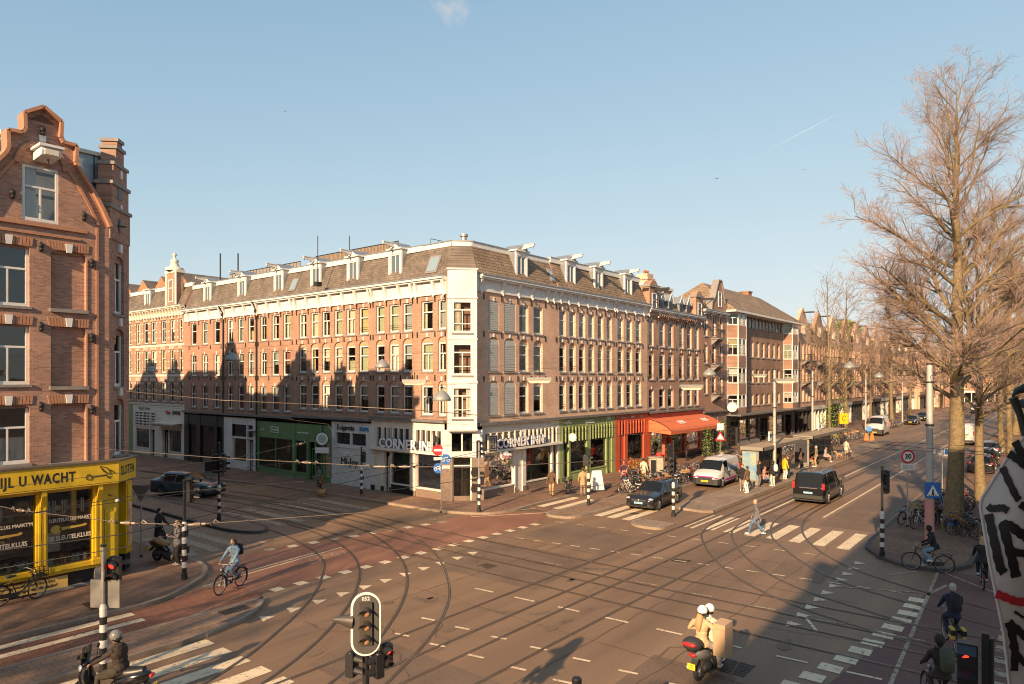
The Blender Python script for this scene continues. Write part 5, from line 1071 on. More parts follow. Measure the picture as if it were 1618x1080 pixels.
# ================================================================ vehicles
def paint(name, c, rough=0.28, metal=0.2): return mat(name, c, rough, metal, coat=0.6)
carglass = mat('car_glass', (0.012,0.014,0.015), 0.04, spec=0.3); tail = mat('tail_lamp_red', (0.5,0.02,0.02), .25, coat=.5); headm = mat('headlamp_glass', (0.62,0.64,0.66), .12, .4, coat=.8)
plast = mat('black_plastic', (0.03,0.03,0.03), .6); rimm = mat('alloy_rim', (0.4,0.4,0.42), .3, .8)
platey = mat('yellow_number_plate', (0.75,0.55,0.03), .5); plateb = mat('blue_number_plate', (0.30,0.55,0.72), .5)
def loft_vehicle(root, st, wheels, body, low, wr, clad=None, wy=None):
    """st: rows (x, half width, sill z, waist z, top z, top half width, tag); tag names the faces up to the next row"""
    wy = wy or max(s[1] for s in st)
    X = []
    for i in range(len(st)-1):
        n = max(1, int(abs(st[i+1][0]-st[i][0])/.12))
        for k in range(n): X.append((i, k/n))
    X.append((len(st)-2, 1.0)); rows = []; tags = []
    for i, t in X:
        a, c = st[i], st[i+1]; L = [a[j]+(c[j]-a[j])*t for j in range(6)]; x, w, zs, zw, zt, wt = L
        ze = zs
        for wx in wheels:
            d = wr*1.16; 
            if abs(x-wx) < d: ze = max(ze, wr+math.sqrt(d*d-(x-wx)**2)*.98)
        mid = max(ze+.02, zs+(zw-zs)*.45)
        rows.append([(x, w*.95 if ze == zs else w, ze), (x, w, max(ze+.01, zs+.14)), (x, w*1.0, max(mid, ze+.02)), (x, w*.985, max(zw-.06, ze+.03)), (x, w*.94, max(zw, ze+.04)), (x, wt+.02, max(zt-.09, zw+.0)), (x, wt-.05, max(zt-.02, zw+.01)), (x, wt*.5, max(zt, zw+.02)+.02), (x, 0, max(zt, zw+.02)+.03)])
        tags.append(a[6])
    parts = {}
    def add(tag_, vs, m, sm=True):
        parts.setdefault(tag_, MB()).add(vs, [(0,1,2,3)], m, sm)
    for i in range(len(rows)-1):
        A, B = rows[i], rows[i+1]; tg = tags[i]
        for j in range(8):
            p = 'body'; m = body
            if tg == 'cab' and j == 4: p, m = 'side_window', carglass
            if tg == 'screen' and j >= 5: p, m = 'windscreen', carglass
            if tg == 'rear' and j >= 5: p, m = 'rear_window', carglass
            if j == 0: m = low
            for s in (1, -1):
                vs = [(A[j][0], A[j][1]*s, A[j][2]), (B[j][0], B[j][1]*s, B[j][2]), (B[j+1][0], B[j+1][1]*s, B[j+1][2]), (A[j+1][0], A[j+1][1]*s, A[j+1][2])]
                add(p, vs, m)
    for Rw in (rows[0], rows[-1]):
        parts['body'].add([(x, y, z) for x, y, z in Rw] + [(x, -y, z) for x, y, z in reversed(Rw[:-1])], [tuple(range(len(Rw)*2-1))], body)
    # inner dark floor and arches
    f = parts['body']; x0, x1 = st[-1][0], st[0][0]; f.box(x0+.1, x1-.1, -wy*.86, wy*.86, .22, .62, plast)
    for tg, mb in parts.items():
        me = mb.data(tg); bm = bmesh.new(); bm.from_mesh(me); bmesh.ops.remove_doubles(bm, verts=bm.verts, dist=.002); bmesh.ops.recalc_face_normals(bm, faces=bm.faces); bm.to_mesh(me); bm.free()
        place(tg, me, root)
    wd = wheel_data(wr)
    for wx in wheels:
        for s in (1, -1):
            w_ = place('wheel', wd[0], root, (wx, s*(wy-.11), wr), (0,0,0 if s > 0 else math.pi)); place('rim', wd[1], w_)
WD = {}
def wheel_data(r):
    if r in WD: return WD[r]
    t = MB(); P = [(r*.66,-.1),(r*.9,-.115),(r,-.08),(r,.08),(r*.9,.115),(r*.66,.1)]; n = 24; vs = []; fs = []
    for a in range(n):
        for (rr, y) in P: vs.append((rr*math.cos(2*math.pi*a/n), y, rr*math.sin(2*math.pi*a/n)))
    for a in range(n):
        for j in range(5): fs.append((a*6+j, a*6+j+1, ((a+1)%n)*6+j+1, ((a+1)%n)*6+j))
    t.add(vs, fs, rubber, True); t.add([(r*.66*math.cos(2*math.pi*a/n), -.09, r*.66*math.sin(2*math.pi*a/n)) for a in range(n)], [tuple(range(n))], plast)
    q = MB()
    for k in range(7): a = 2*math.pi*k/7; q.bar((.04*math.cos(a),.085,.04*math.sin(a)),(r*.64*math.cos(a),.1,r*.64*math.sin(a)),.07,.025,rimm)
    vs = []; 
    for a in range(n):
        for rr, y in ((r*.68,.1),(r*.6,.105),(r*.6,.02)): vs.append((rr*math.cos(2*math.pi*a/n), y, rr*math.sin(2*math.pi*a/n)))
    q.add(vs, [(a*3+j, a*3+j+1, ((a+1)%n)*3+j+1, ((a+1)%n)*3+j) for a in range(n) for j in (0,1)], rimm, True); q.cyl((0,.06,0),(0,.11,0),.05,rimm,8)
    q.quad((-r*.5,.03,-r*.4),(r*.5,.03,-r*.4),(r*.5,.03,r*.4),(-r*.5,.03,r*.4),plast)
    WD[r] = (t.data('wheel'), q.data('rim')); return WD[r]
def part(root, name, fn, label=None, **k):
    b = MB(); fn(b); return b.build(name, root, label=label, **k)
def lights(root, xf, yf, zf, sx, sy, sz, m, name):
    for s in (1, -1): part(root, name, lambda b: b.ell((xf, yf*s, zf), (sx, sy, sz), m, 10, 6))
def plate(root, x, z, m, txt, side=1, w=.5):
    o = part(root, 'number_plate', lambda b: b.box(x-.012, x+.012, -w/2, w/2, z-.055, z+.055, m))
    b = MB(); M = Matrix.Translation((x+.014*side, 0, z)) @ Matrix.Rotation(R(90*side),4,'Z') @ Matrix.Rotation(R(90),4,'X'); text_mb(b, txt, .1, lett_k, M, .001, .001); b.build('plate_lettering', o, recalc=False)
def estate_car(label, loc, rz, body, ptxt, pm=platey, low=None, saloon=False):
    t = thing('parked_car' if False else 'car', label, 'car', loc, rz); low = low or plast
    st = [(2.28,.55,.32,.62,.64,.4,'b'),(2.2,.78,.24,.72,.76,.6,'b'),(2.0,.87,.2,.8,.86,.7,'b'),(1.5,.9,.2,.87,.93,.72,'b'),(1.0,.905,.2,.93,.99,.7,'screen'),(.28,.905,.2,.95,1.44,.6,'cab'),(-.28,.905,.2,.96,1.5,.61,'pil'),(-.36,.905,.2,.96,1.5,.61,'cab'),(-1.2,.905,.2,.97,1.49,.6,'pil'),(-1.28,.905,.2,.98,1.48,.6,'cab'),(-1.85,.89,.22,1.0,1.42,.56,'rear'),(-2.2,.86,.26,1.0,1.04,.6,'b'),(-2.3,.74,.32,.8,.84,.5,'b')]
    if saloon: st = st[:10] + [(-1.3,.905,.2,.98,1.44,.58,'rear'),(-1.85,.89,.22,1.0,1.1,.62,'b'),(-2.2,.84,.26,1.0,1.06,.6,'b'),(-2.32,.72,.32,.8,.84,.5,'b')]
    loft_vehicle(t, st, (1.42,-1.32), body, low, .33)
    lights(t, 2.1, .66, .7, .16, .17, .07, headm, 'headlight'); lights(t, -2.2, .7, .9, .07, .14, .1, tail, 'tail_light')
    part(t, 'grille', lambda b: (b.box(2.2,2.29,-.42,.42,.56,.66,plast), b.box(2.18,2.28,-.55,.55,.3,.46,plast), b.bar((2.3,-.44,.66),(2.3,.44,.66),.02,.02,chrome), b.ell((2.3,0,.62),(.02,.07,.07),chrome,8,6)))
    for s in (1,-1): part(t, 'mirror', lambda b: (b.ell((.85,s*1.0,1.0),(.08,.12,.07),body,8,6)))
    part(t, 'door_seams', lambda b: [b.box(x-.006,x+.006,s*.9-.012,s*.9+.012,.3,.93,plast) for x in (.95,-.32,-1.15) for s in (1,-1)] + [b.box(x-.08,x+.08,s*.915-.01,s*.915+.012,.84,.87,chrome) for x in (-.2,-1.05) for s in (1,-1)])
    if not saloon: part(t, 'roof_rails', lambda b: [b.bar((.1,s*.52,1.53),(-1.6,s*.5,1.52),.03,.04,plast) for s in (1,-1)])
    plate(t, 2.295, .48, pm, ptxt, 1); plate(t, -2.31, .66, pm, ptxt, -1)
    return t
def van(label, loc, rz, body, ptxt, pm=platey, L=4.95, H=1.92, glassrear=True, sideglass=True, low=None, name='van', stripe=None, ww=.94):
    t = thing(name, label, 'van', loc, rz); f = L/2; k = H/1.92; low = low or plast
    cab = 'cab' if sideglass else 'pil'
    st = [(f,.6,.34,.78*k,.8*k,.5,'b'),(f-.1,.84,.26,.92*k,.95*k,.7,'b'),(f-.4,ww-.03,.22,1.02*k,1.07*k,.76,'b'),(f-.85,ww,.22,1.12*k,1.2*k,.78,'screen'),(f-1.5,ww,.22,1.14*k,1.78*k,.72,'cab'),(f-2.2,ww,.22,1.14*k,H,.74,'pil'),(f-2.32,ww,.22,1.14*k,H,.74,cab),(-f+1.1,ww,.22,1.14*k,H,.74,'pil'),(-f+.98,ww,.22,1.14*k,H,.74,cab),(-f+.35,ww,.22,1.14*k,H-.02,.74,'pil'),(-f+.22,ww-.02,.24,1.12*k,H-.06,.73,'rear' if glassrear else 'pil'),(-f+.06,ww-.06,.28,1.1*k,1.12*k,.76,'b'),(-f,ww-.1,.32,1.0*k,1.02*k,.7,'b')]
    loft_vehicle(t, st, (f-.95,-f+.95), body, low, .34, wy=ww)
    lights(t, f-.22, .72, .84*k, .16, .15, .1, headm, 'headlight')
    for s in (1,-1): part(t, 'tail_light', lambda b: b.box(-f-.01,-f+.14,s*(ww-.1)-.07,s*(ww-.1)+.07,.95*k,1.32*k,tail))
    part(t, 'grille', lambda b: (b.box(f-.08,f+.015,-.5,.5,.66*k,.76*k,plast), b.box(f-.1,f+.01,-.62,.62,.34,.5,plast)))
    part(t, 'bumper', lambda b: (b.box(-f-.07,-f+.1,-.82,.82,.36,.58,low), b.box(-f-.03,-f,-.5,.5,.98*k,1.03*k,chrome)))
    for s in (1,-1): part(t, 'mirror', lambda b: b.box(f-1.25,f-1.1,s*(ww+.12)-.1,s*(ww+.12)+.1,1.15*k,1.4*k,plast))
    part(t, 'door_seams', lambda b: [b.box(x-.006,x+.006,s*(ww-.0)-.012,s*ww+.01,.35,1.1*k,plast) for x in (f-1.2,f-2.26,-f+1.2) for s in (1,-1)] + [b.box(x-.08,x+.08,s*ww-.01,s*ww+.02,.98*k,1.02*k,plast) for x in (f-2.1,f-2.5) for s in (1,-1)])
    part(t, 'front_bumper', lambda b: b.prism([(f-.55,-ww-.01),(f-.28,-ww-.005),(f-.08,-.86),(f+.03,-.6),(f+.03,.6),(f-.08,.86),(f-.28,ww+.005),(f-.55,ww+.01)],.27,.66*k,low,'z'))
    if stripe: part(t, 'side_stripe', lambda b: ([b.box(-f+1.3,f-1.4,s*(ww+.004)-.004,s*(ww+.004)+.004,.42,.55,stripe) for s in (1,-1)], b.box(f-.02,f+.03,-.62,.62,.77*k,.84*k,stripe), b.ell((f-.12,.72,.73*k),(.15,.16,.05),stripe,8,6), b.ell((f-.12,-.72,.73*k),(.15,.16,.05),stripe,8,6)))
    plate(t, f+.045, .5, pm, ptxt, 1); plate(t, -f-.035, .72*k, pm, ptxt, -1)
    return t
dk = paint('dark_grey_car_paint', (0.018,0.02,0.024), .16); bkp = paint('black_car_paint', (0.008,0.008,0.009), .18); whp = paint('white_car_paint', (0.6,0.58,0.54), .4, 0); grp = paint('blue_grey_car_paint', (0.06,0.085,0.11)); purp = mat('purple_stripe', (0.36,0.03,0.26), .4)
estate_car('dark grey estate car with a blue number plate waiting at the zebra crossing', (36.85,18.75,0), R(184), dk, 'TXK-69-B', plateb)
v = van('black taxi van with a blue number plate driving away on the tram lane', (45.3,11.75,0), R(1), bkp, 'VTX-49-P', plateb, 5.1, 1.9)
part(v, 'roof_rails', lambda b: [b.bar((1.2,s*.68,1.97),(-2.1,s*.68,1.96),.03,.05,chrome) for s in (1,-1)])
v = van('white delivery van with purple bumper stripe parked beside the tram stop', (47.2,19.1,0), R(183), whp, 'V-283-KT', platey, 5.0, 1.9, False, False, None, stripe=purp)
b = MB(); text_mb(b,'THUISZORG',.17,lett_b,Matrix.Translation((1.85,0,1.14)) @ Matrix.Rotation(R(90),4,'Z') @ Matrix.Rotation(R(14),4,'X'),.002,.002); text_mb(b,'THUISZORG',.34,lett_b,Matrix.Translation((-.6,.955,1.2)) @ Matrix.Rotation(R(180),4,'Z') @ Matrix.Rotation(R(90),4,'X'),.003,.002); o = b.build('van_lettering', v, recalc=False)
car_l = estate_car('blue-grey saloon car driving in the shade of the left street', (21.3,43.9,0), R(-66), grp, 'G-458-TR', mat('white_number_plate',(0.6,0.6,0.58),.5), saloon=True)
x, y = g(1385,688); van('tall white panel van parked by the bicycle racks beyond the tram stop', (x+2,19.0,0), R(181), whp, 'VL-32-ZB', platey, 5.6, 2.5, False, False, ww=.98)
x, y = g(1534,652); van('small white van coming along the far end of the tram street', (x,14.2,0), R(180), whp, '8-VKX-23', platey, 5.0, 2.0, False, False)
x, y = g(1438,670); estate_car('distant dark car on the far left lane beside parked bicycles', (x,18.9,0), R(180), dk, 'HG-77-K')
estate_car('distant black hatchback parked between two racks of bicycles', (g(1452,676)[0]+22,19.2,0), R(180), bkp, 'ZP-18-N')
v = van('white flatbed delivery van half hidden behind the big tree trunk', (g(1500,700)[0]+1,8.4,0), R(0), whp, 'V-76-XFD', platey, 5.4, 2.3, False, False)
estate_car('dark car with lit blue stripe parked behind the tree trunk, in the shade', (g(1545,745)[0],4.9,0), R(2), dk, '49-LTX-3')
estate_car('dark hatchback parked second in the shade row behind the street trees', (g(1545,745)[0]+6.5,5.2,0), R(-1), bkp, '12-RKB-7')
estate_car('grey car parked third in the shade row behind the street trees', (g(1545,745)[0]+14,5.3,0), R(1), grp, '77-HSV-5')
# ---------------------------------------------------------------- bicycles
BT = {}
def ring(b, c, r, t, m, n=22, k=5):
    vs = []; 
    for a in range(n):
        u = 2*math.pi*a/n
        for j in range(k): w = 2*math.pi*j/k; rr = r+t*math.cos(w); vs.append((c[0]+rr*math.cos(u), c[1]+t*math.sin(w), c[2]+rr*math.sin(u)))
    b.add(vs, [(a*k+j, ((a+1)%n)*k+j, ((a+1)%n)*k+(j+1)%k, a*k+(j+1)%k) for a in range(n) for j in range(k)], m, True)
def bike_parts(fm, kind):
    key = (fm.name, kind)
    if key in BT: return BT[key]
    f = MB(); bb = (-.05,0,.3); hd = (.42,0,.72); hs = (.38,0,.92); st = (-.2,0,.74); ra = (-.55,0,.35); fa = (.55,0,.35)
    f.cyl(hd, hs, .022, fm, 6); f.cyl(bb, st, .018, fm, 6); f.cyl(st, (-.24,0,.9), .014, steel, 5)
    f.tube([hd, (.15,0,.42), bb], .022, fm, 6)
    if kind == 0: f.cyl(hs, (-.17,0,.7), .018, fm, 6)
    else: f.tube([(.4,0,.82), (.12,0,.52), (-.12,0,.48)], .018, fm, 6)
    for s in (.05,-.05): f.cyl(bb, (ra[0],s,ra[2]), .01, fm, 5); f.cyl(st, (ra[0],s,ra[2]), .009, fm, 5); f.cyl((hd[0]+.01,s,hd[2]), (fa[0],s,fa[2]), .012, fm, 5)
    w = MB(); ring(w, (0,0,0), .33, .02, rubber); ring(w, (0,0,0), .305, .011, rimm, 22, 4); w.cyl((0,-.05,0),(0,.05,0),.025,steel,6)
    for k in range(10): a = math.pi*k/5; w.cyl((0,.02*(-1)**k,0),(.3*math.cos(a),0,.3*math.sin(a)),.0035,steel,3)
    h = MB(); h.cyl(hs,(.37,0,1.0),.013,steel,5); h.tube([(.18,.28,1.04),(.3,.24,1.05),(.38,.08,1.02),(.38,-.08,1.02),(.3,-.24,1.05),(.18,-.28,1.04)],.012,steel,5); h.cyl((.17,.29,1.04),(.3,.25,1.05),.019,rubber,6); h.cyl((.17,-.29,1.04),(.3,-.25,1.05),.019,rubber,6); h.ell((.48,0,.86),(.04,.04,.05),steel,8,6)
    sd = MB(); sd.prism([(-.36,-.1),(-.36,.1),(-.2,.07),(-.08,.025),(-.08,-.025),(-.2,-.07)],.91,.96,plast,'z'); sd.ell((-.28,0,.95),(.1,.1,.03),plast,8,5)
    m = MB(); n = 9
    for c, r0, r1 in ((ra,-.3,1.15),(fa,.25,1.05)):
        A = [(c[0]+.375*math.cos(math.pi*(.05+r1*k/n)) , c[2]+.375*math.sin(math.pi*(.05+r1*k/n))) for k in range(n+1)]
        for p, q in zip(A, A[1:]): m.bar((p[0],0,p[1]),(q[0],0,q[1]),.05,.008,plast if kind else fm)
    m.box(-.82,-.36,-.07,.07,.735,.75,iron); m.cyl((-.8,.06,.74),(ra[0],.05,.36),.007,iron,4); m.cyl((-.8,-.06,.74),(ra[0],-.05,.36),.007,iron,4); m.box(-.93,-.91,-.03,.03,.5,.56,tail)
    m.prism([(-.56,.28),(-.05,.22),(.02,.3),(-.05,.38),(-.56,.42)],-.06,-.045,plast,'y')
    c = MB(); ring(c, (bb[0],-.03,bb[2]), .09, .008, steel, 14, 4); c.bar((bb[0],-.08,bb[2]),(bb[0]+.12,-.08,bb[2]-.12),.02,.02,steel); c.bar((bb[0],.08,bb[2]),(bb[0]-.12,.08,bb[2]+.12),.02,.02,steel); c.box(bb[0]+.08,bb[0]+.16,-.17,-.09,bb[2]-.14,bb[2]-.12,plast); c.box(bb[0]-.16,bb[0]-.08,.09,.17,bb[2]+.11,bb[2]+.13,plast)
    ks = MB(); ks.cyl((-.4,.02,.3),(-.42,.22,.01),.012,steel,5)
    BT[key] = dict(frame=f.data('frame'), wheel=w.data('wheel'), handlebar=h.data('handlebar'), saddle=sd.data('saddle'), mudguard=m.data('mudguard'), crank=c.data('crank'), stand=ks.data('kickstand'))
    return BT[key]
def bicycle(label, loc, rz, fm, kind=0, group=None, lean=0.0, extra=None, steer=0.0, stand=True, roll=None):
    t = thing('bicycle', label, 'bicycle', loc, rz, group); P = bike_parts(fm, kind)
    if lean: t.rotation_euler = (lean, 0, rz)
    place('frame', P['frame'], t); place('wheel', P['wheel'], t, (.55,0,.35), (0,0,steer)); place('wheel', P['wheel'], t, (-.55,0,.35))
    for n in ('handlebar','saddle','mudguard','crank'): place(n, P[n], t)
    if stand: place('kickstand', P['stand'], t)
    if extra == 'basket':
        part(t, 'basket', lambda b: (b.box(.42,.78,-.2,.2,.78,.8,iron), [b.bar(p,q,.015,.015,iron) for p,q in [((.42,-.2,z),(.78,-.2,z)) for z in (.86,.94,1.02)]+[((.42,.2,z),(.78,.2,z)) for z in (.86,.94,1.02)]+[((.42,-.2,z),(.42,.2,z)) for z in (.86,.94,1.02)]+[((.78,-.2,z),(.78,.2,z)) for z in (.86,.94,1.02)]+[((x,-.2,.8),(x,-.2,1.02)) for x in (.42,.54,.66,.78)]+[((x,.2,.8),(x,.2,1.02)) for x in (.42,.54,.66,.78)]]))
    if extra == 'crate': part(t, 'crate', lambda b: (b.box(.4,.8,-.24,.24,.8,.82,GOODS[2]), [b.box(.4,.8,s*.24-.01,s*.24+.01,z,z+.06,GOODS[2]) for s in (1,-1) for z in (.84,.94)], [b.box(x-.01,x+.01,-.24,.24,z,z+.06,GOODS[2]) for x in (.4,.8) for z in (.84,.94)]))
    if extra and extra.startswith('pan'):
        pm_ = {'pany':GOODS[6],'panb':mat('blue_pannier',(0.03,0.1,0.3),.6),'panw':GOODS[0]}[extra]
        for s in (1,-1): part(t, 'pannier', lambda b: (b.box(-.74,-.46,s*.13-.05,s*.13+.05,.45,.74,pm_), b.box(-.745,-.455,s*.13-.055,s*.13+.055,.56,.7,blk)))
    return t
FR = [mat('black_bike_paint',(0.015,0.015,0.017),.35,coat=.3), mat('grey_bike_paint',(0.25,0.26,0.27),.4,.5), mat('white_bike_paint',(0.65,0.64,0.6),.4), mat('green_bike_paint',(0.10,0.2,0.13),.4), mat('red_bike_paint',(0.42,0.03,0.025),.4), mat('blue_bike_paint',(0.04,0.12,0.3),.4), mat('beige_bike_paint',(0.5,0.42,0.3),.5), mat('orange_bike_paint',(0.55,0.2,0.03),.4)]
FN = ['black','grey','white','green','red','blue','beige','orange']
rb = random.Random(33)
def rack(n, x0, x1, y, dy, where, group, kinds=(0,0,0,1,1,2,3,4,5,6,7), ang=90, z=.12, jit=.25):
    ex = [None,None,'basket','crate','panb','panw',None]
    for i in range(n):
        c = rb.choice(kinds); e = rb.choice(ex); x = x0+(x1-x0)*(i+.5)/n
        bicycle('%s %s bicycle %s' % (FN[c], {None:'city','basket':'basket-carrying','crate':'crate-carrying','panb':'blue-panniered','panw':'white-panniered'}[e], where),
                (x+rb.uniform(-.08,.08), y+rb.uniform(-dy,dy), z), R(ang+rb.uniform(-8,8)+rb.choice([0,180])), FR[c], rb.choice([0,1,1]), group, rb.uniform(-.16,.16), e, rb.uniform(-.4,.4))
rack(16, 38.2, 45.5, 21.3, .3, 'in the crowded rack behind the dark grey estate car', 'bicycles racked behind the estate car', ang=70)
rack(14, 45.8, 52.5, 21.3, .3, 'in the rack behind the white van with purple stripe', 'bicycles racked behind the white van', ang=75)
rack(12, 41.5, 48.0, 23.5, .2, 'along the front edge of the pavement before the red shop', 'bicycles parked before the red shop', ang=20)
rack(10, 53.5, 62, 21.4, .25, 'in the rack behind the first tram shelter', 'bicycles behind the first tram shelter', ang=80)
rack(14, 62.5, 76, 21.2, .3, 'in the rack behind the second tram shelter', 'bicycles behind the second tram shelter', ang=80)
rack(20, 78, 95, 20.4, .4, 'in the long rack before the tall white panel van', 'bicycles before the tall white van', ang=85)
rack(16, 105, 122, 20.2, .4, 'in the far rack beyond the tall white panel van', 'bicycles beyond the tall white van', ang=85)
rack(14, 39.5, 47.5, 4.9, .35, 'heaped by the big tree trunk on the right pavement', 'bicycles round the big tree', ang=80)
rack(5, 37.6, 40.2, 3.6, .3, 'leaning in the shade right of the big tree trunk', 'bicycles round the big tree', ang=60)
bicycle('beige bicycle parked against the thirty sign post, its wheel turned', (39.6,6.05,.12), R(-20), FR[6], 1, None, .08, 'crate', .5)
bicycle('white step-through bicycle beside the painted trolley pole', (39.0,5.3,.12), R(150), FR[2], 1, None, -.1)
bicycle('old black bicycle with a pale saddle leaning before the locksmith advertising board', (7.35,26.75,.12), R(4), FR[0], 1, None, .07, 'basket', .3)
bicycle('grey bicycle standing alone near the white folding board', (36.9,24.9,.12), R(200), FR[1], 1, None, .06, 'basket', .3)
bicycle('bicycle at the left frame edge, only its wheel in view', (4.55,23.9,.12), R(30), FR[0], 0, None, .06)
# ---------------------------------------------------------------- scooters
def scooter(label, loc, rz, body, plate_txt='F-83-ZKT', topbox=False, screen=True, seatm=None):
    t = thing('motor_scooter', label, 'scooter', loc, rz); seatm = seatm or blk
    def B(b):
        b.tube([(.5,0,.95),(.52,0,.75),(.46,0,.55),(.4,0,.38),(.3,0,.28)],[.1,.16,.19,.17,.12],body,12,sx=1.15)
        b.tube([(.3,0,.25),(0,0,.24),(-.2,0,.3)],[.16,.18,.18],plast,10)
        b.tube([(-.08,0,.45),(-.3,0,.58),(-.6,0,.68),(-.88,0,.74),(-.98,0,.76)],[.1,.17,.18,.13,.05],body,12,sx=1.0)
        b.tube([(-.12,0,.3),(-.35,0,.42),(-.6,0,.42)],[.1,.16,.1],plast,10); b.ell((-.5,-.15,.34),(.22,.09,.13),plast,10,6); b.cyl((-.35,.17,.25),(-.85,.19,.36),.05,steel,8)
    part(t, 'body', B)
    part(t, 'seat', lambda b: b.tube([(-.02,0,.72),(-.25,0,.76),(-.5,0,.79),(-.82,0,.85)],[.07,.13,.14,.09],seatm,10,sx=1.1))
    part(t, 'handlebar', lambda b: (b.tube([(.32,.36,1.03),(.42,.2,1.04),(.48,0,1.0),(.42,-.2,1.04),(.32,-.36,1.03)],.02,iron,6), b.ell((.5,0,1.0),(.1,.17,.09),body,10,6), [b.cyl((.42,s*.22,1.04),(.46,s*.34,1.25),.008,iron,4) for s in (1,-1)], [b.ell((.47,s*.36,1.27),(.02,.07,.05),plast,8,5) for s in (1,-1)]))
    part(t, 'headlight', lambda b: b.ell((.59,0,.9),(.09,.13,.11),headm,12,8))
    part(t, 'front_fork', lambda b: ([b.cyl((.46,s*.07,.6),(.66,s*.07,.24),.022,iron,6) for s in (1,-1)], b.tube([(.42,0,.36),(.55,0,.5),(.7,0,.51),(.86,0,.42)],[.04,.08,.08,.03],body,8)))
    w = MB(); ring(w,(0,0,0),.19,.052,rubber,20,7); ring(w,(0,0,0),.13,.018,rimm,16,5); w.cyl((0,-.05,0),(0,.05,0),.05,steel,8)
    for k in range(5): a = 2*math.pi*k/5; w.bar((0,0,0),(.13*math.cos(a),0,.13*math.sin(a)),.03,.03,rimm)
    d = w.data('wheel'); place('wheel', d, t, (.67,0,.245)); place('wheel', d, t, (-.65,0,.245))
    part(t, 'tail_light', lambda b: b.ell((-.99,0,.74),(.05,.1,.05),tail,8,6))
    part(t, 'rear_mudguard', lambda b: b.bar((-.8,0,.6),(-1.02,0,.4),.16,.03,plast))
    o = part(t, 'number_plate', lambda b: b.box(-1.06,-1.045,-.1,.1,.4,.55,platey)); b = MB(); text_mb(b, 'F83\nZKT', .055, lett_k, Matrix.Translation((-1.062,0,.475)) @ Matrix.Rotation(R(-90),4,'Z') @ Matrix.Rotation(R(90),4,'X'), .001); b.build('plate_lettering', o, recalc=False)
    if screen: part(t, 'windscreen', lambda b: b.prism([(.56,1.02),(.5,1.4),(.49,1.4),(.54,1.02)],-.17,.17,dgl,'y'))
    if topbox:
        o = part(t, 'top_box', lambda b: (b.ell((-1.0,0,1.02),(.22,.24,.17),plast,14,10), b.box(-1.1,-.7,-.1,.1,.84,.88,iron))); part(o, 'reflector', lambda b: b.ell((-1.17,0,1.05),(.06,.19,.06),tail,12,6))
    return t
# ================================================================ people and animals
skinm = mat('skin', (0.50,0.29,0.19), .55); skin2 = mat('skin_dark', (0.20,0.10,0.06), .55)
def cloth(n, c): return mat('cloth_'+n, c, .9, var=.22, vscale=9, bump=1.0, bscale=11)
CL = dict(dbrown=cloth('dark_brown',(0.04,0.028,0.022)), dkhaki=cloth('dark_khaki',(0.06,0.05,0.035)), black=cloth('black',(0.018,0.018,0.02)), grey=cloth('grey',(0.13,0.13,0.14)), lgrey=cloth('light_grey',(0.35,0.34,0.33)), navy=cloth('navy',(0.02,0.03,0.06)), denim=cloth('denim',(0.09,0.15,0.24)), ldenim=cloth('light_denim',(0.19,0.29,0.38)), brown=cloth('brown',(0.12,0.07,0.045)), tan=cloth('tan',(0.42,0.27,0.14)), beige=cloth('beige',(0.55,0.38,0.22)), white=cloth('white',(0.7,0.68,0.64)), red=cloth('red',(0.42,0.04,0.03)), yellow=cloth('yellow',(0.65,0.42,0.03)), pink=cloth('pink',(0.55,0.25,0.22)), green=cloth('green',(0.07,0.09,0.05)), khaki=cloth('khaki',(0.25,0.2,0.13)), cream=cloth('cream',(0.6,0.54,0.42)))
HAIR = dict(brown=mat('hair_brown',(0.07,0.035,0.018),.7), black=mat('hair_black',(0.012,0.01,0.01),.6), blond=mat('hair_blond',(0.42,0.26,0.12),.7), grey=mat('hair_grey',(0.4,0.39,0.37),.7), helmet=mat('helmet_white',(0.78,0.77,0.74),.25,coat=.5), dhelmet=mat('helmet_grey',(0.22,0.22,0.21),.25,coat=.5), beanie=cloth('beanie_grey',(0.42,0.4,0.37)))
def ik(a, b, l1, l2, pole):
    a, b = Vector(a), Vector(b); d = b-a; L = min(d.length, (l1+l2)*.995); n = d.normalized(); x = (l1*l1-l2*l2+L*L)/(2*L); h = math.sqrt(max(0, l1*l1-x*x))
    p = Vector(pole); p = (p - n*p.dot(n)); p = p.normalized() if p.length > 1e-4 else Vector((1,0,0)); return a+n*x+p*h, a+n*L
def seg_d(p, a, b):
    ab = b-a; t = max(0, min(1, (p-a).dot(ab)/max(1e-9, ab.length_squared))); return (p-(a+ab*t)).length
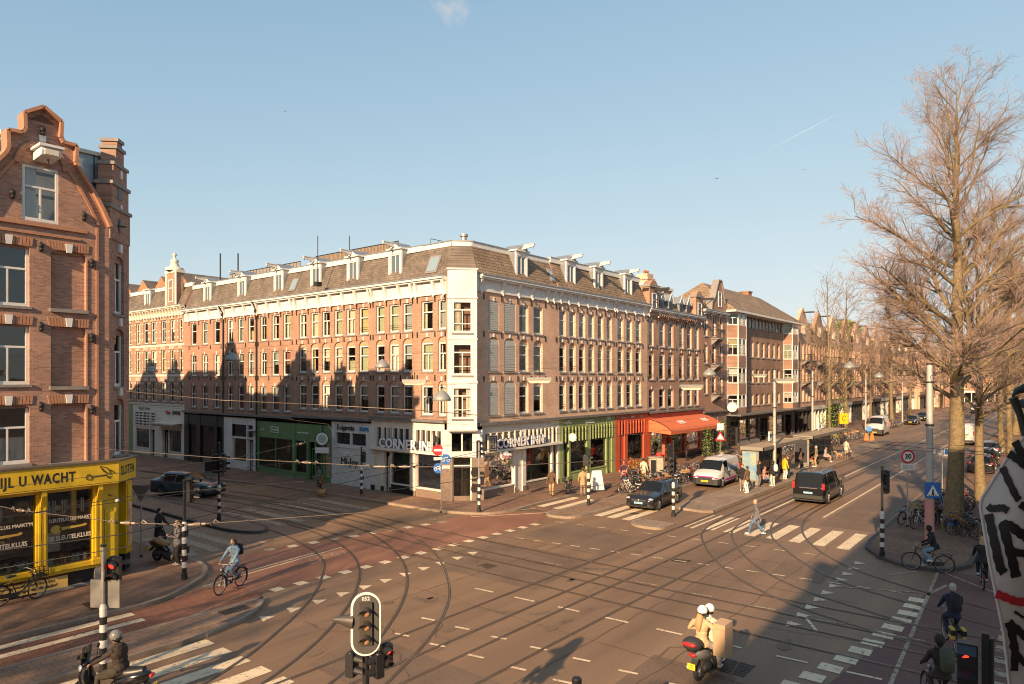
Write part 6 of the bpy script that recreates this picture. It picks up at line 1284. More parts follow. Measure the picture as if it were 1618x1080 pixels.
def person(label, loc, rz, top, legs, shoes='black', hair='brown', pel=(0,0,.93), lean=0.0, feet=((.0,.1,.07),(.0,-.1,.07)), hands=((.1,.3,.85),(.1,-.3,.85)), head=(0,0), h=1.0, coat=0.07, res=.02, knee=((1,.1,0),(1,-.1,0)), elbow=((-1,.5,-.2),(-1,-.5,-.2)), hood=False, sleeves=True, skin=None, group=None, near=False, hairlen=0, parent=None, wide=1.0, hat=None):
    skin = skin or skinm; b = MB(); m = skin; P = Vector(pel)
    up = Vector((math.sin(lean), 0, math.cos(lean))); fw = Vector((math.cos(lean), 0, -math.sin(lean)))
    chest = P+up*.32; neck = P+up*.53; hdc = neck+up*.15+Vector((math.cos(head[0])*.03, math.sin(head[0])*.03, 0)); hdc.z += .01
    S_ = [P+up*.46+Vector((0,s*.185,0)) for s in (1,-1)]; H_ = [P+Vector((0,s*.095,-.02)) for s in (1,-1)]
    bones = []
    q = Matrix.Rotation(lean, 3, 'Y')
    b.ell(P+up*.04, (.125*wide,.165*wide,.14), m, 12, 8, q); b.ell(P+up*.2, (.115*wide,.15*wide,.17), m, 12, 8, q); b.ell(chest+up*.05, (.13*wide,.185*wide,.2), m, 12, 8, q)
    b.tube([S_[0]+Vector((0,-.02,0)), P+up*.49, S_[1]+Vector((0,.02,0))], [.07,.085,.07], m, 8); b.tube([P+up*.45, neck, hdc], [.075,.058,.055], m, 8)
    hr = Matrix.Rotation(head[0],3,'Z') @ Matrix.Rotation(head[1]+lean*.3,3,'Y')
    b.ell(hdc+hr@Vector((0,0,.02)), (.098,.078,.118), m, 12, 10, hr); b.ell(hdc+hr@Vector((.03,0,-.06)), (.062,.055,.06), m, 10, 8, hr); b.ell(hdc+hr@Vector((.102,0,-.005)), (.02,.014,.025), m, 6, 5, hr)
    for s in (1,-1): b.ell(hdc+hr@Vector((0,s*.08,0)), (.02,.012,.03), m, 6, 5, hr)
    bones += [('top',P,neck,.14),('skin',hdc-up*.06,hdc+up*.06,.1)]
    if coat: 
        b.tube([P+up*.1, P-Vector((0,0,coat*.5)), P-Vector((0,0,coat))], [.15,.17,.19], m, 12, sx=1.05); bones.append(('top',P,P-Vector((0,0,coat)),.19))
    for i, s in enumerate((1,-1)):
        k_, f_ = ik(H_[i], feet[i], .44, .42, knee[i]); b.tube([H_[i], H_[i]+(k_-H_[i])*.5, k_, k_+(f_-k_)*.35, f_], [.1*wide,.09*wide,.07,.068,.052], m, 10)
        d = Vector((1,0,0)) if len(feet[i]) < 4 else Vector(feet[i][3])
        b.tube([f_+Vector((0,0,-.02))-d*.05, f_+Vector((0,0,-.035))+d*.05, f_+d*.17+Vector((0,0,-.04))], [.045,.042,.028], m, 8, sx=1.15); bones += [('legs',H_[i],k_,.08),('legs',k_,f_,.05),('shoes',f_+Vector((0,0,-.03))-d*.05,f_+d*.17+Vector((0,0,-.04)),.05)]
        e_, w_ = ik(S_[i], hands[i], .29, .26, elbow[i]); b.tube([S_[i], S_[i]+(e_-S_[i])*.5, e_, w_], [.07,.064,.056,.045], m, 8); hd = (w_-e_).normalized()
        bones += [('top' if sleeves else 'skin',S_[i],e_,.055),('top' if sleeves else 'skin',e_,w_,.045)]
        b.ell(w_+hd*.05, (.03,.03,.05), m, 8, 6, hd.to_track_quat('Z','Y').to_matrix()); bones.append(('skin',w_+hd*.03,w_+hd*.1,.035))
    me = b.data('body'); o = bpy.data.objects.new('person', me); C.objects.link(o); md = o.modifiers.new('r','REMESH'); md.mode = 'VOXEL'; md.voxel_size = res; md.use_smooth_shade = True
    sm_ = o.modifiers.new('s','SMOOTH'); sm_.iterations = 3; sm_.factor = .5
    dg = bpy.context.evaluated_depsgraph_get(); m2 = bpy.data.meshes.new_from_object(o.evaluated_get(dg)); o.modifiers.clear(); o.data = m2
    m2.materials.clear(); ms = dict(top=CL[top], legs=CL[legs], shoes=CL[shoes], skin=skin); order = ['top','legs','shoes','skin']
    for n_ in order: m2.materials.append(ms[n_])
    for p in m2.polygons:
        c = p.center; best = min(bones, key=lambda B_: seg_d(c, B_[1], B_[2])-B_[3]*.9); k = order.index(best[0])
        if best[0] == 'skin' and best[2] is bones[1][2] and (c-hdc).dot(up) < -.1: k = 0
        p.material_index = k; p.use_smooth = True
    if near:      # separate fingers closing round what is held
        f = MB()
        for i, s in enumerate((1,-1)):
            e_, w_ = ik(S_[i], hands[i], .29, .26, elbow[i]); hd = (w_-e_).normalized(); side = hd.cross(Vector((0,0,1))); side = side.normalized() if side.length > .1 else Vector((0,1,0)); dn = side.cross(hd)*(-1); 
            if dn.z > 0: dn = -dn
            for k in range(4): a = w_+hd*.075+side*(k-1.5)*.019; L = (.07,.08,.075,.06)[k]; f.tube([a, a+hd*L*.45+dn*.008, a+hd*L*.7+dn*L*.45, a+hd*L*.45+dn*L*.8], [.01,.0095,.009,.007], skin, 6)
            a = w_+hd*.03+side*.03*(-s); f.tube([a, a+hd*.03-side*s*.02+dn*.02, a+hd*.055-side*s*.015+dn*.04], [.012,.011,.008], skin, 6)
        bm = bmesh.new(); bm.from_mesh(m2); md2 = f.data('f'); n0 = len(bm.faces); bm.from_mesh(md2); bm.faces.ensure_lookup_table()
        for ff in bm.faces[n0:]: ff.material_index = 3
        bm.to_mesh(m2); bm.free()
    o.scale = (h,h,h); o.location = loc; o.rotation_euler = (0,0,rz); o.name = 'person'; tag(o, label, 'person', group)
    hm_ = HAIR[hair] if hair else None
    if hm_ and not hood:
        f = MB(); r_ = 1.0
        if hair in ('helmet','dhelmet'):
            f.ell(hdc+hr@Vector((-.005,0,.05)), (.135,.125,.13), hm_, 16, 10, hr); vz = hdc+hr@Vector((.07,0,.03)); f.ell(hdc+hr@Vector((-.03,0,-.02)), (.112,.118,.075), blk, 14, 8, hr); f.ell(vz, (.075,.1,.07), mat('visor',(0.1,0.1,0.1),.1,spec=.9), 10, 8, hr); nm = 'helmet'
        else:
            f.ell(hdc+hr@Vector((-.02,0,.045)), (.098,.09,.103), hm_, 14, 8, hr); f.ell(hdc+hr@Vector((-.05,0,-.01)), (.06,.082,.08), hm_, 12, 8, hr); nm = 'hair' if hair != 'beanie' else 'beanie'
            if hairlen: f.tube([hdc+hr@Vector((-.05,0,.0)), hdc+hr@Vector((-.09,0,-.12)), hdc+hr@Vector((-.1,0,-.12-hairlen))], [.085,.08,.04], hm_, 10, sx=1.2)
        f.build(nm, o)
    if hood:
        f = MB(); f.ell(hdc+hr@Vector((-.035,0,.03)), (.115,.11,.13), CL[top], 14, 10, hr); f.build('hood', o)
    f = MB(); nk = P+up*.5+fw*.01; a_ = Matrix.Rotation(lean+.25,3,'Y')
    f.tube([nk+a_@Vector((.1*math.cos(t*.628),.095*math.sin(t*.628),.012*math.sin(t*2.1))) for t in range(11)],[.036,.034,.03,.034,.042,.045,.042,.034,.03,.034,.036],CL[top],7,False); f.build('collar', o)
    if near:
        f = MB()
        for s in (1,-1): f.ell(hdc+hr@Vector((.09,s*.032,.018)), (.012,.014,.008), blk, 6, 4, hr)
        f.ell(hdc+hr@Vector((.088,0,-.06)), (.01,.026,.007), mat('lips',(0.35,0.12,0.09),.5), 6, 4, hr); f.build('face_features', o)
    return o
def backpack(label, loc, rz, m, z=1.3, lean=0.0, w=.3, hgt=.46, group=None, col2=None):
    t = thing('backpack', label, 'bag', loc, rz, group)
    def B(b):
        M = Matrix.Translation((-.02,0,z)) @ Matrix.Rotation(lean,4,'Y'); b.M = M; k = 8
        b.tube([(-.2,0,-hgt/2),(-.21,0,-hgt*.42),(-.22,0,0),(-.2,0,hgt*.4),(-.17,0,hgt/2)],[.1,.14,.145,.13,.06],m,10,sx=1.0); b.tube([(-.3,0,-hgt*.3),(-.32,0,-hgt*.1),(-.3,0,hgt*.05)],[.06,.09,.05],col2 or m,8)
    part(t, 'bag', B)
    def St(b):
        b.M = Matrix.Translation((-.02,0,z)) @ Matrix.Rotation(lean,4,'Y')
        for s in (1,-1): b.tube([(-.12,s*.09,hgt*.4),(.0,s*.12,hgt*.46),(.12,s*.12,hgt*.25),(.13,s*.14,-.02),(.0,s*.18,-hgt*.3),(-.12,s*.12,-hgt*.4)],.016,blk,5)
    part(t, 'straps', St); return t
HB = ((.33,.26,1.06),(.33,-.26,1.06))
def cyclist(loc, rz, plabel, blabel, fm, kind, top, legs, shoes='black', hair='brown', lean=.25, extra=None, hood=False, near=False, hairlen=0, h=1.0, res=.02, head=(0,0), bz=0.0, coat=0.07):
    bk = bicycle(blabel, (loc[0],loc[1],bz), rz, fm, kind, None, 0, extra, .05, False)
    p = person(plabel, (loc[0],loc[1],bz), rz, top, legs, shoes, hair, pel=(-.24,0,1.0), lean=lean, feet=((-.13,.13,.5),(.1,-.13,.25)), hands=((.2,.25,1.07),(.2,-.25,1.07)), knee=((1,.05,.3),(1,-.05,.3)), elbow=((-.4,.6,-1),(-.4,-.6,-1)), hood=hood, near=near, hairlen=hairlen, h=h, res=res, head=head, coat=coat)
    return bk, p
def heading(p0, p1):
    a, b = g(*p0), g(*p1); return math.atan2(b[1]-a[1], b[0]-a[0])
# left cyclist in denim
rz = heading((386,924),(346,942)); c_ = g(364,933)
cyclist(c_, rz, 'woman in a light denim jacket and jeans cycling over the red crossing', 'tall black city bicycle ridden by the woman in denim', FR[0], 1, 'ldenim', 'denim', 'khaki', 'brown', .1, None, near=True, hairlen=.12, head=(.0,.25))
backpack('small black backpack worn by the woman in denim', (c_[0]-.24*math.cos(rz), c_[1]-.24*math.sin(rz), 0), rz, CL['black'], 1.33, .1, hgt=.36)
# walking man on the zebra
person('bald man in a dark vest and blue jeans striding over the zebra crossing', (g(1196,845)[0], g(1196,845)[1], 0), R(105), 'grey', 'denim', 'white', None, pel=(0,0,.88), lean=.06, feet=((.38,.1,.1),(-.36,-.1,.12)), hands=((-.18,.27,.8),(.22,-.26,.86)), near=True, h=1.0)
# two people by the yellow shop
person('young man in a grey jacket looking at his phone by the striped pole', (*g(281,897),.12), R(175), 'grey', 'black', 'lgrey', 'blond', hands=((.3,.1,1.2),(.3,-.08,1.22)), elbow=((-.3,.3,-1),(-.3,-.3,-1)), head=(0,.35), near=True)
backpack('dark blue backpack on the back of the man looking at his phone', (*g(281,897),.12), R(175), CL['navy'], 1.3)
c2 = g(251,868)
person('man in a long black coat stepping beside a parked moped', (c2[0],c2[1],.0), R(-60), 'black', 'black', 'black', 'black', pel=(0,0,.9), feet=((.2,.1,.07),(-.3,-.1,.1)), hands=((.35,.2,1.0),(.3,-.25,.95)), coat=.3, h=1.05, head=(0,.2))
scooter('dark moped with a brown seat standing beside the man in the long coat', (*g(268,893),.12), R(-70), bkp, screen=False, seatm=CL['tan'])
# scooter rider, bottom left
sx_, sy_ = 6.4, 16.95; rz = R(128)
scooter('black motor scooter with windscreen in the bottom left corner', (sx_,sy_,0), rz, bkp)
person('scooter rider in a dark padded jacket and grey open-face helmet', (sx_,sy_,0), rz, 'dbrown', 'dkhaki', 'black', 'dhelmet', pel=(-.28,0,.9), lean=.14, feet=((.18,.16,.36),(.12,-.3,.1)), hands=((.28,.27,1.06),(.28,-.27,1.06)), knee=((1,.5,.6),(1,-.4,.6)), elbow=((-.5,.8,-.6),(-.5,-.8,-.6)), near=True, wide=1.35, head=(0,.1), coat=.1)
# two on a scooter, bottom right
rz = heading((1111,1070),(1150,1040)); sc = g(1122,1062); 
rz = R(-2)
scooter('grey motor scooter with a round top box carrying two people over the crossing', (sc[0],sc[1],0), rz, mat('silver_scooter_paint',(0.3,0.29,0.28),.3,.5,coat=.5), topbox=True, screen=False)
person('scooter driver in a pale coat and white helmet, sitting in front', (sc[0],sc[1],0), rz, 'cream', 'ldenim', 'white', 'helmet', pel=(-.12,0,.9), lean=.1, feet=((.22,.2,.34),(.22,-.22,.34)), hands=((.3,.3,1.05),(.3,-.3,1.05)), knee=((1,.5,.6),(1,-.5,.6)), elbow=((-.5,.8,-.6),(-.5,-.8,-.6)), near=True, res=.018)
pil = person('pillion passenger with long fair hair, tan coat and white helmet, behind the scooter driver', (sc[0],sc[1],0), rz, 'beige', 'lgrey', 'white', 'helmet', pel=(-.5,0,.96), lean=.05, feet=((-.15,.26,.32),(-.1,-.3,.3)), hands=((-.25,.2,1.15),(-.3,-.42,1.05)), knee=((1,.6,.5),(1,-.7,.5)), elbow=((-.3,.8,-.6),(-.2,-.9,-.5)), near=True, coat=.12, res=.018)
part(pil, 'hair', lambda b: b.tube([(-.5,.02,1.62),(-.58,.02,1.5),(-.62,.02,1.33),(-.62,.02,1.2)],[.07,.085,.07,.02],HAIR['blond'],10,sx=1.1))
t = thing('paper_bag', 'large tan paper bag hugged on the right side of the pillion passenger', 'bag', (sc[0],sc[1],0), rz)
part(t, 'bag', lambda b: (b.prism([(-.62,.72),(-.12,.68),(-.16,1.52),(-.6,1.5)],-.66,-.36,mat('kraft_paper',(0.50,0.33,0.19),.8,var=.06,vscale=4),'y')))
part(t, 'fold', lambda b: b.prism([(-.61,1.36),(-.15,1.38),(-.15,1.41),(-.61,1.39)],-.665,-.36,mat('kraft_fold',(0.42,0.27,0.15),.8),'y'))
# right-hand cyclists in the shade
rz = heading((1493,904),(1441,898)); c_ = g(1466,903)
cyclist(c_, rz, 'cyclist in a black hoodie and light jeans passing the dark kerb on the right', 'black bicycle with a front rack ridden by the hooded cyclist', FR[0], 0, 'black', 'ldenim', 'white', None, .3, None, hood=True, near=True)
c_ = g(1552,926)
cyclist(c_, R(8), 'rider with tan hair and black jacket seen from behind, far right lane', 'dark bicycle under the tan-haired rider seen from behind', FR[0], 0, 'black', 'black', 'white', 'blond', .1, hairlen=.15)
c_ = g(1503,1022)
cyclist(c_, R(20), 'cyclist in navy coat and pale woolly hat riding away from the viewer', 'bicycle with yellow and black panniers under the cyclist in the pale hat', FR[0], 0, 'navy', 'navy', 'black', 'beanie', .12, 'pany', near=True)
backpack('black backpack on the cyclist with the pale woolly hat', (c_[0]-.24*math.cos(R(20)), c_[1]-.24*math.sin(R(20)), 0), R(20), CL['black'], 1.36, .12)
c_ = g(1482,1128)
cyclist(c_, R(28), 'hooded cyclist in a dark brown coat at the bottom right edge', 'dark bicycle under the brown-coated cyclist at the bottom edge', FR[0], 0, 'dbrown', 'dkhaki', 'black', None, .2, hood=True, near=True)
backpack('olive green rucksack on the brown-coated cyclist at the bottom right', (c_[0]-.24*math.cos(R(28)), c_[1]-.24*math.sin(R(28)), 0), R(28), mat('olive_canvas',(0.07,0.08,0.05),.8), 1.36, .2, w=.4, hgt=.5)
# pavement and tram-stop people
def stand(label, px, py, rz, top, legs, hair='brown', shoes='white', z=.12, **k):
    return person(label, (*g(px,py,z),z), R(rz), top, legs, shoes, hair, res=.026, **k)
stand('older man in a brown jacket and tan trousers walking past the cafe window', 872, 783, 200, 'brown', 'tan', 'grey', 'brown', feet=((.15,.1,.07),(-.15,-.1,.08)), pel=(0,0,.92))
stand('woman in a tan coat standing behind the striped pole near the shops', 921, 782, 30, 'tan', 'khaki', 'brown', 'brown', coat=.3)
c_ = g(985,770); cyclist(c_, R(195), 'cyclist in a salmon-red top riding past the green shop', 'pale blue bicycle under the rider in salmon red', FR[5], 1, 'pink', 'red', 'white', 'brown', .05, res=.026, bz=.012)
c_ = g(1052,752); cyclist((c_[0]+1,24.7), R(15), 'rider in a red jumper on a bicycle before the orange awning', 'black bicycle of the rider in the red jumper', FR[0], 0, 'red', 'black', 'white', 'brown', .1, res=.026, bz=.12)
stand('person in a cream jumper among the racked bicycles by the beige cabinet', 1017, 762, 0, 'cream', 'tan', 'black', 'white')
stand('man in a dark coat near the potted palm under the awning', 1086, 728, 120, 'black', 'black', 'black', 'black')
stand('person in black with grey trousers at the front of the tram stop', 1173, 775, 200, 'black', 'khaki', 'black', 'white')
stand('person in a brown jacket and white trousers at the tram stop front', 1181, 779, 80, 'brown', 'white', 'brown', 'white')
stand('man in black standing against the first shelter post', 1199, 768, -60, 'black', 'grey', 'brown', 'black')
SB = dict(pel=(0,0,.5), feet=((.42,.12,.07),(.42,-.12,.07)), hands=((.3,.12,.62),(.3,-.12,.62)), elbow=((-.6,.5,-.5),(-.6,-.5,-.5)), lean=.05)
stand('person in pink scarf and jeans sitting on the first shelter bench', 1207, 766, -80, 'pink', 'denim', 'brown', 'white', **SB)
stand('person in black jacket and cream trousers facing into the first shelter', 1222, 768, 60, 'black', 'cream', 'black', 'white')
x_, y_ = g(1222,768,.12); backpack('white backpack on the person in cream trousers at the tram stop', (x_,y_,.12), R(60), CL['white'], 1.3)
stand('person in a bright yellow coat and white trousers waiting at the tram stop', 1240, 757, -30, 'yellow', 'white', 'brown', 'white', coat=.15)
stand('short person in black beside the yellow coat', 1246, 755, 150, 'black', 'navy', 'black', 'black', h=.93)
stand('man in a dark brown jacket left of the second shelter', 1265, 742, -70, 'brown', 'black', 'brown', 'black')
stand('person in an orange-red top sitting in the second shelter', 1276, 737, -90, 'red', 'khaki', 'brown', 'white', **SB)
stand('person in brown standing with cream shoes before the second shelter', 1290, 737, 100, 'khaki', 'tan', 'grey', 'cream')
stand('person in grey-green sitting at the right of the second shelter', 1304, 729, -80, 'lgrey', 'pink', 'brown', 'white', **SB)
stand('tall man in black at the right end of the second shelter', 1313, 727, -60, 'black', 'green', 'black', 'black', h=1.05)
stand('dog walker in a cream coat beyond the second shelter', 1337, 723, -30, 'cream', 'cream', 'brown', 'white', coat=.25)
stand('person in grey by the striped grid shopfront in the left street shade', 505, 778, 120, 'grey', 'black', 'black', 'black')
def dog(label, loc, rz, m):
    o = MB(); o.ell((0,0,.45),(.3,.12,.15),m,12,8); o.ell((.2,0,.43),(.15,.13,.18),m,10,8); o.tube([(.28,0,.52),(.4,0,.64),(.46,0,.68)],[.1,.085,.08],m,8); o.tube([(.44,0,.7),(.52,0,.69),(.62,0,.66)],[.085,.07,.04],m,8)
    for s in (1,-1):
        o.tube([(.24,s*.08,.42),(.22,s*.09,.22),(.24,s*.09,.03)],[.06,.035,.03],m,6); o.tube([(-.22,s*.08,.42),(-.14,s*.1,.28),(-.28,s*.1,.17),(-.25,s*.1,.03)],[.09,.05,.03,.03],m,6); o.ell((.42,s*.08,.7),(.03,.02,.07),m,6,5)
    o.tube([(-.28,0,.52),(-.42,0,.6),(-.5,0,.72)],[.04,.03,.015],m,6)
    me = o.data('dog'); ob = bpy.data.objects.new('dog', me); C.objects.link(ob); md = ob.modifiers.new('r','REMESH'); md.mode='VOXEL'; md.voxel_size=.022; md.use_smooth_shade=True
    m2 = bpy.data.meshes.new_from_object(ob.evaluated_get(bpy.context.evaluated_depsgraph_get())); ob.modifiers.clear(); ob.data = m2; m2.materials.clear(); m2.materials.append(m); ob.location = loc; ob.rotation_euler=(0,0,rz); return tag(ob, label, 'dog')
dog('tan dog standing nearest the dog walker, head to the left', (*g(1326,725,.12),.12), R(150), CL['tan'])
dog('pale tan dog standing right of the dog walker by the tram stop end', (*g(1340,725,.12),.12), R(-20), mat('fur_pale',(0.5,0.34,0.18),.9,var=.2,vscale=6))
# ================================================================ street furniture
red_on = mat('lit_red_lamp', (0.6,0.02,0.01), .4, emit=((1,0.05,0.02),.7)); bandw = mat('white_reflective_band', (0.62,0.6,0.56), .5)
def striped(b, z0, z1, r, n, x=0, y=0):
    for k in range(n): b.cyl((x,y,z0+(z1-z0)*k/n),(x,y,z0+(z1-z0)*(k+1)/n), r, bandw if k%2 else blk, 12)
def head_mb(b, M, n=3, lit=None, back=None):
    """signal head: housing, hooded lenses; faces local -Y"""
    b.M = M; h = .3*n
    b.box(-.15,.15,-.02,.2,0,h,blk); b.ell((0,.09,h),(.15,.11,.06),blk,10,5); b.ell((0,.09,0),(.15,.11,.05),blk,10,5)
    for k in range(n):
        z = h-.15-.3*k; m = red_on if lit == k else mat('dark_lens',(0.03,0.02,0.015),.2)
        b.ell((0,-.02,z),(.1,.03,.1),m,12,6)
        for t in range(10):
            a0, a1 = math.pi*(-.1+1.2*t/10), math.pi*(-.1+1.2*(t+1)/10)
            b.quad((.12*math.cos(a0),-.02,z+.12*math.sin(a0)),(.12*math.cos(a1),-.02,z+.12*math.sin(a1)),(.11*math.cos(a1),-.26,z+.1*math.sin(a1)-.02),(.11*math.cos(a0),-.26,z+.1*math.sin(a0)-.02),blk)
    b.M = None
def traffic_light(label, loc, H, heads=(), sb=1.75, rp=.05, name='traffic_light', sign=False, button=True, box=None, band_r=.085):
    t = thing(name, label, 'traffic light', loc, 0, None)
    part(t, 'striped_base', lambda b: (b.cyl((0,0,0),(0,0,.2),.11,iron,12), striped(b,.2,sb,band_r,8), b.cyl((0,0,sb),(0,0,sb+.12),band_r+.01,bandw,12,.055)))
    part(t, 'pole', lambda b: (b.cyl((0,0,sb+.1),(0,0,H),rp,steel if sign else blk,10), b.cyl((0,0,H),(0,0,H+.05),rp+.02,blk,10)))
    for (dx, dy, z, a, n, lit) in heads:
        part(t, 'signal_head', lambda b: head_mb(b, Matrix.Translation((dx,dy,z)) @ Matrix.Rotation(R(a),4,'Z'), n, lit)); part(t, 'bracket', lambda b: b.bar((0,0,z+.3*n-.1),(dx,dy,z+.3*n-.1),.05,.05,blk))
    if button: part(t, 'push_button', lambda b: b.box(.06,.16,-.06,.06,.95,1.2,box or blk))
    return t
tl = traffic_light('traffic light with a small red signal and a blank square sign back, bottom left', (*g(163,1072),0), 3.3, [(.22,.0,2.35,-40,2,0)], sign=True, button=False)
part(tl, 'sign_back', lambda b: (setattr(b,'M',Matrix.Rotation(R(-55),4,'Z')), b.box(-.38,.38,.06,.1,1.75,2.45,mat('sign_back_grey',(0.24,0.23,0.21),.55,.3))))
traffic_light('striped traffic pole with plain thin top by the man with the phone', (*g(291,915,.12),.12), 3.6, [(.42,.15,2.8,40,3,None)], sb=2.0)
traffic_light('traffic light with a large dark head on the shaded median of the left street', (*g(346,826),.12), 4.0, [(0,-.2,2.55,-60,3,None),(0,.22,2.5,120,3,None),(.3,0,2.5,30,3,None)], button=False)
traffic_light('slim striped traffic light in front of the cigarette shop', (*g(571,785),.12), 3.0, [(0,-.15,2.1,-50,2,None)])
traffic_light('striped traffic light before the corner cafe entrance', (*g(757,812),.12), 3.9, [(.2,.1,3.0,50,3,None)], sign=True)
traffic_light('striped traffic light on the island in front of the green shop', (*g(930,801),.12), 3.2, [(0,.2,2.3,120,2,None),(.15,.1,2.3,30,2,None)])
traffic_light('traffic light with yellow button box beside the dark estate car', (*g(1064,816),.0), 4.1, [(.25,.1,2.4,90,3,None),(-.25,0,2.3,-60,3,None),(0,.25,3.0,150,3,None)], box=mat('yellow_box',(0.7,0.5,0.03),.5))
traffic_light('three-lamp traffic light on the right-hand kerb by the zebra crossing', (*g(1394,883),.12), 3.7, [(.28,-.05,2.6,-90,3,None)], box=blk)
t = traffic_light('oval-boarded traffic light number 052 in the foreground', (7.1,8.72,0), 3.75, [], rp=.055, button=False)
F_ = Matrix.Translation((7.1*0,0,0)) @ Matrix.Rotation(R(-39.5-0),4,'Z')
angv = math.atan2(8.72,7.1); Mf = Matrix.Rotation(angv-math.pi/2,4,'Z')   # facing the viewer's window
def board(b):
    b.M = Mf; gm = mat('signal_board_grey', (0.085,0.08,0.075), .5)
    P = [(.2*math.cos(a), 3.85+.2*math.sin(a)) for a in [math.pi*k/12 for k in range(13)]] + [(.2*math.cos(a), 3.3+.2*math.sin(a)) for a in [math.pi+math.pi*k/12 for k in range(13)]]
    Q_ = [(.235*math.cos(a), 3.85+.235*math.sin(a)) for a in [math.pi*k/12 for k in range(13)]] + [(.235*math.cos(a), 3.3+.235*math.sin(a)) for a in [math.pi+math.pi*k/12 for k in range(13)]]
    b.prism(P,-.1,-.06,gm,'y'); b.prism(Q_,-.085,-.065,mat('board_rim_white',(0.8,0.78,0.74),.4),'y')
part(t, 'board', board)
def lens3(b):
    b.M = Mf; gm = mat('signal_hood_grey', (0.06,0.052,0.045), .5)
    b.box(-.1,.1,-.14,-.1,3.25,3.93,gm)
    for k in range(3):
        z = 3.78-.22*k; b.ell((0,-.14,z),(.075,.03,.075),mat('amber_lens',(0.5,0.3,0.2),.25,col2=(0.25,0.1,0.06),vscale=20),12,8)
        vs = []
        for t_ in range(12):
            a0 = math.pi*(-.05+1.1*t_/11); vs += [(.095*math.cos(a0),-.13,z+.095*math.sin(a0)),(.09*math.cos(a0)-.03,-.28,z+.07*math.sin(a0)+.0)]
        b.add(vs,[(2*i,2*i+1,2*i+3,2*i+2) for i in range(11)],gm,True)
part(t, 'signal_head', lens3)
b = MB(); text_mb(b,'052',.085,bandw,Mf @ face_M(0,-.102,3.985),.002,.002); b.build('number_lettering', t, recalc=False)
part(t, 'lower_signal_head', lambda b: (head_mb(b, Matrix.Translation((-.12,.12,2.72)) @ Matrix.Rotation(R(20),4,'Z') @ Matrix.Scale(.62,4), 2, None)))
part(t, 'lower_signal_head', lambda b: (head_mb(b, Matrix.Translation((.1,-.1,2.68)) @ Matrix.Rotation(R(-100),4,'Z') @ Matrix.Scale(.62,4), 2, None)))
part(t, 'lower_signal_head', lambda b: (head_mb(b, Matrix.Translation((.3,-.18,2.8)) @ Matrix.Rotation(R(-20),4,'Z') @ Matrix.Scale(.6,4), 2, 0)))
part(t, 'horn', lambda b: (setattr(b,'M',Mf), b.cyl((-.2,-.02,3.62),(-.5,.0,3.66),.13,mat('signal_hood_grey',(0,0,0)),12,.03)))
# pedestrian signal in the bottom right corner
t = traffic_light('dark pedestrian signal glowing red on a square post, bottom right', (14.3,.95,0), 3.0, [], rp=.07, button=False, sb=1.6)
Mr = Matrix.Rotation(math.atan2(.95,14.3)-math.pi/2,4,'Z')
part(t, 'signal_head', lambda b: (setattr(b,'M',Mr), b.box(-.46,-.16,-.12,.12,2.05,2.9,blk), b.box(-.11,.0,-.08,.08,1.0,3.12,blk)))
part(t, 'red_lamp', lambda b: (setattr(b,'M',Mr), b.ell((-.33,-.13,2.7),(.03,.015,.035),red_on,8,6), b.bar((-.38,-.13,2.66),(-.29,-.13,2.69),.015,.02,red_on)))
for zz in (2.9, 2.5): part(t, 'lamp_hood', lambda b: (setattr(b,'M',Mr), b.prism([(-.12,zz-.02),(-.35,zz-.12),(-.12,zz-.08)],-.46,-.18,blk,'x')))
p_ = thing('bollard', 'dark round post top at the bottom edge of the picture', 'bollard', (9.35,6.15,0)); part(p_,'post',lambda b: (b.cyl((0,0,0),(0,0,2.6),.08,blk,14), b.ell((0,0,2.6),(.08,.08,.04),blk,12,6))); part(p_,'collar',lambda b: b.cyl((0,0,2.3),(0,0,2.36),.095,iron,14))
# signs
sblue = mat('sign_blue', (0.02,0.13,0.42), .4); sred = mat('sign_red', (0.55,0.02,0.03), .4); swh = mat('sign_white', (0.75,0.74,0.7), .45)
def disc(b, c, r, m, y, n=24): b.prism([(c[0]+r*math.cos(2*math.pi*k/n), c[1]+r*math.sin(2*math.pi*k/n)) for k in range(n)], y, y+.008, m, 'y')
def signpost(label, loc, H, rz, r=.03, name='traffic_sign'):
    t = thing(name, label, 'sign', loc, rz); part(t,'post',lambda b: (b.cyl((0,0,0),(0,0,H),r,steel,10), b.cyl((0,0,0),(0,0,.1),r*1.8,iron,10))); return t
AV = R(-51)
t = signpost('grey post with no-entry, blue cycle and white text signs before the corner cafe', (*g(697,810,.12),.12), 3.75, AV)
part(t,'no_entry_sign',lambda b:(disc(b,(-.18,3.45),.3,sred,-.05), b.box(-.38,.02,-.058,-.05,3.39,3.51,swh)))
def bikesym(b, cx, cz, s, y):
    for k in (-.14,.14): 
        for a in range(10): t0, t1 = a*.628, (a+1)*.628; b.bar((cx+(k+.08*math.cos(t0))*s,y,cz+(-.04+.08*math.sin(t0))*s),(cx+(k+.08*math.cos(t1))*s,y,cz+(-.04+.08*math.sin(t1))*s),.006,.02*s,swh)
    for p,q in (((-.14,-.04),(-.05,.1)),((-.05,.1),(.09,.1)),((.14,-.04),(.08,.14)),((0,-.04),(.09,.1)),((-.14,-.04),(0,-.04))): b.bar((cx+p[0]*s,y,cz+p[1]*s),(cx+q[0]*s,y,cz+q[1]*s),.006,.02*s,swh)
part(t,'cycle_sign',lambda b:(disc(b,(.26,2.95),.28,sblue,-.05), bikesym(b,.26,2.95,1,-.055)))
part(t,'cycle_sign',lambda b:(disc(b,(-.16,2.45),.28,sblue,.02), bikesym(b,-.16,2.45,1,.012)))
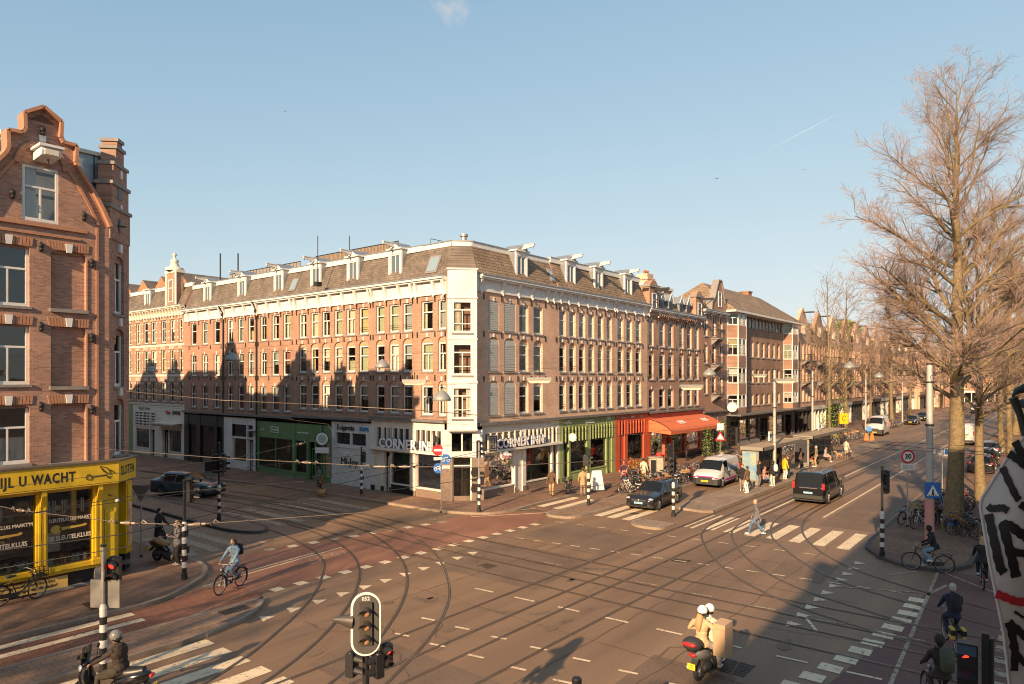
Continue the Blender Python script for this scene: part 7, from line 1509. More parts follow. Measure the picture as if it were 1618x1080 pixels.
part(t,'text_plate',lambda b:(b.box(.05,.5,-.055,-.045,3.3,3.5,swh), b.box(-.4,.06,-.055,-.045,2.9,3.06,swh), b.box(.05,.5,-.055,-.045,2.45,2.6,swh)))
b = MB(); text_mb(b,'uitgezonderd',.07,lett_k,face_M(.27,-.057,3.4),.001); text_mb(b,'uitgezonderd',.06,lett_k,face_M(-.17,-.057,2.98),.001); b.build('plate_lettering', t, recalc=False)
t = signpost('white thirty speed-limit sign with red ring and text plate on the right kerb', (*g(1434,832,.12),.12), 3.9, AV)
part(t,'speed_sign',lambda b:(disc(b,(0,3.5),.34,sred,-.045), disc(b,(0,3.5),.25,swh,-.05)))
b = MB(); text_mb(b,'30',.34,lett_k,face_M(0,-.054,3.5),.001,.014,'CENTER',.95); text_mb(b,'ZONE 7-19 h\nbehalve trams',.09,lett_k,face_M(0,-.054,2.98),.001); b.build('sign_lettering', t, recalc=False); part(t,'text_plate',lambda b: b.box(-.36,.36,-.048,-.04,2.82,3.15,swh))
t = signpost('white and blue parking-zone board on a thin post by the bicycles at the big tree', (*g(1489,785,.12),.12), 3.0, AV)
part(t,'parking_board',lambda b:(b.box(-.42,.02,-.045,-.035,2.6,2.98,swh), b.box(.06,.5,-.05,-.035,2.55,3.05,swh), b.box(.14,.42,-.055,-.05,2.66,2.96,sblue)))
t = signpost('tall narrow pale sign post in the sunlit patch right of the tree', (*g(1543,768,.12),.12), 3.0, AV, .05); part(t,'sign_plate',lambda b: b.box(-.08,.08,-.07,-.05,1.9,3.0,swh))
t = signpost('give-way triangle seen from behind near the man in the long coat', (*g(223,880,.12),.12), 3.0, AV)
part(t,'triangle_plate',lambda b: b.prism([(-.42,2.98),(.42,2.98),(0,2.28)],-.05,-.03,mat('sign_back_dark',(0.16,0.17,0.18),.5,.3),'y'))
t = signpost('red-bordered warning triangle with a white plate beyond the awning', (*g(1138,725,.12),.12), 2.6, AV)
part(t,'triangle_sign',lambda b:(b.prism([(-.5,1.7),(.5,1.7),(0,2.55)],-.05,-.04,sred,'y'), b.prism([(-.34,1.79),(.34,1.79),(0,2.36)],-.055,-.05,swh,'y'))); part(t,'text_plate',lambda b: b.box(-.3,.3,-.05,-.04,2.65,3.3,swh))
for (px, py, z, r, lab) in ((1150,722,3.3,.45,'round white hanging shop sign left of the brown block'),(1177,712,4.5,.5,'round white clock-like sign on the corner of the brown block'),(893,764,3.35,.29,'round white sign jutting between the cafe and the green shop')):
    x_, y_ = ony_ = (g(px,py)[0], 26.9); t = thing('round_sign', lab, 'sign', (x_,26.9,0), R(-80)); part(t,'disc',lambda b:(disc(b,(0,z),r,swh,-.06), disc(b,(0,z),r*.9,cream,-.065), disc(b,(0,z),r*.6,swh,-.07))); part(t,'bracket',lambda b: b.bar((0,0,z),(.0,.9,z),.04,.04,iron) if r > .4 else b.bar((0,0,z),(.7,0,z),.04,.04,iron))
x_, y_ = 28.9, g(517,765)[1]; t = thing('round_sign', 'round pale sign over the passage left of the cigarette shop', 'sign', (28.9,40.2,0), R(-60)); part(t,'disc',lambda b:(disc(b,(0,3.3),.5,blk,-.05), disc(b,(0,3.3),.44,swh,-.06), disc(b,(0,3.3),.3,mat('pale_green',(0.35,0.5,0.4),.5),-.066))); part(t,'text_plate',lambda b:b.box(-.5,.5,-.06,-.04,2.3,2.7,swh))
# electricity cabinets, folding board, planters
def cabinet(label, loc, rz, w, h, m):
    t = thing('street_cabinet', label, 'cabinet', loc, rz); part(t,'housing',lambda b:(b.box(-w/2,w/2,-.25,.25,0,h,m), b.box(-w/2-.03,w/2+.03,-.28,.28,h,h+.05,m))); part(t,'door',lambda b:(b.box(-w/2+.05,w/2-.05,-.262,-.25,.12,h-.08,m), b.box(-.01,.01,-.27,-.25,.12,h-.08,iron))); part(t,'poster',lambda b:b.box(-w/2+.1,-.03,-.272,-.262,.3,h-.15,blk)); return t
cabinet('grey-green utility cabinet with a black poster in the shade of the left street', (26.3,50.2,.12), AV, 1.3, 1.35, mat('cabinet_grey_green',(0.2,0.21,0.17),.6,var=.15,vscale=3))
cabinet('beige utility cabinet with an arched black panel among the bicycles', (*g(1036,760,.12),.12), AV, 1.0, 1.7, mat('cabinet_beige',(0.42,0.36,0.27),.6,var=.12,vscale=3))
t = thing('folding_board', 'white folding pavement board before the green shop', 'sign', (*g(943,773,.12),.12), R(-35))
part(t,'front_panel',lambda b:b.add([(-.4,-.35,0),(.4,-.35,0),(.33,0,1.25),(-.33,0,1.25),(-.4,-.31,0),(.4,-.31,0),(.33,.04,1.25),(-.33,.04,1.25)],[(0,1,2,3),(4,5,6,7),(0,4,7,3),(1,5,6,2)],swh)); part(t,'back_panel',lambda b:b.add([(-.4,.39,0),(.4,.39,0),(.33,.04,1.25),(-.33,.04,1.25)],[(0,1,2,3)],swh))
leafm = mat('leaf_green', (0.06,0.11,0.025), .6, var=.5, vscale=3); leafy = mat('leaf_yellow_green', (0.2,0.26,0.04), .6, var=.4, vscale=3); flow = mat('petals_rust', (0.45,0.12,0.05), .6, var=.3, vscale=4)
def bush(label, loc, w, h, ms, pot=None, n=260, seed=1, name='potted_plant', cat='plant', zoff=.35):
    t = thing(name, label, cat, loc); r_ = random.Random(seed); b = MB()
    for i in range(n):
        a = r_.uniform(0,6.28); u = r_.random()**.5; z = r_.random(); c = Vector((w*u*math.cos(a)*(1-.4*z), w*u*math.sin(a)*(1-.4*z), zoff+h*z)); s = r_.uniform(.05,.11)*max(1,w*.9)
        x = Vector((r_.gauss(0,1),r_.gauss(0,1),r_.gauss(0,.6))).normalized()*s; y = x.cross(Vector((r_.gauss(0,1),r_.gauss(0,1),r_.gauss(0,1)))).normalized()*s*.5
        b.add([c-x,c-y,c+x,c+y],[(0,1,2,3)],r_.choice(ms))
    b.build('foliage', t, recalc=False)
    part(t,'stem',lambda b_: [b_.tube([(0,0,.1),(r_.uniform(-w,w)*.4,r_.uniform(-w,w)*.4,zoff+h*.7)],[.03,.01],mat('stem_brown',(0.12,0.08,0.05),.8),5) for _ in range(5)])
    if pot: part(t,'pot',lambda b_:b_.lathe([(0,0),(.24,0),(.32,.4),(.28,.4),(.26,.34),(0,.34)],pot,n=14))
    return t
bush('large flowering planter with rust-red blooms before the red shop', (*g(1008,760,.12),.12), 1.1, 1.3, [leafm,leafy,flow,flow], GOODS[2], 600, 3)
bush('tall leaning potted bamboo under the right end of the orange awning', (63.4,25.2,.12), .6, 3.0, [leafy,leafm], stone, 420, 4)
bush('leafy potted tree at the middle of the orange awning', (59.6,25.0,.12), .6, 2.6, [leafm,leafy], blk, 380, 5)
bush('bright green young tree beyond the second tram shelter, left plant', (*g(1308,708,.12),.12), 1.1, 3.4, [leafy,leafy,leafm], None, 500, 6, 'young_tree', 'tree', 1.0)
bush('bright green young tree beside the yellow shop sign, right plant', (*g(1326,704,.12),.12), 1.2, 4.2, [leafy,leafm], None, 520, 7, 'young_tree', 'tree', 1.2)
bush('small planter on a wooden crate before the mannequin shop in the left street', (*g(507,782,.12),.12), .3, .9, [leafm,flow], GOODS[2], 120, 8)
t = thing('shop_sign_yellow','yellow box sign with a curl emblem beyond the second shelter','sign',(*g(1333,708,.12),.12),AV); part(t,'box',lambda b:b.box(-.45,.45,-.15,.15,2.6,3.7,yel)); part(t,'post',lambda b:b.cyl((0,0,0),(0,0,2.6),.05,iron,8)); part(t,'emblem',lambda b:b.tube([(.2*math.cos(a*.5),-.16,3.2+.25*math.sin(a*.5)) for a in range(1,12)],.03,blk,5))
for px, py, lab in ((1369,697,'left orange roadworks cone panel before the tall white van'),(1378,697,'right orange roadworks cone panel before the tall white van')):
    t = thing('barrier_panel', lab, 'barrier', (*g(px,py),.0), AV); part(t,'panel',lambda b:(b.prism([(-.3,0),(.3,0),(.12,1.0),(-.12,1.0)],-.03,.03,mat('cone_orange',(0.65,0.2,0.06),.6),'y'))); part(t,'foot',lambda b:b.box(-.35,.35,-.25,.25,0,.08,blk))
t = signpost('blue arrow sign on the barrier before the tall white van', (*g(1373,697),0), 1.9, AV); part(t,'blue_sign',lambda b:b.box(-.3,.3,-.05,-.04,1.2,1.8,mat('bright_blue',(0.1,0.3,0.7),.5)))
# tram shelters
def shelter(label, x0, x1, y, adv):
    t = thing('tram_shelter', label, 'shelter', (x0,y,.12), 0); L = x1-x0; rf = mat('shelter_roof_tan',(0.36,0.26,0.16),.85,var=.25,vscale=1.5); fr = mat('shelter_frame_grey',(0.28,0.26,0.22),.5,.3)
    part(t,'roof',lambda b:(b.box(-.2,L+.2,-.85,.75,2.5,2.62,rf), b.box(-.25,L+.25,-.9,-.85,2.42,2.66,fr), b.box(-.25,L+.25,.75,.8,2.42,2.66,fr), b.box(-.25,-.2,-.9,.8,2.42,2.66,fr), b.box(L+.2,L+.25,-.9,.8,2.42,2.66,fr)))
    n = max(2,int(L/2.2))
    for k in range(n+1): part(t,'post',lambda b:b.box(L*k/n-.05,L*k/n+.05,.55,.65,0,2.45,fr))
    for k in range(n): part(t,'glass_panel',lambda b:(b.box(L*k/n+.08,L*(k+1)/n-.08,.59,.6,.3,2.2,dgl)))
    part(t,'bench',lambda b:(b.box(.8,L-.8,.1,.45,.44,.5,mat('bench_wood',(0.25,0.14,0.08),.6)), [b.box(x,x+.06,.15,.4,0,.44,iron) for x in (1.0,L/2,L-1.0)]))
    part(t,'end_wall',lambda b:b.box(-.06,.0,-.5,.6,0.0,2.45,fr)); part(t,'advert_panel',lambda b:(b.box(-.12,-.06,-.35,.6,.4,2.3,adv), b.box(-.13,-.05,-.4,.65,.3,.4,fr)))
    part(t,'stop_sign',lambda b:(b.box(L*.55,L*.55+.6,.3,.38,2.7,3.4,swh), b.box(L*.55+.08,L*.55+.52,.29,.3,2.95,3.2,sblue)))
    return t
shelter('first tram shelter with a blue advert panel on its near end', 47.4, 55.8, 16.7, mat('advert_blue',(0.08,0.28,0.55),.3,col2=(0.5,0.45,0.1),vscale=1.2))
shelter('second tram shelter further along the stop', 59.5, 70.5, 16.7, mat('advert_dark',(0.05,0.05,0.06),.3))
# trolley poles with the bracket, suspended street lamps, wires
conc = mat('pole_pale_grey', (0.42,0.41,0.38), .55, .2, var=.12, vscale=2)
def tpole(label, x, y, H=8.1, r=.16, painted=False, sign=False):
    t = thing('trolley_pole', label, 'pole', (x,y,.12), 0, 'trolley poles along the tram street')
    part(t,'shaft',lambda b:(b.tube([(0,0,0),(0,0,H*.5),(0,0,H)],[r,r*.85,r*.7],conc,14), b.cyl((0,0,H),(0,0,H+.06),r*.8,iron,12), b.cyl((0,0,H*.66),(0,0,H*.66+.08),r*1.05,iron,14), b.cyl((0,0,H*.9),(0,0,H*.9+.06),r*.95,iron,14)))
    if painted: part(t,'painted_base',lambda b:b.cyl((0,0,0),(0,0,2.0),r+.02,mat('painted_pink_column',(0.62,0.22,0.34),.5,col2=(0.55,0.33,0.12),vscale=5),16), 'lower column painted pink and orange')
    if sign:
        part(t,'crossing_sign',lambda b:(setattr(b,'M',Matrix.Rotation(AV,4,'Z')), b.box(-.36,.36,-.24,-.22,2.1,2.8,sblue), b.prism([(-.27,2.2),(.27,2.2),(0,2.68)],-.246,-.241,swh,'y'), b.prism([(-.05,2.24),(.05,2.24),(.03,2.5),(-.03,2.5)],-.252,-.247,blk,'y'), [b.box(-.2+.1*k,-.15+.1*k,-.252,-.247,2.21,2.26,blk) for k in range(4)]))
    return t
px_, py_ = g(1469,860,.12)
tpole('pale trolley pole with painted base and blue zebra sign left of the big tree', px_, py_, 8.0, .17, True, True)
x_, y_ = g(1224,762,.12); tpole('pale trolley pole rising from the tram stop by the first shelter', x_, y_, 8.0, .13)
x_, y_ = g(1579,690,.12); tpole('pale trolley pole far right between two tree trunks', x_, y_, 8.5, .16)
for k, xx in enumerate((78,104,132)): tpole('distant trolley pole on the %s side strip' % ['nearest left','middle left','farthest left'][k], xx, 20.9, 8.2, .13)
wl = mat('wire_bright', (0.19,0.155,0.12), .5, .5); wd = mat('wire_dark', (0.03,0.03,0.03), .5)
def Wp(p): x, y = g(p[0], p[1], p[2]); return (x, y, p[2])
def wire(label, pts, r=.012, m=None, ins=(), sag=0.0, group='overhead tram wires'):
    P = [Vector(p) for p in pts]; Q_ = []
    for a, c in zip(P, P[1:]):
        for k in range(8): t_ = k/8; v_ = a.lerp(c, t_); v_.z -= sag*4*t_*(1-t_); Q_.append(v_)
    Q_.append(P[-1]); t = thing('overhead_wire', label, 'wire', (0,0,0), 0, group); b = MB(); b.tube(Q_, r*.6, m or wl, 5); b.build('cable', t)
    for (i, f) in ins:
        c = P[i].lerp(P[i+1], f); d = (P[i+1]-P[i]).normalized(); b = MB(); b.cyl(c-d*.12,c+d*.12,.018,mat('insulator_ceramic',(0.34,0.28,0.22),.4),8); b.cyl(c-d*.05,c+d*.05,.035,wl,8)
        for s in (-1,1): b.ell(c+d*s*.2,(.03,.03,.025),iron,8,5); b.tube([c+d*s*.2+Vector((0,0,-.03)), c+d*s*.26+Vector((0,0,.05)), c+d*s*.32],.014,wl,5)
        b.build('insulator', t)
    return t
wire('bright span wire with insulators running low across the left street before the yellow window', [Wp((-60,787,5.2)),Wp((30,806,5.2)),Wp((197,826,5.3)),Wp((300,829,5.3)),Wp((650,804,5.4)),Wp((1000,760,5.6))], .011, ins=((1,.02),(2,.05),(3,.03)))
wire('pale contact wire stretched past the yellow fascia toward the corner cafe', [Wp((150,708,5.6)),Wp((330,722,5.6)),Wp((600,737,5.6)),Wp((760,738,5.6)),Wp((1060,722,5.6))], .014, ins=((2,.0),(2,.25),(1,.6)))
wire('dark wire rising from the shop window to the cafe front', [Wp((-40,875,5.4)),Wp((200,843,5.5)),Wp((450,785,5.6)),Wp((690,728,5.7)),Wp((860,690,5.8))], .011, wd)
wire('dark wire just above the window lettering of the locksmith', [Wp((-40,826,5.4)),Wp((210,783,5.5)),Wp((480,760,5.6))], .011, wd)
wire('thin wire below the yellow pilaster tops', [Wp((-40,905,5.0)),Wp((210,862,5.2)),Wp((430,800,5.4)),Wp((780,752,5.6))], .010, wd)
wire('thin glowing wire along the shaded shopfronts of the left street', [Wp((200,618,7.2)),Wp((349,632,7.1)),Wp((498,639,7.0)),Wp((663,648,6.9)),Wp((900,668,6.6))], .014, wl)
wire('span wire over the first-floor windows of the left street', [(12.0,40,8.2),(20,38.6,7.95),(29.7,37,8.6)], .013, wd)
wire('span wire from the corner bay toward the tram street', [(29.3,28.6,8.2),(36,22,7.7),(52,12,7.4),(60,3,7.8)], .012, wl)
wire('long wire from the corner bay to the pole by the big tree', [(30.6,27.2,7.4),(31.8,16,7.0),(px_,py_,8.0)], .011, wl)
for k, yv in enumerate((14.3, 11.9)): wire(['left contact wire over the outbound tram track','right contact wire over the inbound tram track'][k], [(-10,yv,5.5),(20,yv,5.5),(60,yv-.2,5.5),(110,yv-.4,5.5),(200,yv-.4,5.5)], .009, wd)
wire('contact wire over the straight track of the crossing street', [(20.7,-20,5.6),(20.7,10,5.6),(21,30,5.6),(20,70,5.6)], .009, wd)
wire('second contact wire over the crossing street, to its right', [(23.1,-20,5.6),(23.1,10,5.6),(23.4,30,5.6),(22.4,70,5.6)], .009, wd)
wire('contact wire curving with the left-hand tram bend', [(0,14.3,5.5),(9,16.2,5.5),(14.5,19.5,5.5),(18.3,25,5.5),(19.6,31,5.5),(18.8,48,5.5)], .010, wl, ins=((1,.6),))
wire('contact wire curving with the right-hand tram bend', [(45,13.8,5.5),(36,13.6,5.5),(29.5,11.8,5.5),(25,8.2,5.5),(22.8,3,5.5),(21,-8,5.5)], .010, wd)
wire('dark feeder cable from the upper right, crossing the tree crown', [(px_,py_,7.6),Wp((1560,545,7.8)) if False else (26,1.6,8.3),(14,-.6,9.4)], .02, wd)
wire('second dark cable from the upper right, passing the big trunk', [(60,15,6.4),(41,5.2,7.6),(24,1.0,8.4),(13,-.8,9.2)], .018, wd)
wire('pale cable sweeping from the white trolley pole to the tree', [(g(1224,762)[0],g(1224,762)[1],7.4),(52,6,7.6),(40,4.4,8.6),(24,.8,9.1)], .016, wl)
for k, (xx, z) in enumerate(((48,7.0),(62,7.2),(84,7.3),(104,7.3),(132,7.4))):
    wire('cross wire spanning the tram street, %s from the crossing' % ['first','second','third','fourth','fifth'][k], [(xx,27.5,z+1),(xx,14,z-.3),(xx,4.5,z+.6)], .012, wl if k < 2 else wd)
for k in range(5):
    yv = 1.9+1.6*k; wire('dark wire low across the shaded right lanes, %s from the right kerb' % ['first','second','third','fourth','fifth'][k], [(px_+.5*k,py_,6.2-.35*k),(46,4.4+.2*k,5.4-.1*k),(60,-1.0,6.4)], .009, wd)
def lamp(label, x, y, z, kind):
    t = thing('hanging_street_lamp', label, 'street lamp', (x,y,z)); m = mat('lamp_shade_grey',(0.30,0.30,0.28),.5,.3,var=.1,vscale=3)
    if kind == 0: part(t,'shade',lambda b:b.lathe([(.05,.35),(.09,.3),(.22,.22),(.38,.02),(.42,-.12),(.4,-.14),(.34,-.02)],m,n=18)); part(t,'hanger',lambda b:(b.cyl((0,0,.3),(0,0,.62),.025,iron,6), b.ell((0,0,.45),(.07,.07,.05),iron,8,5))); part(t,'bulb',lambda b:b.ell((0,0,-.05),(.22,.22,.12),mat('opal_glass',(0.55,0.53,0.48),.3),12,8))
    else: part(t,'housing',lambda b:(b.box(-.6,.6,-.16,.16,-.02,.12,m), b.prism([(-.6,-.02),(.6,-.02),(.45,-.16),(-.45,-.16)],-.14,.14,mat('opal_cream',(0.55,0.48,0.38),.35),'y')), None, rot=(0,0,AV)); part(t,'hanger',lambda b:b.cyl((0,0,.1),(0,0,.5),.02,iron,5))
def at_depth(px, py, D):   # place a hanging thing by its distance from the window
    X_ = (px-809)/1079*D; return (X_*_c+D*_s, -X_*_s+D*_c, 7.5-(py-598)/1079*D)
for px, py, D, kd, lab in ((367,566,40,0,'domed street lamp hanging over the left street, nearer one'),(240,585,52,0,'small domed street lamp hanging over the far left street'),(604,577,38,0,'domed street lamp hanging before the brick front left of the bay'),(655,603,34,1,'flat street lamp hanging just left of the white bay'),(852,600,34,1,'flat street lamp hanging before the right-hand brick front'),(698,628,30,0,'small dark camera-like lamp hanging left of the bay'),(1121,590,42,0,'domed street lamp hanging before the slim gabled house'),(1092,611,36,1,'flat street lamp hanging over the crossing, right of middle'),(1240,601,40,1,'flat street lamp hanging before the brown block'),(1200,593,62,1,'small flat street lamp in front of the brown block windows'),(1343,579,46,0,'domed street lamp hanging in front of the bare trees'),(1389,594,62,0,'smaller domed street lamp further down the tram street')):
    x_, y_, z_ = at_depth(px, py, D); lamp(lab, x_, y_, z_, kd); wire('carrier wire of the ' + lab.replace('street lamp ',''), [(x_-4,y_+7,z_+1.0),(x_,y_,z_+.55),(x_+4,y_-7,z_+1.0)], .009, wd, group='lamp carrier wires')
for px, label in ((348,'left thin black mast on the roofs of the left street'),(376,'right thin black mast on the roofs of the left street'),(502,'thin antenna above the brick houses of the left street'),(552,'short antenna above the brick houses of the left street')):
    D = 60 if px < 400 else 48; x_, y_, z_ = at_depth(px, 400 if px < 400 else 372, D); t = thing('antenna', label, 'antenna', (x_,y_,14)); part(t,'mast',lambda b:b.cyl((0,0,0),(0,0,z_-14),.06 if px<400 else .03,iron,6)); part(t,'foot',lambda b:b.box(-.2,.2,-.2,.2,0,.3,iron))
# roof terraces behind the left row
rtm = mat('terrace_wood', (0.24,0.18,0.13), .8, var=.2, vscale=3)
t = thing('roof_terrace', 'wooden screened roof terrace above the middle brick houses', 'terrace', (32.2,41,15.95))
part(t,'screen',lambda b:[b.box(-.03,.03,-5+.16*k,-4.88+.16*k,0,1.1,rtm) for k in range(60)]); part(t,'rail',lambda b:(b.bar((0,-5,1.15),(0,4.6,1.15),.06,.06,iron), b.bar((0,4.6,1.15),(3,4.6,1.15),.06,.06,iron)))
t = thing('roof_terrace', 'grey fenced roof terrace left of the two black masts', 'terrace', (32.4,54,15.95))
part(t,'screen',lambda b:[b.box(-.03,.03,-6+.5*k,-5.6+.5*k,0,1.0,stone) for k in range(22)]); part(t,'rail',lambda b:b.bar((0,-6,1.05),(0,5,1.05),.06,.06,iron))
t = thing('rooftop_gables', 'bright orange-brick rooftops with twin gables seen behind the white-banded houses', 'house', (42,86,12.6))
for k in range(4): part(t,'gable_wall',lambda b:b.prism([(5.5*k,-14),(5.5*k+5.5,-14),(5.5*k+5.5,6.4),(5.5*k+2.75,8.6),(5.5*k,6.4)],0,.4,bk_o,'x'), None)
part(t,'roof',lambda b:[b.add([(0,5.5*k,6.45),(8,5.5*k,6.45),(8,5.5*k+2.75,8.65),(0,5.5*k+2.75,8.65),(0,5.5*k+5.5,6.45),(8,5.5*k+5.5,6.45)],[(0,1,2,3),(3,2,5,4)],tile) for k in range(4)])
for k in range(8): part(t,'window',lambda b:b.box(-.05,0,5.5*(k//2)+1.2+1.7*(k%2),5.5*(k//2)+2.3+1.7*(k%2),4.0,5.8,carglass))
# cloth banner hanging from the viewer's own front
ban = thing('cloth_banner', 'white cloth banner with hand-painted black letters at the right edge', 'banner', (0,0,0))
bcl = mat('banner_cloth', (0.60,0.585,0.56), .85, var=.05, vscale=3); bink = mat('banner_paint_black', (0.012,0.01,0.01), .6); bred = mat('banner_paint_red', (0.5,0.02,0.03), .6)
BD = 3.0
def BP(px, py, off=0.0):
    # the cloth hangs 3 m from the window, slightly folded
    d = BD + .03*math.sin(px*.03)+.03*math.sin(py*.012+px*.02) + off
    return at_depth(px, py, d)
def bgrid(poly_l, poly_r, y0, y1, n, k, off, m, b):
    vs = []; 
    def ix(P, y):
        for p, q in zip(P, P[1:]):
            if p[1] <= y <= q[1]: return p[0]+(q[0]-p[0])*(y-p[1])/(q[1]-p[1])
        return P[-1][0]
    for i in range(n+1):
        y = y0+(y1-y0)*i/n; a, c = ix(poly_l,y), ix(poly_r,y)
        for j in range(k+1): vs.append(BP(a+(c-a)*j/k, y, off))
    b.add(vs, [(i*(k+1)+j,(i+1)*(k+1)+j,(i+1)*(k+1)+j+1,i*(k+1)+j+1) for i in range(n) for j in range(k)], m, True)
edge = [(1618,690),(1590,726),(1552,786),(1549,800),(1551,812),(1562,880),(1573,935),(1586,1000),(1595,1080),(1600,1140)]
b = MB(); bgrid(edge, [(1720,690),(1720,1140)], 690, 1140, 40, 12, 0, bcl, b); bgrid(edge, [(1720,690),(1720,1140)], 690, 1140, 40, 12, .006, bcl, b); b.build('cloth', ban, recalc=False)
b = MB()
def bstroke(pts, w, m=bink):
    w *= 1.4
    P = catmull([(p[0],p[1],0) for p in pts], 5); vs = []
    for i, p in enumerate(P):
        d = (P[min(i+1,len(P)-1)]-P[max(i-1,0)]).normalized(); n_ = Vector((-d.y,d.x,0))*w/2*(1+.12*math.sin(i*1.7)); vs += [BP(p.x-n_.x,p.y-n_.y,-.006), BP(p.x+n_.x,p.y+n_.y,-.006)]
    b.add(vs, [(2*i,2*i+1,2*i+3,2*i+2) for i in range(len(P)-1)], m)
bstroke([(1604,697),(1612,712),(1622,728)],9); bstroke([(1594,716),(1606,724),(1622,737)],9)
bstroke([(1584,738),(1594,760),(1606,784),(1611,790)],8); bstroke([(1561,799),(1566,803),(1576,803),(1584,802),(1593,807)],8)
bstroke([(1562,812),(1568,840),(1574,868),(1580,895),(1587,905)],10); bstroke([(1587,905),(1581,880),(1575,855),(1570,840)],5)
bstroke([(1606,912),(1601,890),(1594,862),(1586,833),(1590,829),(1600,833),(1612,842),(1625,850)],11); bstroke([(1598,872),(1625,875)],9); bstroke([(1612,796),(1625,806)],8)
bstroke([(1594,983),(1600,1005),(1604,1030),(1603,1060)],9); bstroke([(1594,983),(1608,995),(1625,1010)],9); bstroke([(1598,1018),(1612,1040),(1622,1050)],7); bstroke([(1603,966),(1618,976)],3)
bstroke([(1574,938),(1590,944),(1606,950),(1625,952)],9,bred)
b.build('painted_lettering', ban, recalc=False)
t = thing('folded_awning', 'dark green folded awning end above the cloth banner at the right edge', 'awning', (0,0,0)); dg_ = mat('dark_green_metal', (0.03,0.045,0.042), .45)
part(t,'housing',lambda b: b.tube([at_depth(1600,626,3.05), at_depth(1606,618,3.05), at_depth(1625,611,3.05), at_depth(1690,596,3.0)],[.004,.014,.024,.03],dg_,12)); part(t,'arm',lambda b: b.tube([at_depth(1601,628,3.04), at_depth(1612,655,3.04), at_depth(1622,700,3.03)],[.018,.014,.012],dg_,8)); part(t,'valance',lambda b: b.tube([at_depth(1606,636,3.1), at_depth(1640,640,3.1), at_depth(1680,640,3.05)],[.012,.04,.045],mat('awning_cloth_grey',(0.12,0.14,0.14),.8),8))
part(ban,'hem_cord',lambda b: b.tube([BP(x,y) for x,y in edge],.006,bcl,5))
# ================================================================ bare trees
bark = mat('bark', (0.12,0.088,0.045), .9, vscale=7, bump=.8, bscale=14, col2=(0.27,0.205,0.105))
twigm = mat('twigs', (0.29,0.205,0.165), .9, var=.3, vscale=.6)
def tree_data(H, r0, seed, spread=.32, first=.25, nl=26, dens=1.0, tr=.0045):
    """tapered leader with ascending limbs, each forking down to fine twigs"""
    r_ = random.Random(seed); T = MB(); L = MB(); W = MB()
    def branch(mb, p, d, ln, r, lev):
        n = 6 if lev < 2 else (4 if lev == 2 else 2); pts = [p]; rs = [r]; q = p.copy(); dd = d.copy()
        for i in range(n):
            dd = (dd + Vector((r_.gauss(0,.16),r_.gauss(0,.16),r_.gauss(0,.1)+(.06 if lev < 2 else .015)))).normalized(); q = q + dd*ln/n; pts.append(q.copy()); rs.append(max(r*(1-.75*(i+1)/n), tr*.8))
        (mb if lev < 2 else (L if lev == 2 else W)).tube(pts, rs, bark if lev < 3 else twigm, 7 if lev == 1 else (4 if lev == 2 else 3), False, lev < 3)
        if lev >= 4: return
        k = max(2, int(({1:15,2:10,3:7}[lev])*dens*(.8+.4*r_.random())*min(1.5, max(.3, ln/{1:5.5,2:2.0,3:.85}[lev]))))
        for j in range(k):
            t = .22+.78*(j+r_.random())/k; i = min(n-1, int(t*n)); f = t*n-i; pp = pts[i].lerp(pts[i+1], f); dl = (pts[i+1]-pts[i]).normalized()
            a = Vector((r_.gauss(0,1),r_.gauss(0,1),r_.gauss(0,.7))); a = (a-dl*a.dot(dl)).normalized(); ang = r_.uniform(.45,.95)
            nd = (dl*math.cos(ang)+a*math.sin(ang)+Vector((0,0,.12 if lev < 2 else .03))).normalized(); branch(mb, pp, nd, max(ln*r_.uniform(.3,.52)*(1.05-.35*t),.35 if lev>1 else .9), max(rs[i]*.52,tr), lev+1)
    P = []; q = Vector((0,0,0)); n = 14
    for i in range(n+1): P.append(q.copy()); q = q+Vector((r_.gauss(0,.03),r_.gauss(0,.03),H/n))
    rs = [r0*(1.45 if i == 0 else 1.05 if i == 1 else 1-.95*(i/n)**1.25) for i in range(n+1)]; rs = [max(v,.02) for v in rs]; T.tube(P, rs, bark, 14, False)
    for j in range(nl):
        t = first+(1-first)*(j+r_.random()*.6)/nl; i = min(n-1,int(t*n)); pp = P[i].lerp(P[i+1], t*n-i); a = j*2.4+r_.uniform(-.5,.5)
        u = (t-first)/(1-first); ln = H*spread*(.74+.5*u-1.02*u*u)*r_.uniform(.85,1.15)+H*.03; el = .5+.6*u
        branch(T, pp, Vector((math.cos(a)*math.cos(el),math.sin(a)*math.cos(el),math.sin(el))), ln, max(min(rs[i]*.46,.13),.03), 1)
    return T.data('trunk', False), L.data('limbs', False), W.data('twigs', False)
def tree(label, x, y, D, H=None, rz=0, s=1.0, group='bare street trees', z=.12, name='bare_tree'):
    t = thing(name, label, 'tree', (x,y,z), rz, group); t.scale = (s,s,s)
    o = place('trunk', D[0], t); place('limbs', D[1], t); place('twigs', D[2], t); return t
DA = tree_data(21.4, .38, 5, .262, .28, 38, 1.2, .005)
tree('tallest bare tree, thick trunk among the bicycles on the right pavement', *g(1506,838,.12), DA, None, 0.4)
DB = tree_data(17.5, .26, 8, .34, .22, 30, .78, .009); DC = tree_data(17, .22, 9, .3, .25, 26, .68, .010); DD = tree_data(16, .18, 12, .27, .25, 24, .62, .010)
for i, (px, py, d, s, lab) in enumerate(((1551,790,DB,1.0,'bare tree right behind the tallest one, thin dark lower trunk'),(1595,745,DC,1.05,'bare tree beside the far right trolley pole'),)):
    tree(lab, *g(px,py,.12), d, None, i*2.1, s)
k = 0; nm = ['first','second','third','fourth','fifth','sixth','seventh','eighth','ninth','tenth','eleventh','twelfth']
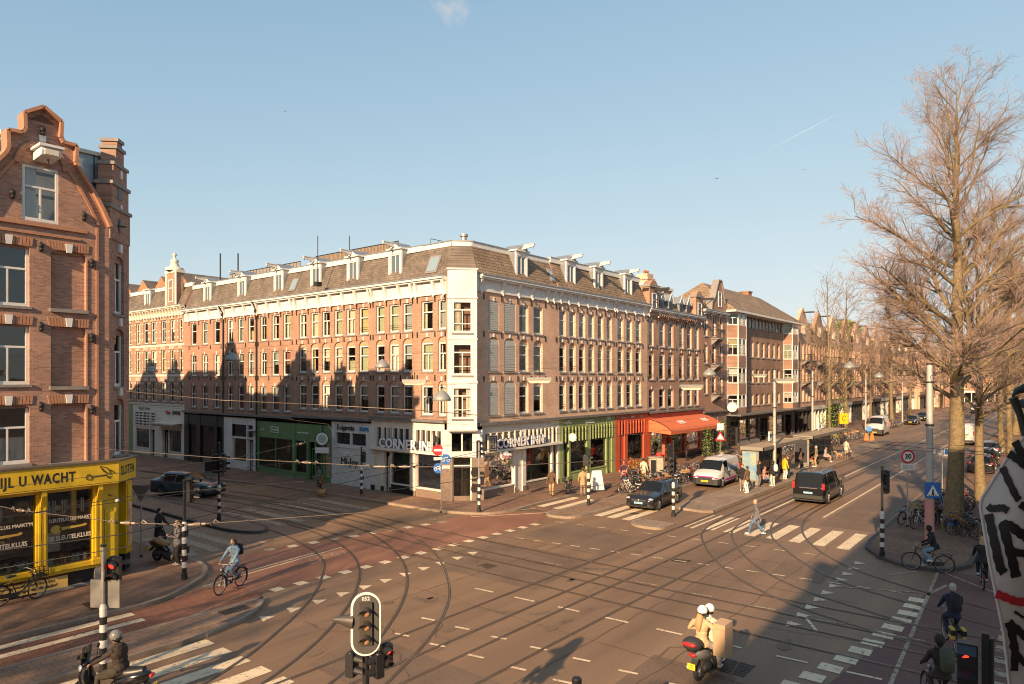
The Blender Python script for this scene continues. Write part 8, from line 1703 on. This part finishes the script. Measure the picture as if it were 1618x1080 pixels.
for i, xx in enumerate((84,98,112,124,142,160,180,204,230)):
    tree('bare tree on the right-hand strip down the tram street, %s of its row' % nm[i], xx, 4.6, (DC,DD,DB)[i%3], None, i*1.7, 1.2+.06*(i%3))
for i, (xx, yy_) in enumerate(((91,22.4),(101,22.8),(116,22.6),(134,22.8),(152,22.7),(182,22.7),(200,22.7),(222,22.7))):
    tree('bare tree before the gabled terrace, %s of its row' % nm[i], xx, yy_, (DD,DC,DD,DB)[i%4], None, i*2.3+.5, (1.22,1.2,1.05,1.15)[i%4])
for i, (xx, yy_, s_) in enumerate(((-15,17.9,1.0),(-19.5,13.6,1.05),(-26,18.2,1.0),(-34,14.5,1.1))):
    tree('bare tree on the island behind the viewer, %s back, throwing branch shade over the corner' % nm[i], xx, yy_, (DB,DC,DD,DB)[i], None, i*1.3, s_, 'bare trees behind the viewer')
# evergreen showing above the far gables
t = thing('evergreen_tree', 'round yellow-green evergreen crown above the far gabled roofs', 'tree', (150,34,0)); r_ = random.Random(4); b = MB()
for i in range(1500):
    a = r_.uniform(0,6.28); u = r_.random()**.4; e = r_.uniform(-1,1); c = Vector((3.4*u*math.cos(a)*math.sqrt(1-e*e),3.4*u*math.sin(a)*math.sqrt(1-e*e),17+2.3*e)); x = Vector((r_.gauss(0,1),r_.gauss(0,1),r_.gauss(0,1))).normalized()*.3; y = x.cross(Vector((r_.gauss(0,1),r_.gauss(0,1),1))).normalized()*.2; b.add([c-x,c-y,c+x,c+y],[(0,1,2,3)],leafy)
b.build('crown', t, recalc=False); part(t,'trunk',lambda b:b.tube([(0,0,0),(0,0,17)],[.35,.15],bark,8))
# a few birds, the old vapour trail
for px, py, D, lab in ((1133,282,90,'dark bird flying high right of the middle'),(1271,268,110,'small pale bird near the vapour trail'),(450,176,100,'tiny bird high over the left houses')):
    x_, y_, z_ = at_depth(px, py, D); o = MB(); o.ell((0,0,0),(.28,.08,.08),GOODS[5] if px==1133 else bandw,8,6)
    for s in (1,-1): o.add([(.1,0,.02),(-.12,0,.02),(-.16,s*.35,.14),(.06,s*.3,.16),(-.1,s*.62,.06)],[(0,1,2,3),(3,2,4)],GOODS[5] if px==1133 else bandw)
    ob = o.build('bird', None, (x_,y_,z_), (0,.1,R(40))); ob.scale = (.6,.6,.6); tag(ob, lab, 'bird', None)
cm = bpy.data.materials.new('vapour'); cm.use_nodes = True; nt = cm.node_tree; nt.nodes.clear(); oo = _n(nt,'ShaderNodeOutputMaterial'); tr = _n(nt,'ShaderNodeBsdfTransparent'); df = _n(nt,'ShaderNodeBsdfDiffuse'); df.inputs[0].default_value = (.9,.9,.9,1); mx = _n(nt,'ShaderNodeMixShader'); mx.inputs[0].default_value = .1; nt.links.new(tr.outputs[0],mx.inputs[1]); nt.links.new(df.outputs[0],mx.inputs[2]); nt.links.new(mx.outputs[0],oo.inputs[0])
vm = bpy.data.materials.new('cloud_vapour'); vm.use_nodes = True; nt = vm.node_tree; nt.nodes.clear(); oo = _n(nt,'ShaderNodeOutputMaterial'); pv = _n(nt,'ShaderNodeVolumePrincipled'); tc = _n(nt,'ShaderNodeTexCoord'); no = _n(nt,'ShaderNodeTexNoise'); no.inputs['Scale'].default_value = .022; no.inputs['Detail'].default_value = 6
mr = _n(nt,'ShaderNodeMapRange'); mr.inputs[1].default_value = .45; mr.inputs[2].default_value = .8; mr.inputs[3].default_value = 0; mr.inputs[4].default_value = .01; pv.inputs['Anisotropy'].default_value = -.45; pv.inputs['Color'].default_value = (1,1,1,1); nt.links.new(tc.outputs['Object'],no.inputs[0]); nt.links.new(no.outputs[0],mr.inputs[0]); ln = _n(nt,'ShaderNodeVectorMath',operation='LENGTH'); mp = _n(nt,'ShaderNodeMapping'); mp.inputs['Scale'].default_value = (1/110,1/60,1/75); nt.links.new(tc.outputs['Object'],mp.inputs[0]); nt.links.new(mp.outputs[0],ln.inputs[0]); fo = _n(nt,'ShaderNodeMapRange'); fo.inputs[1].default_value = .15; fo.inputs[2].default_value = .95; fo.inputs[3].default_value = 1; fo.inputs[4].default_value = 0; nt.links.new(ln.outputs['Value'],fo.inputs[0]); ml = _n(nt,'ShaderNodeMath',operation='MULTIPLY'); nt.links.new(mr.outputs[0],ml.inputs[0]); nt.links.new(fo.outputs[0],ml.inputs[1]); nt.links.new(ml.outputs[0],pv.inputs['Density']); nt.links.new(pv.outputs[0],oo.inputs['Volume'])
b = MB(); b.ell((0,0,0),(110,60,75),vm,20,12); ob = b.build('cloud', None, at_depth(712,12,2500)); ob['kind'] = 'stuff'; ob['label'] = 'small faint wisp of cloud at the top of the sky'; ob['category'] = 'cloud'
b = MB(); p0, p1 = at_depth(1212,238,3000), at_depth(1326,178,3000); b.tube([p0, tuple((a+c)/2 for a, c in zip(p0,p1)), p1],[.5,1.7,.4],cm,6); ob = b.build('vapour_trail'); ob['kind'] = 'stuff'; ob['label'] = 'thin white vapour trail slanting up the right of the sky'; ob['category'] = 'vapour trail'
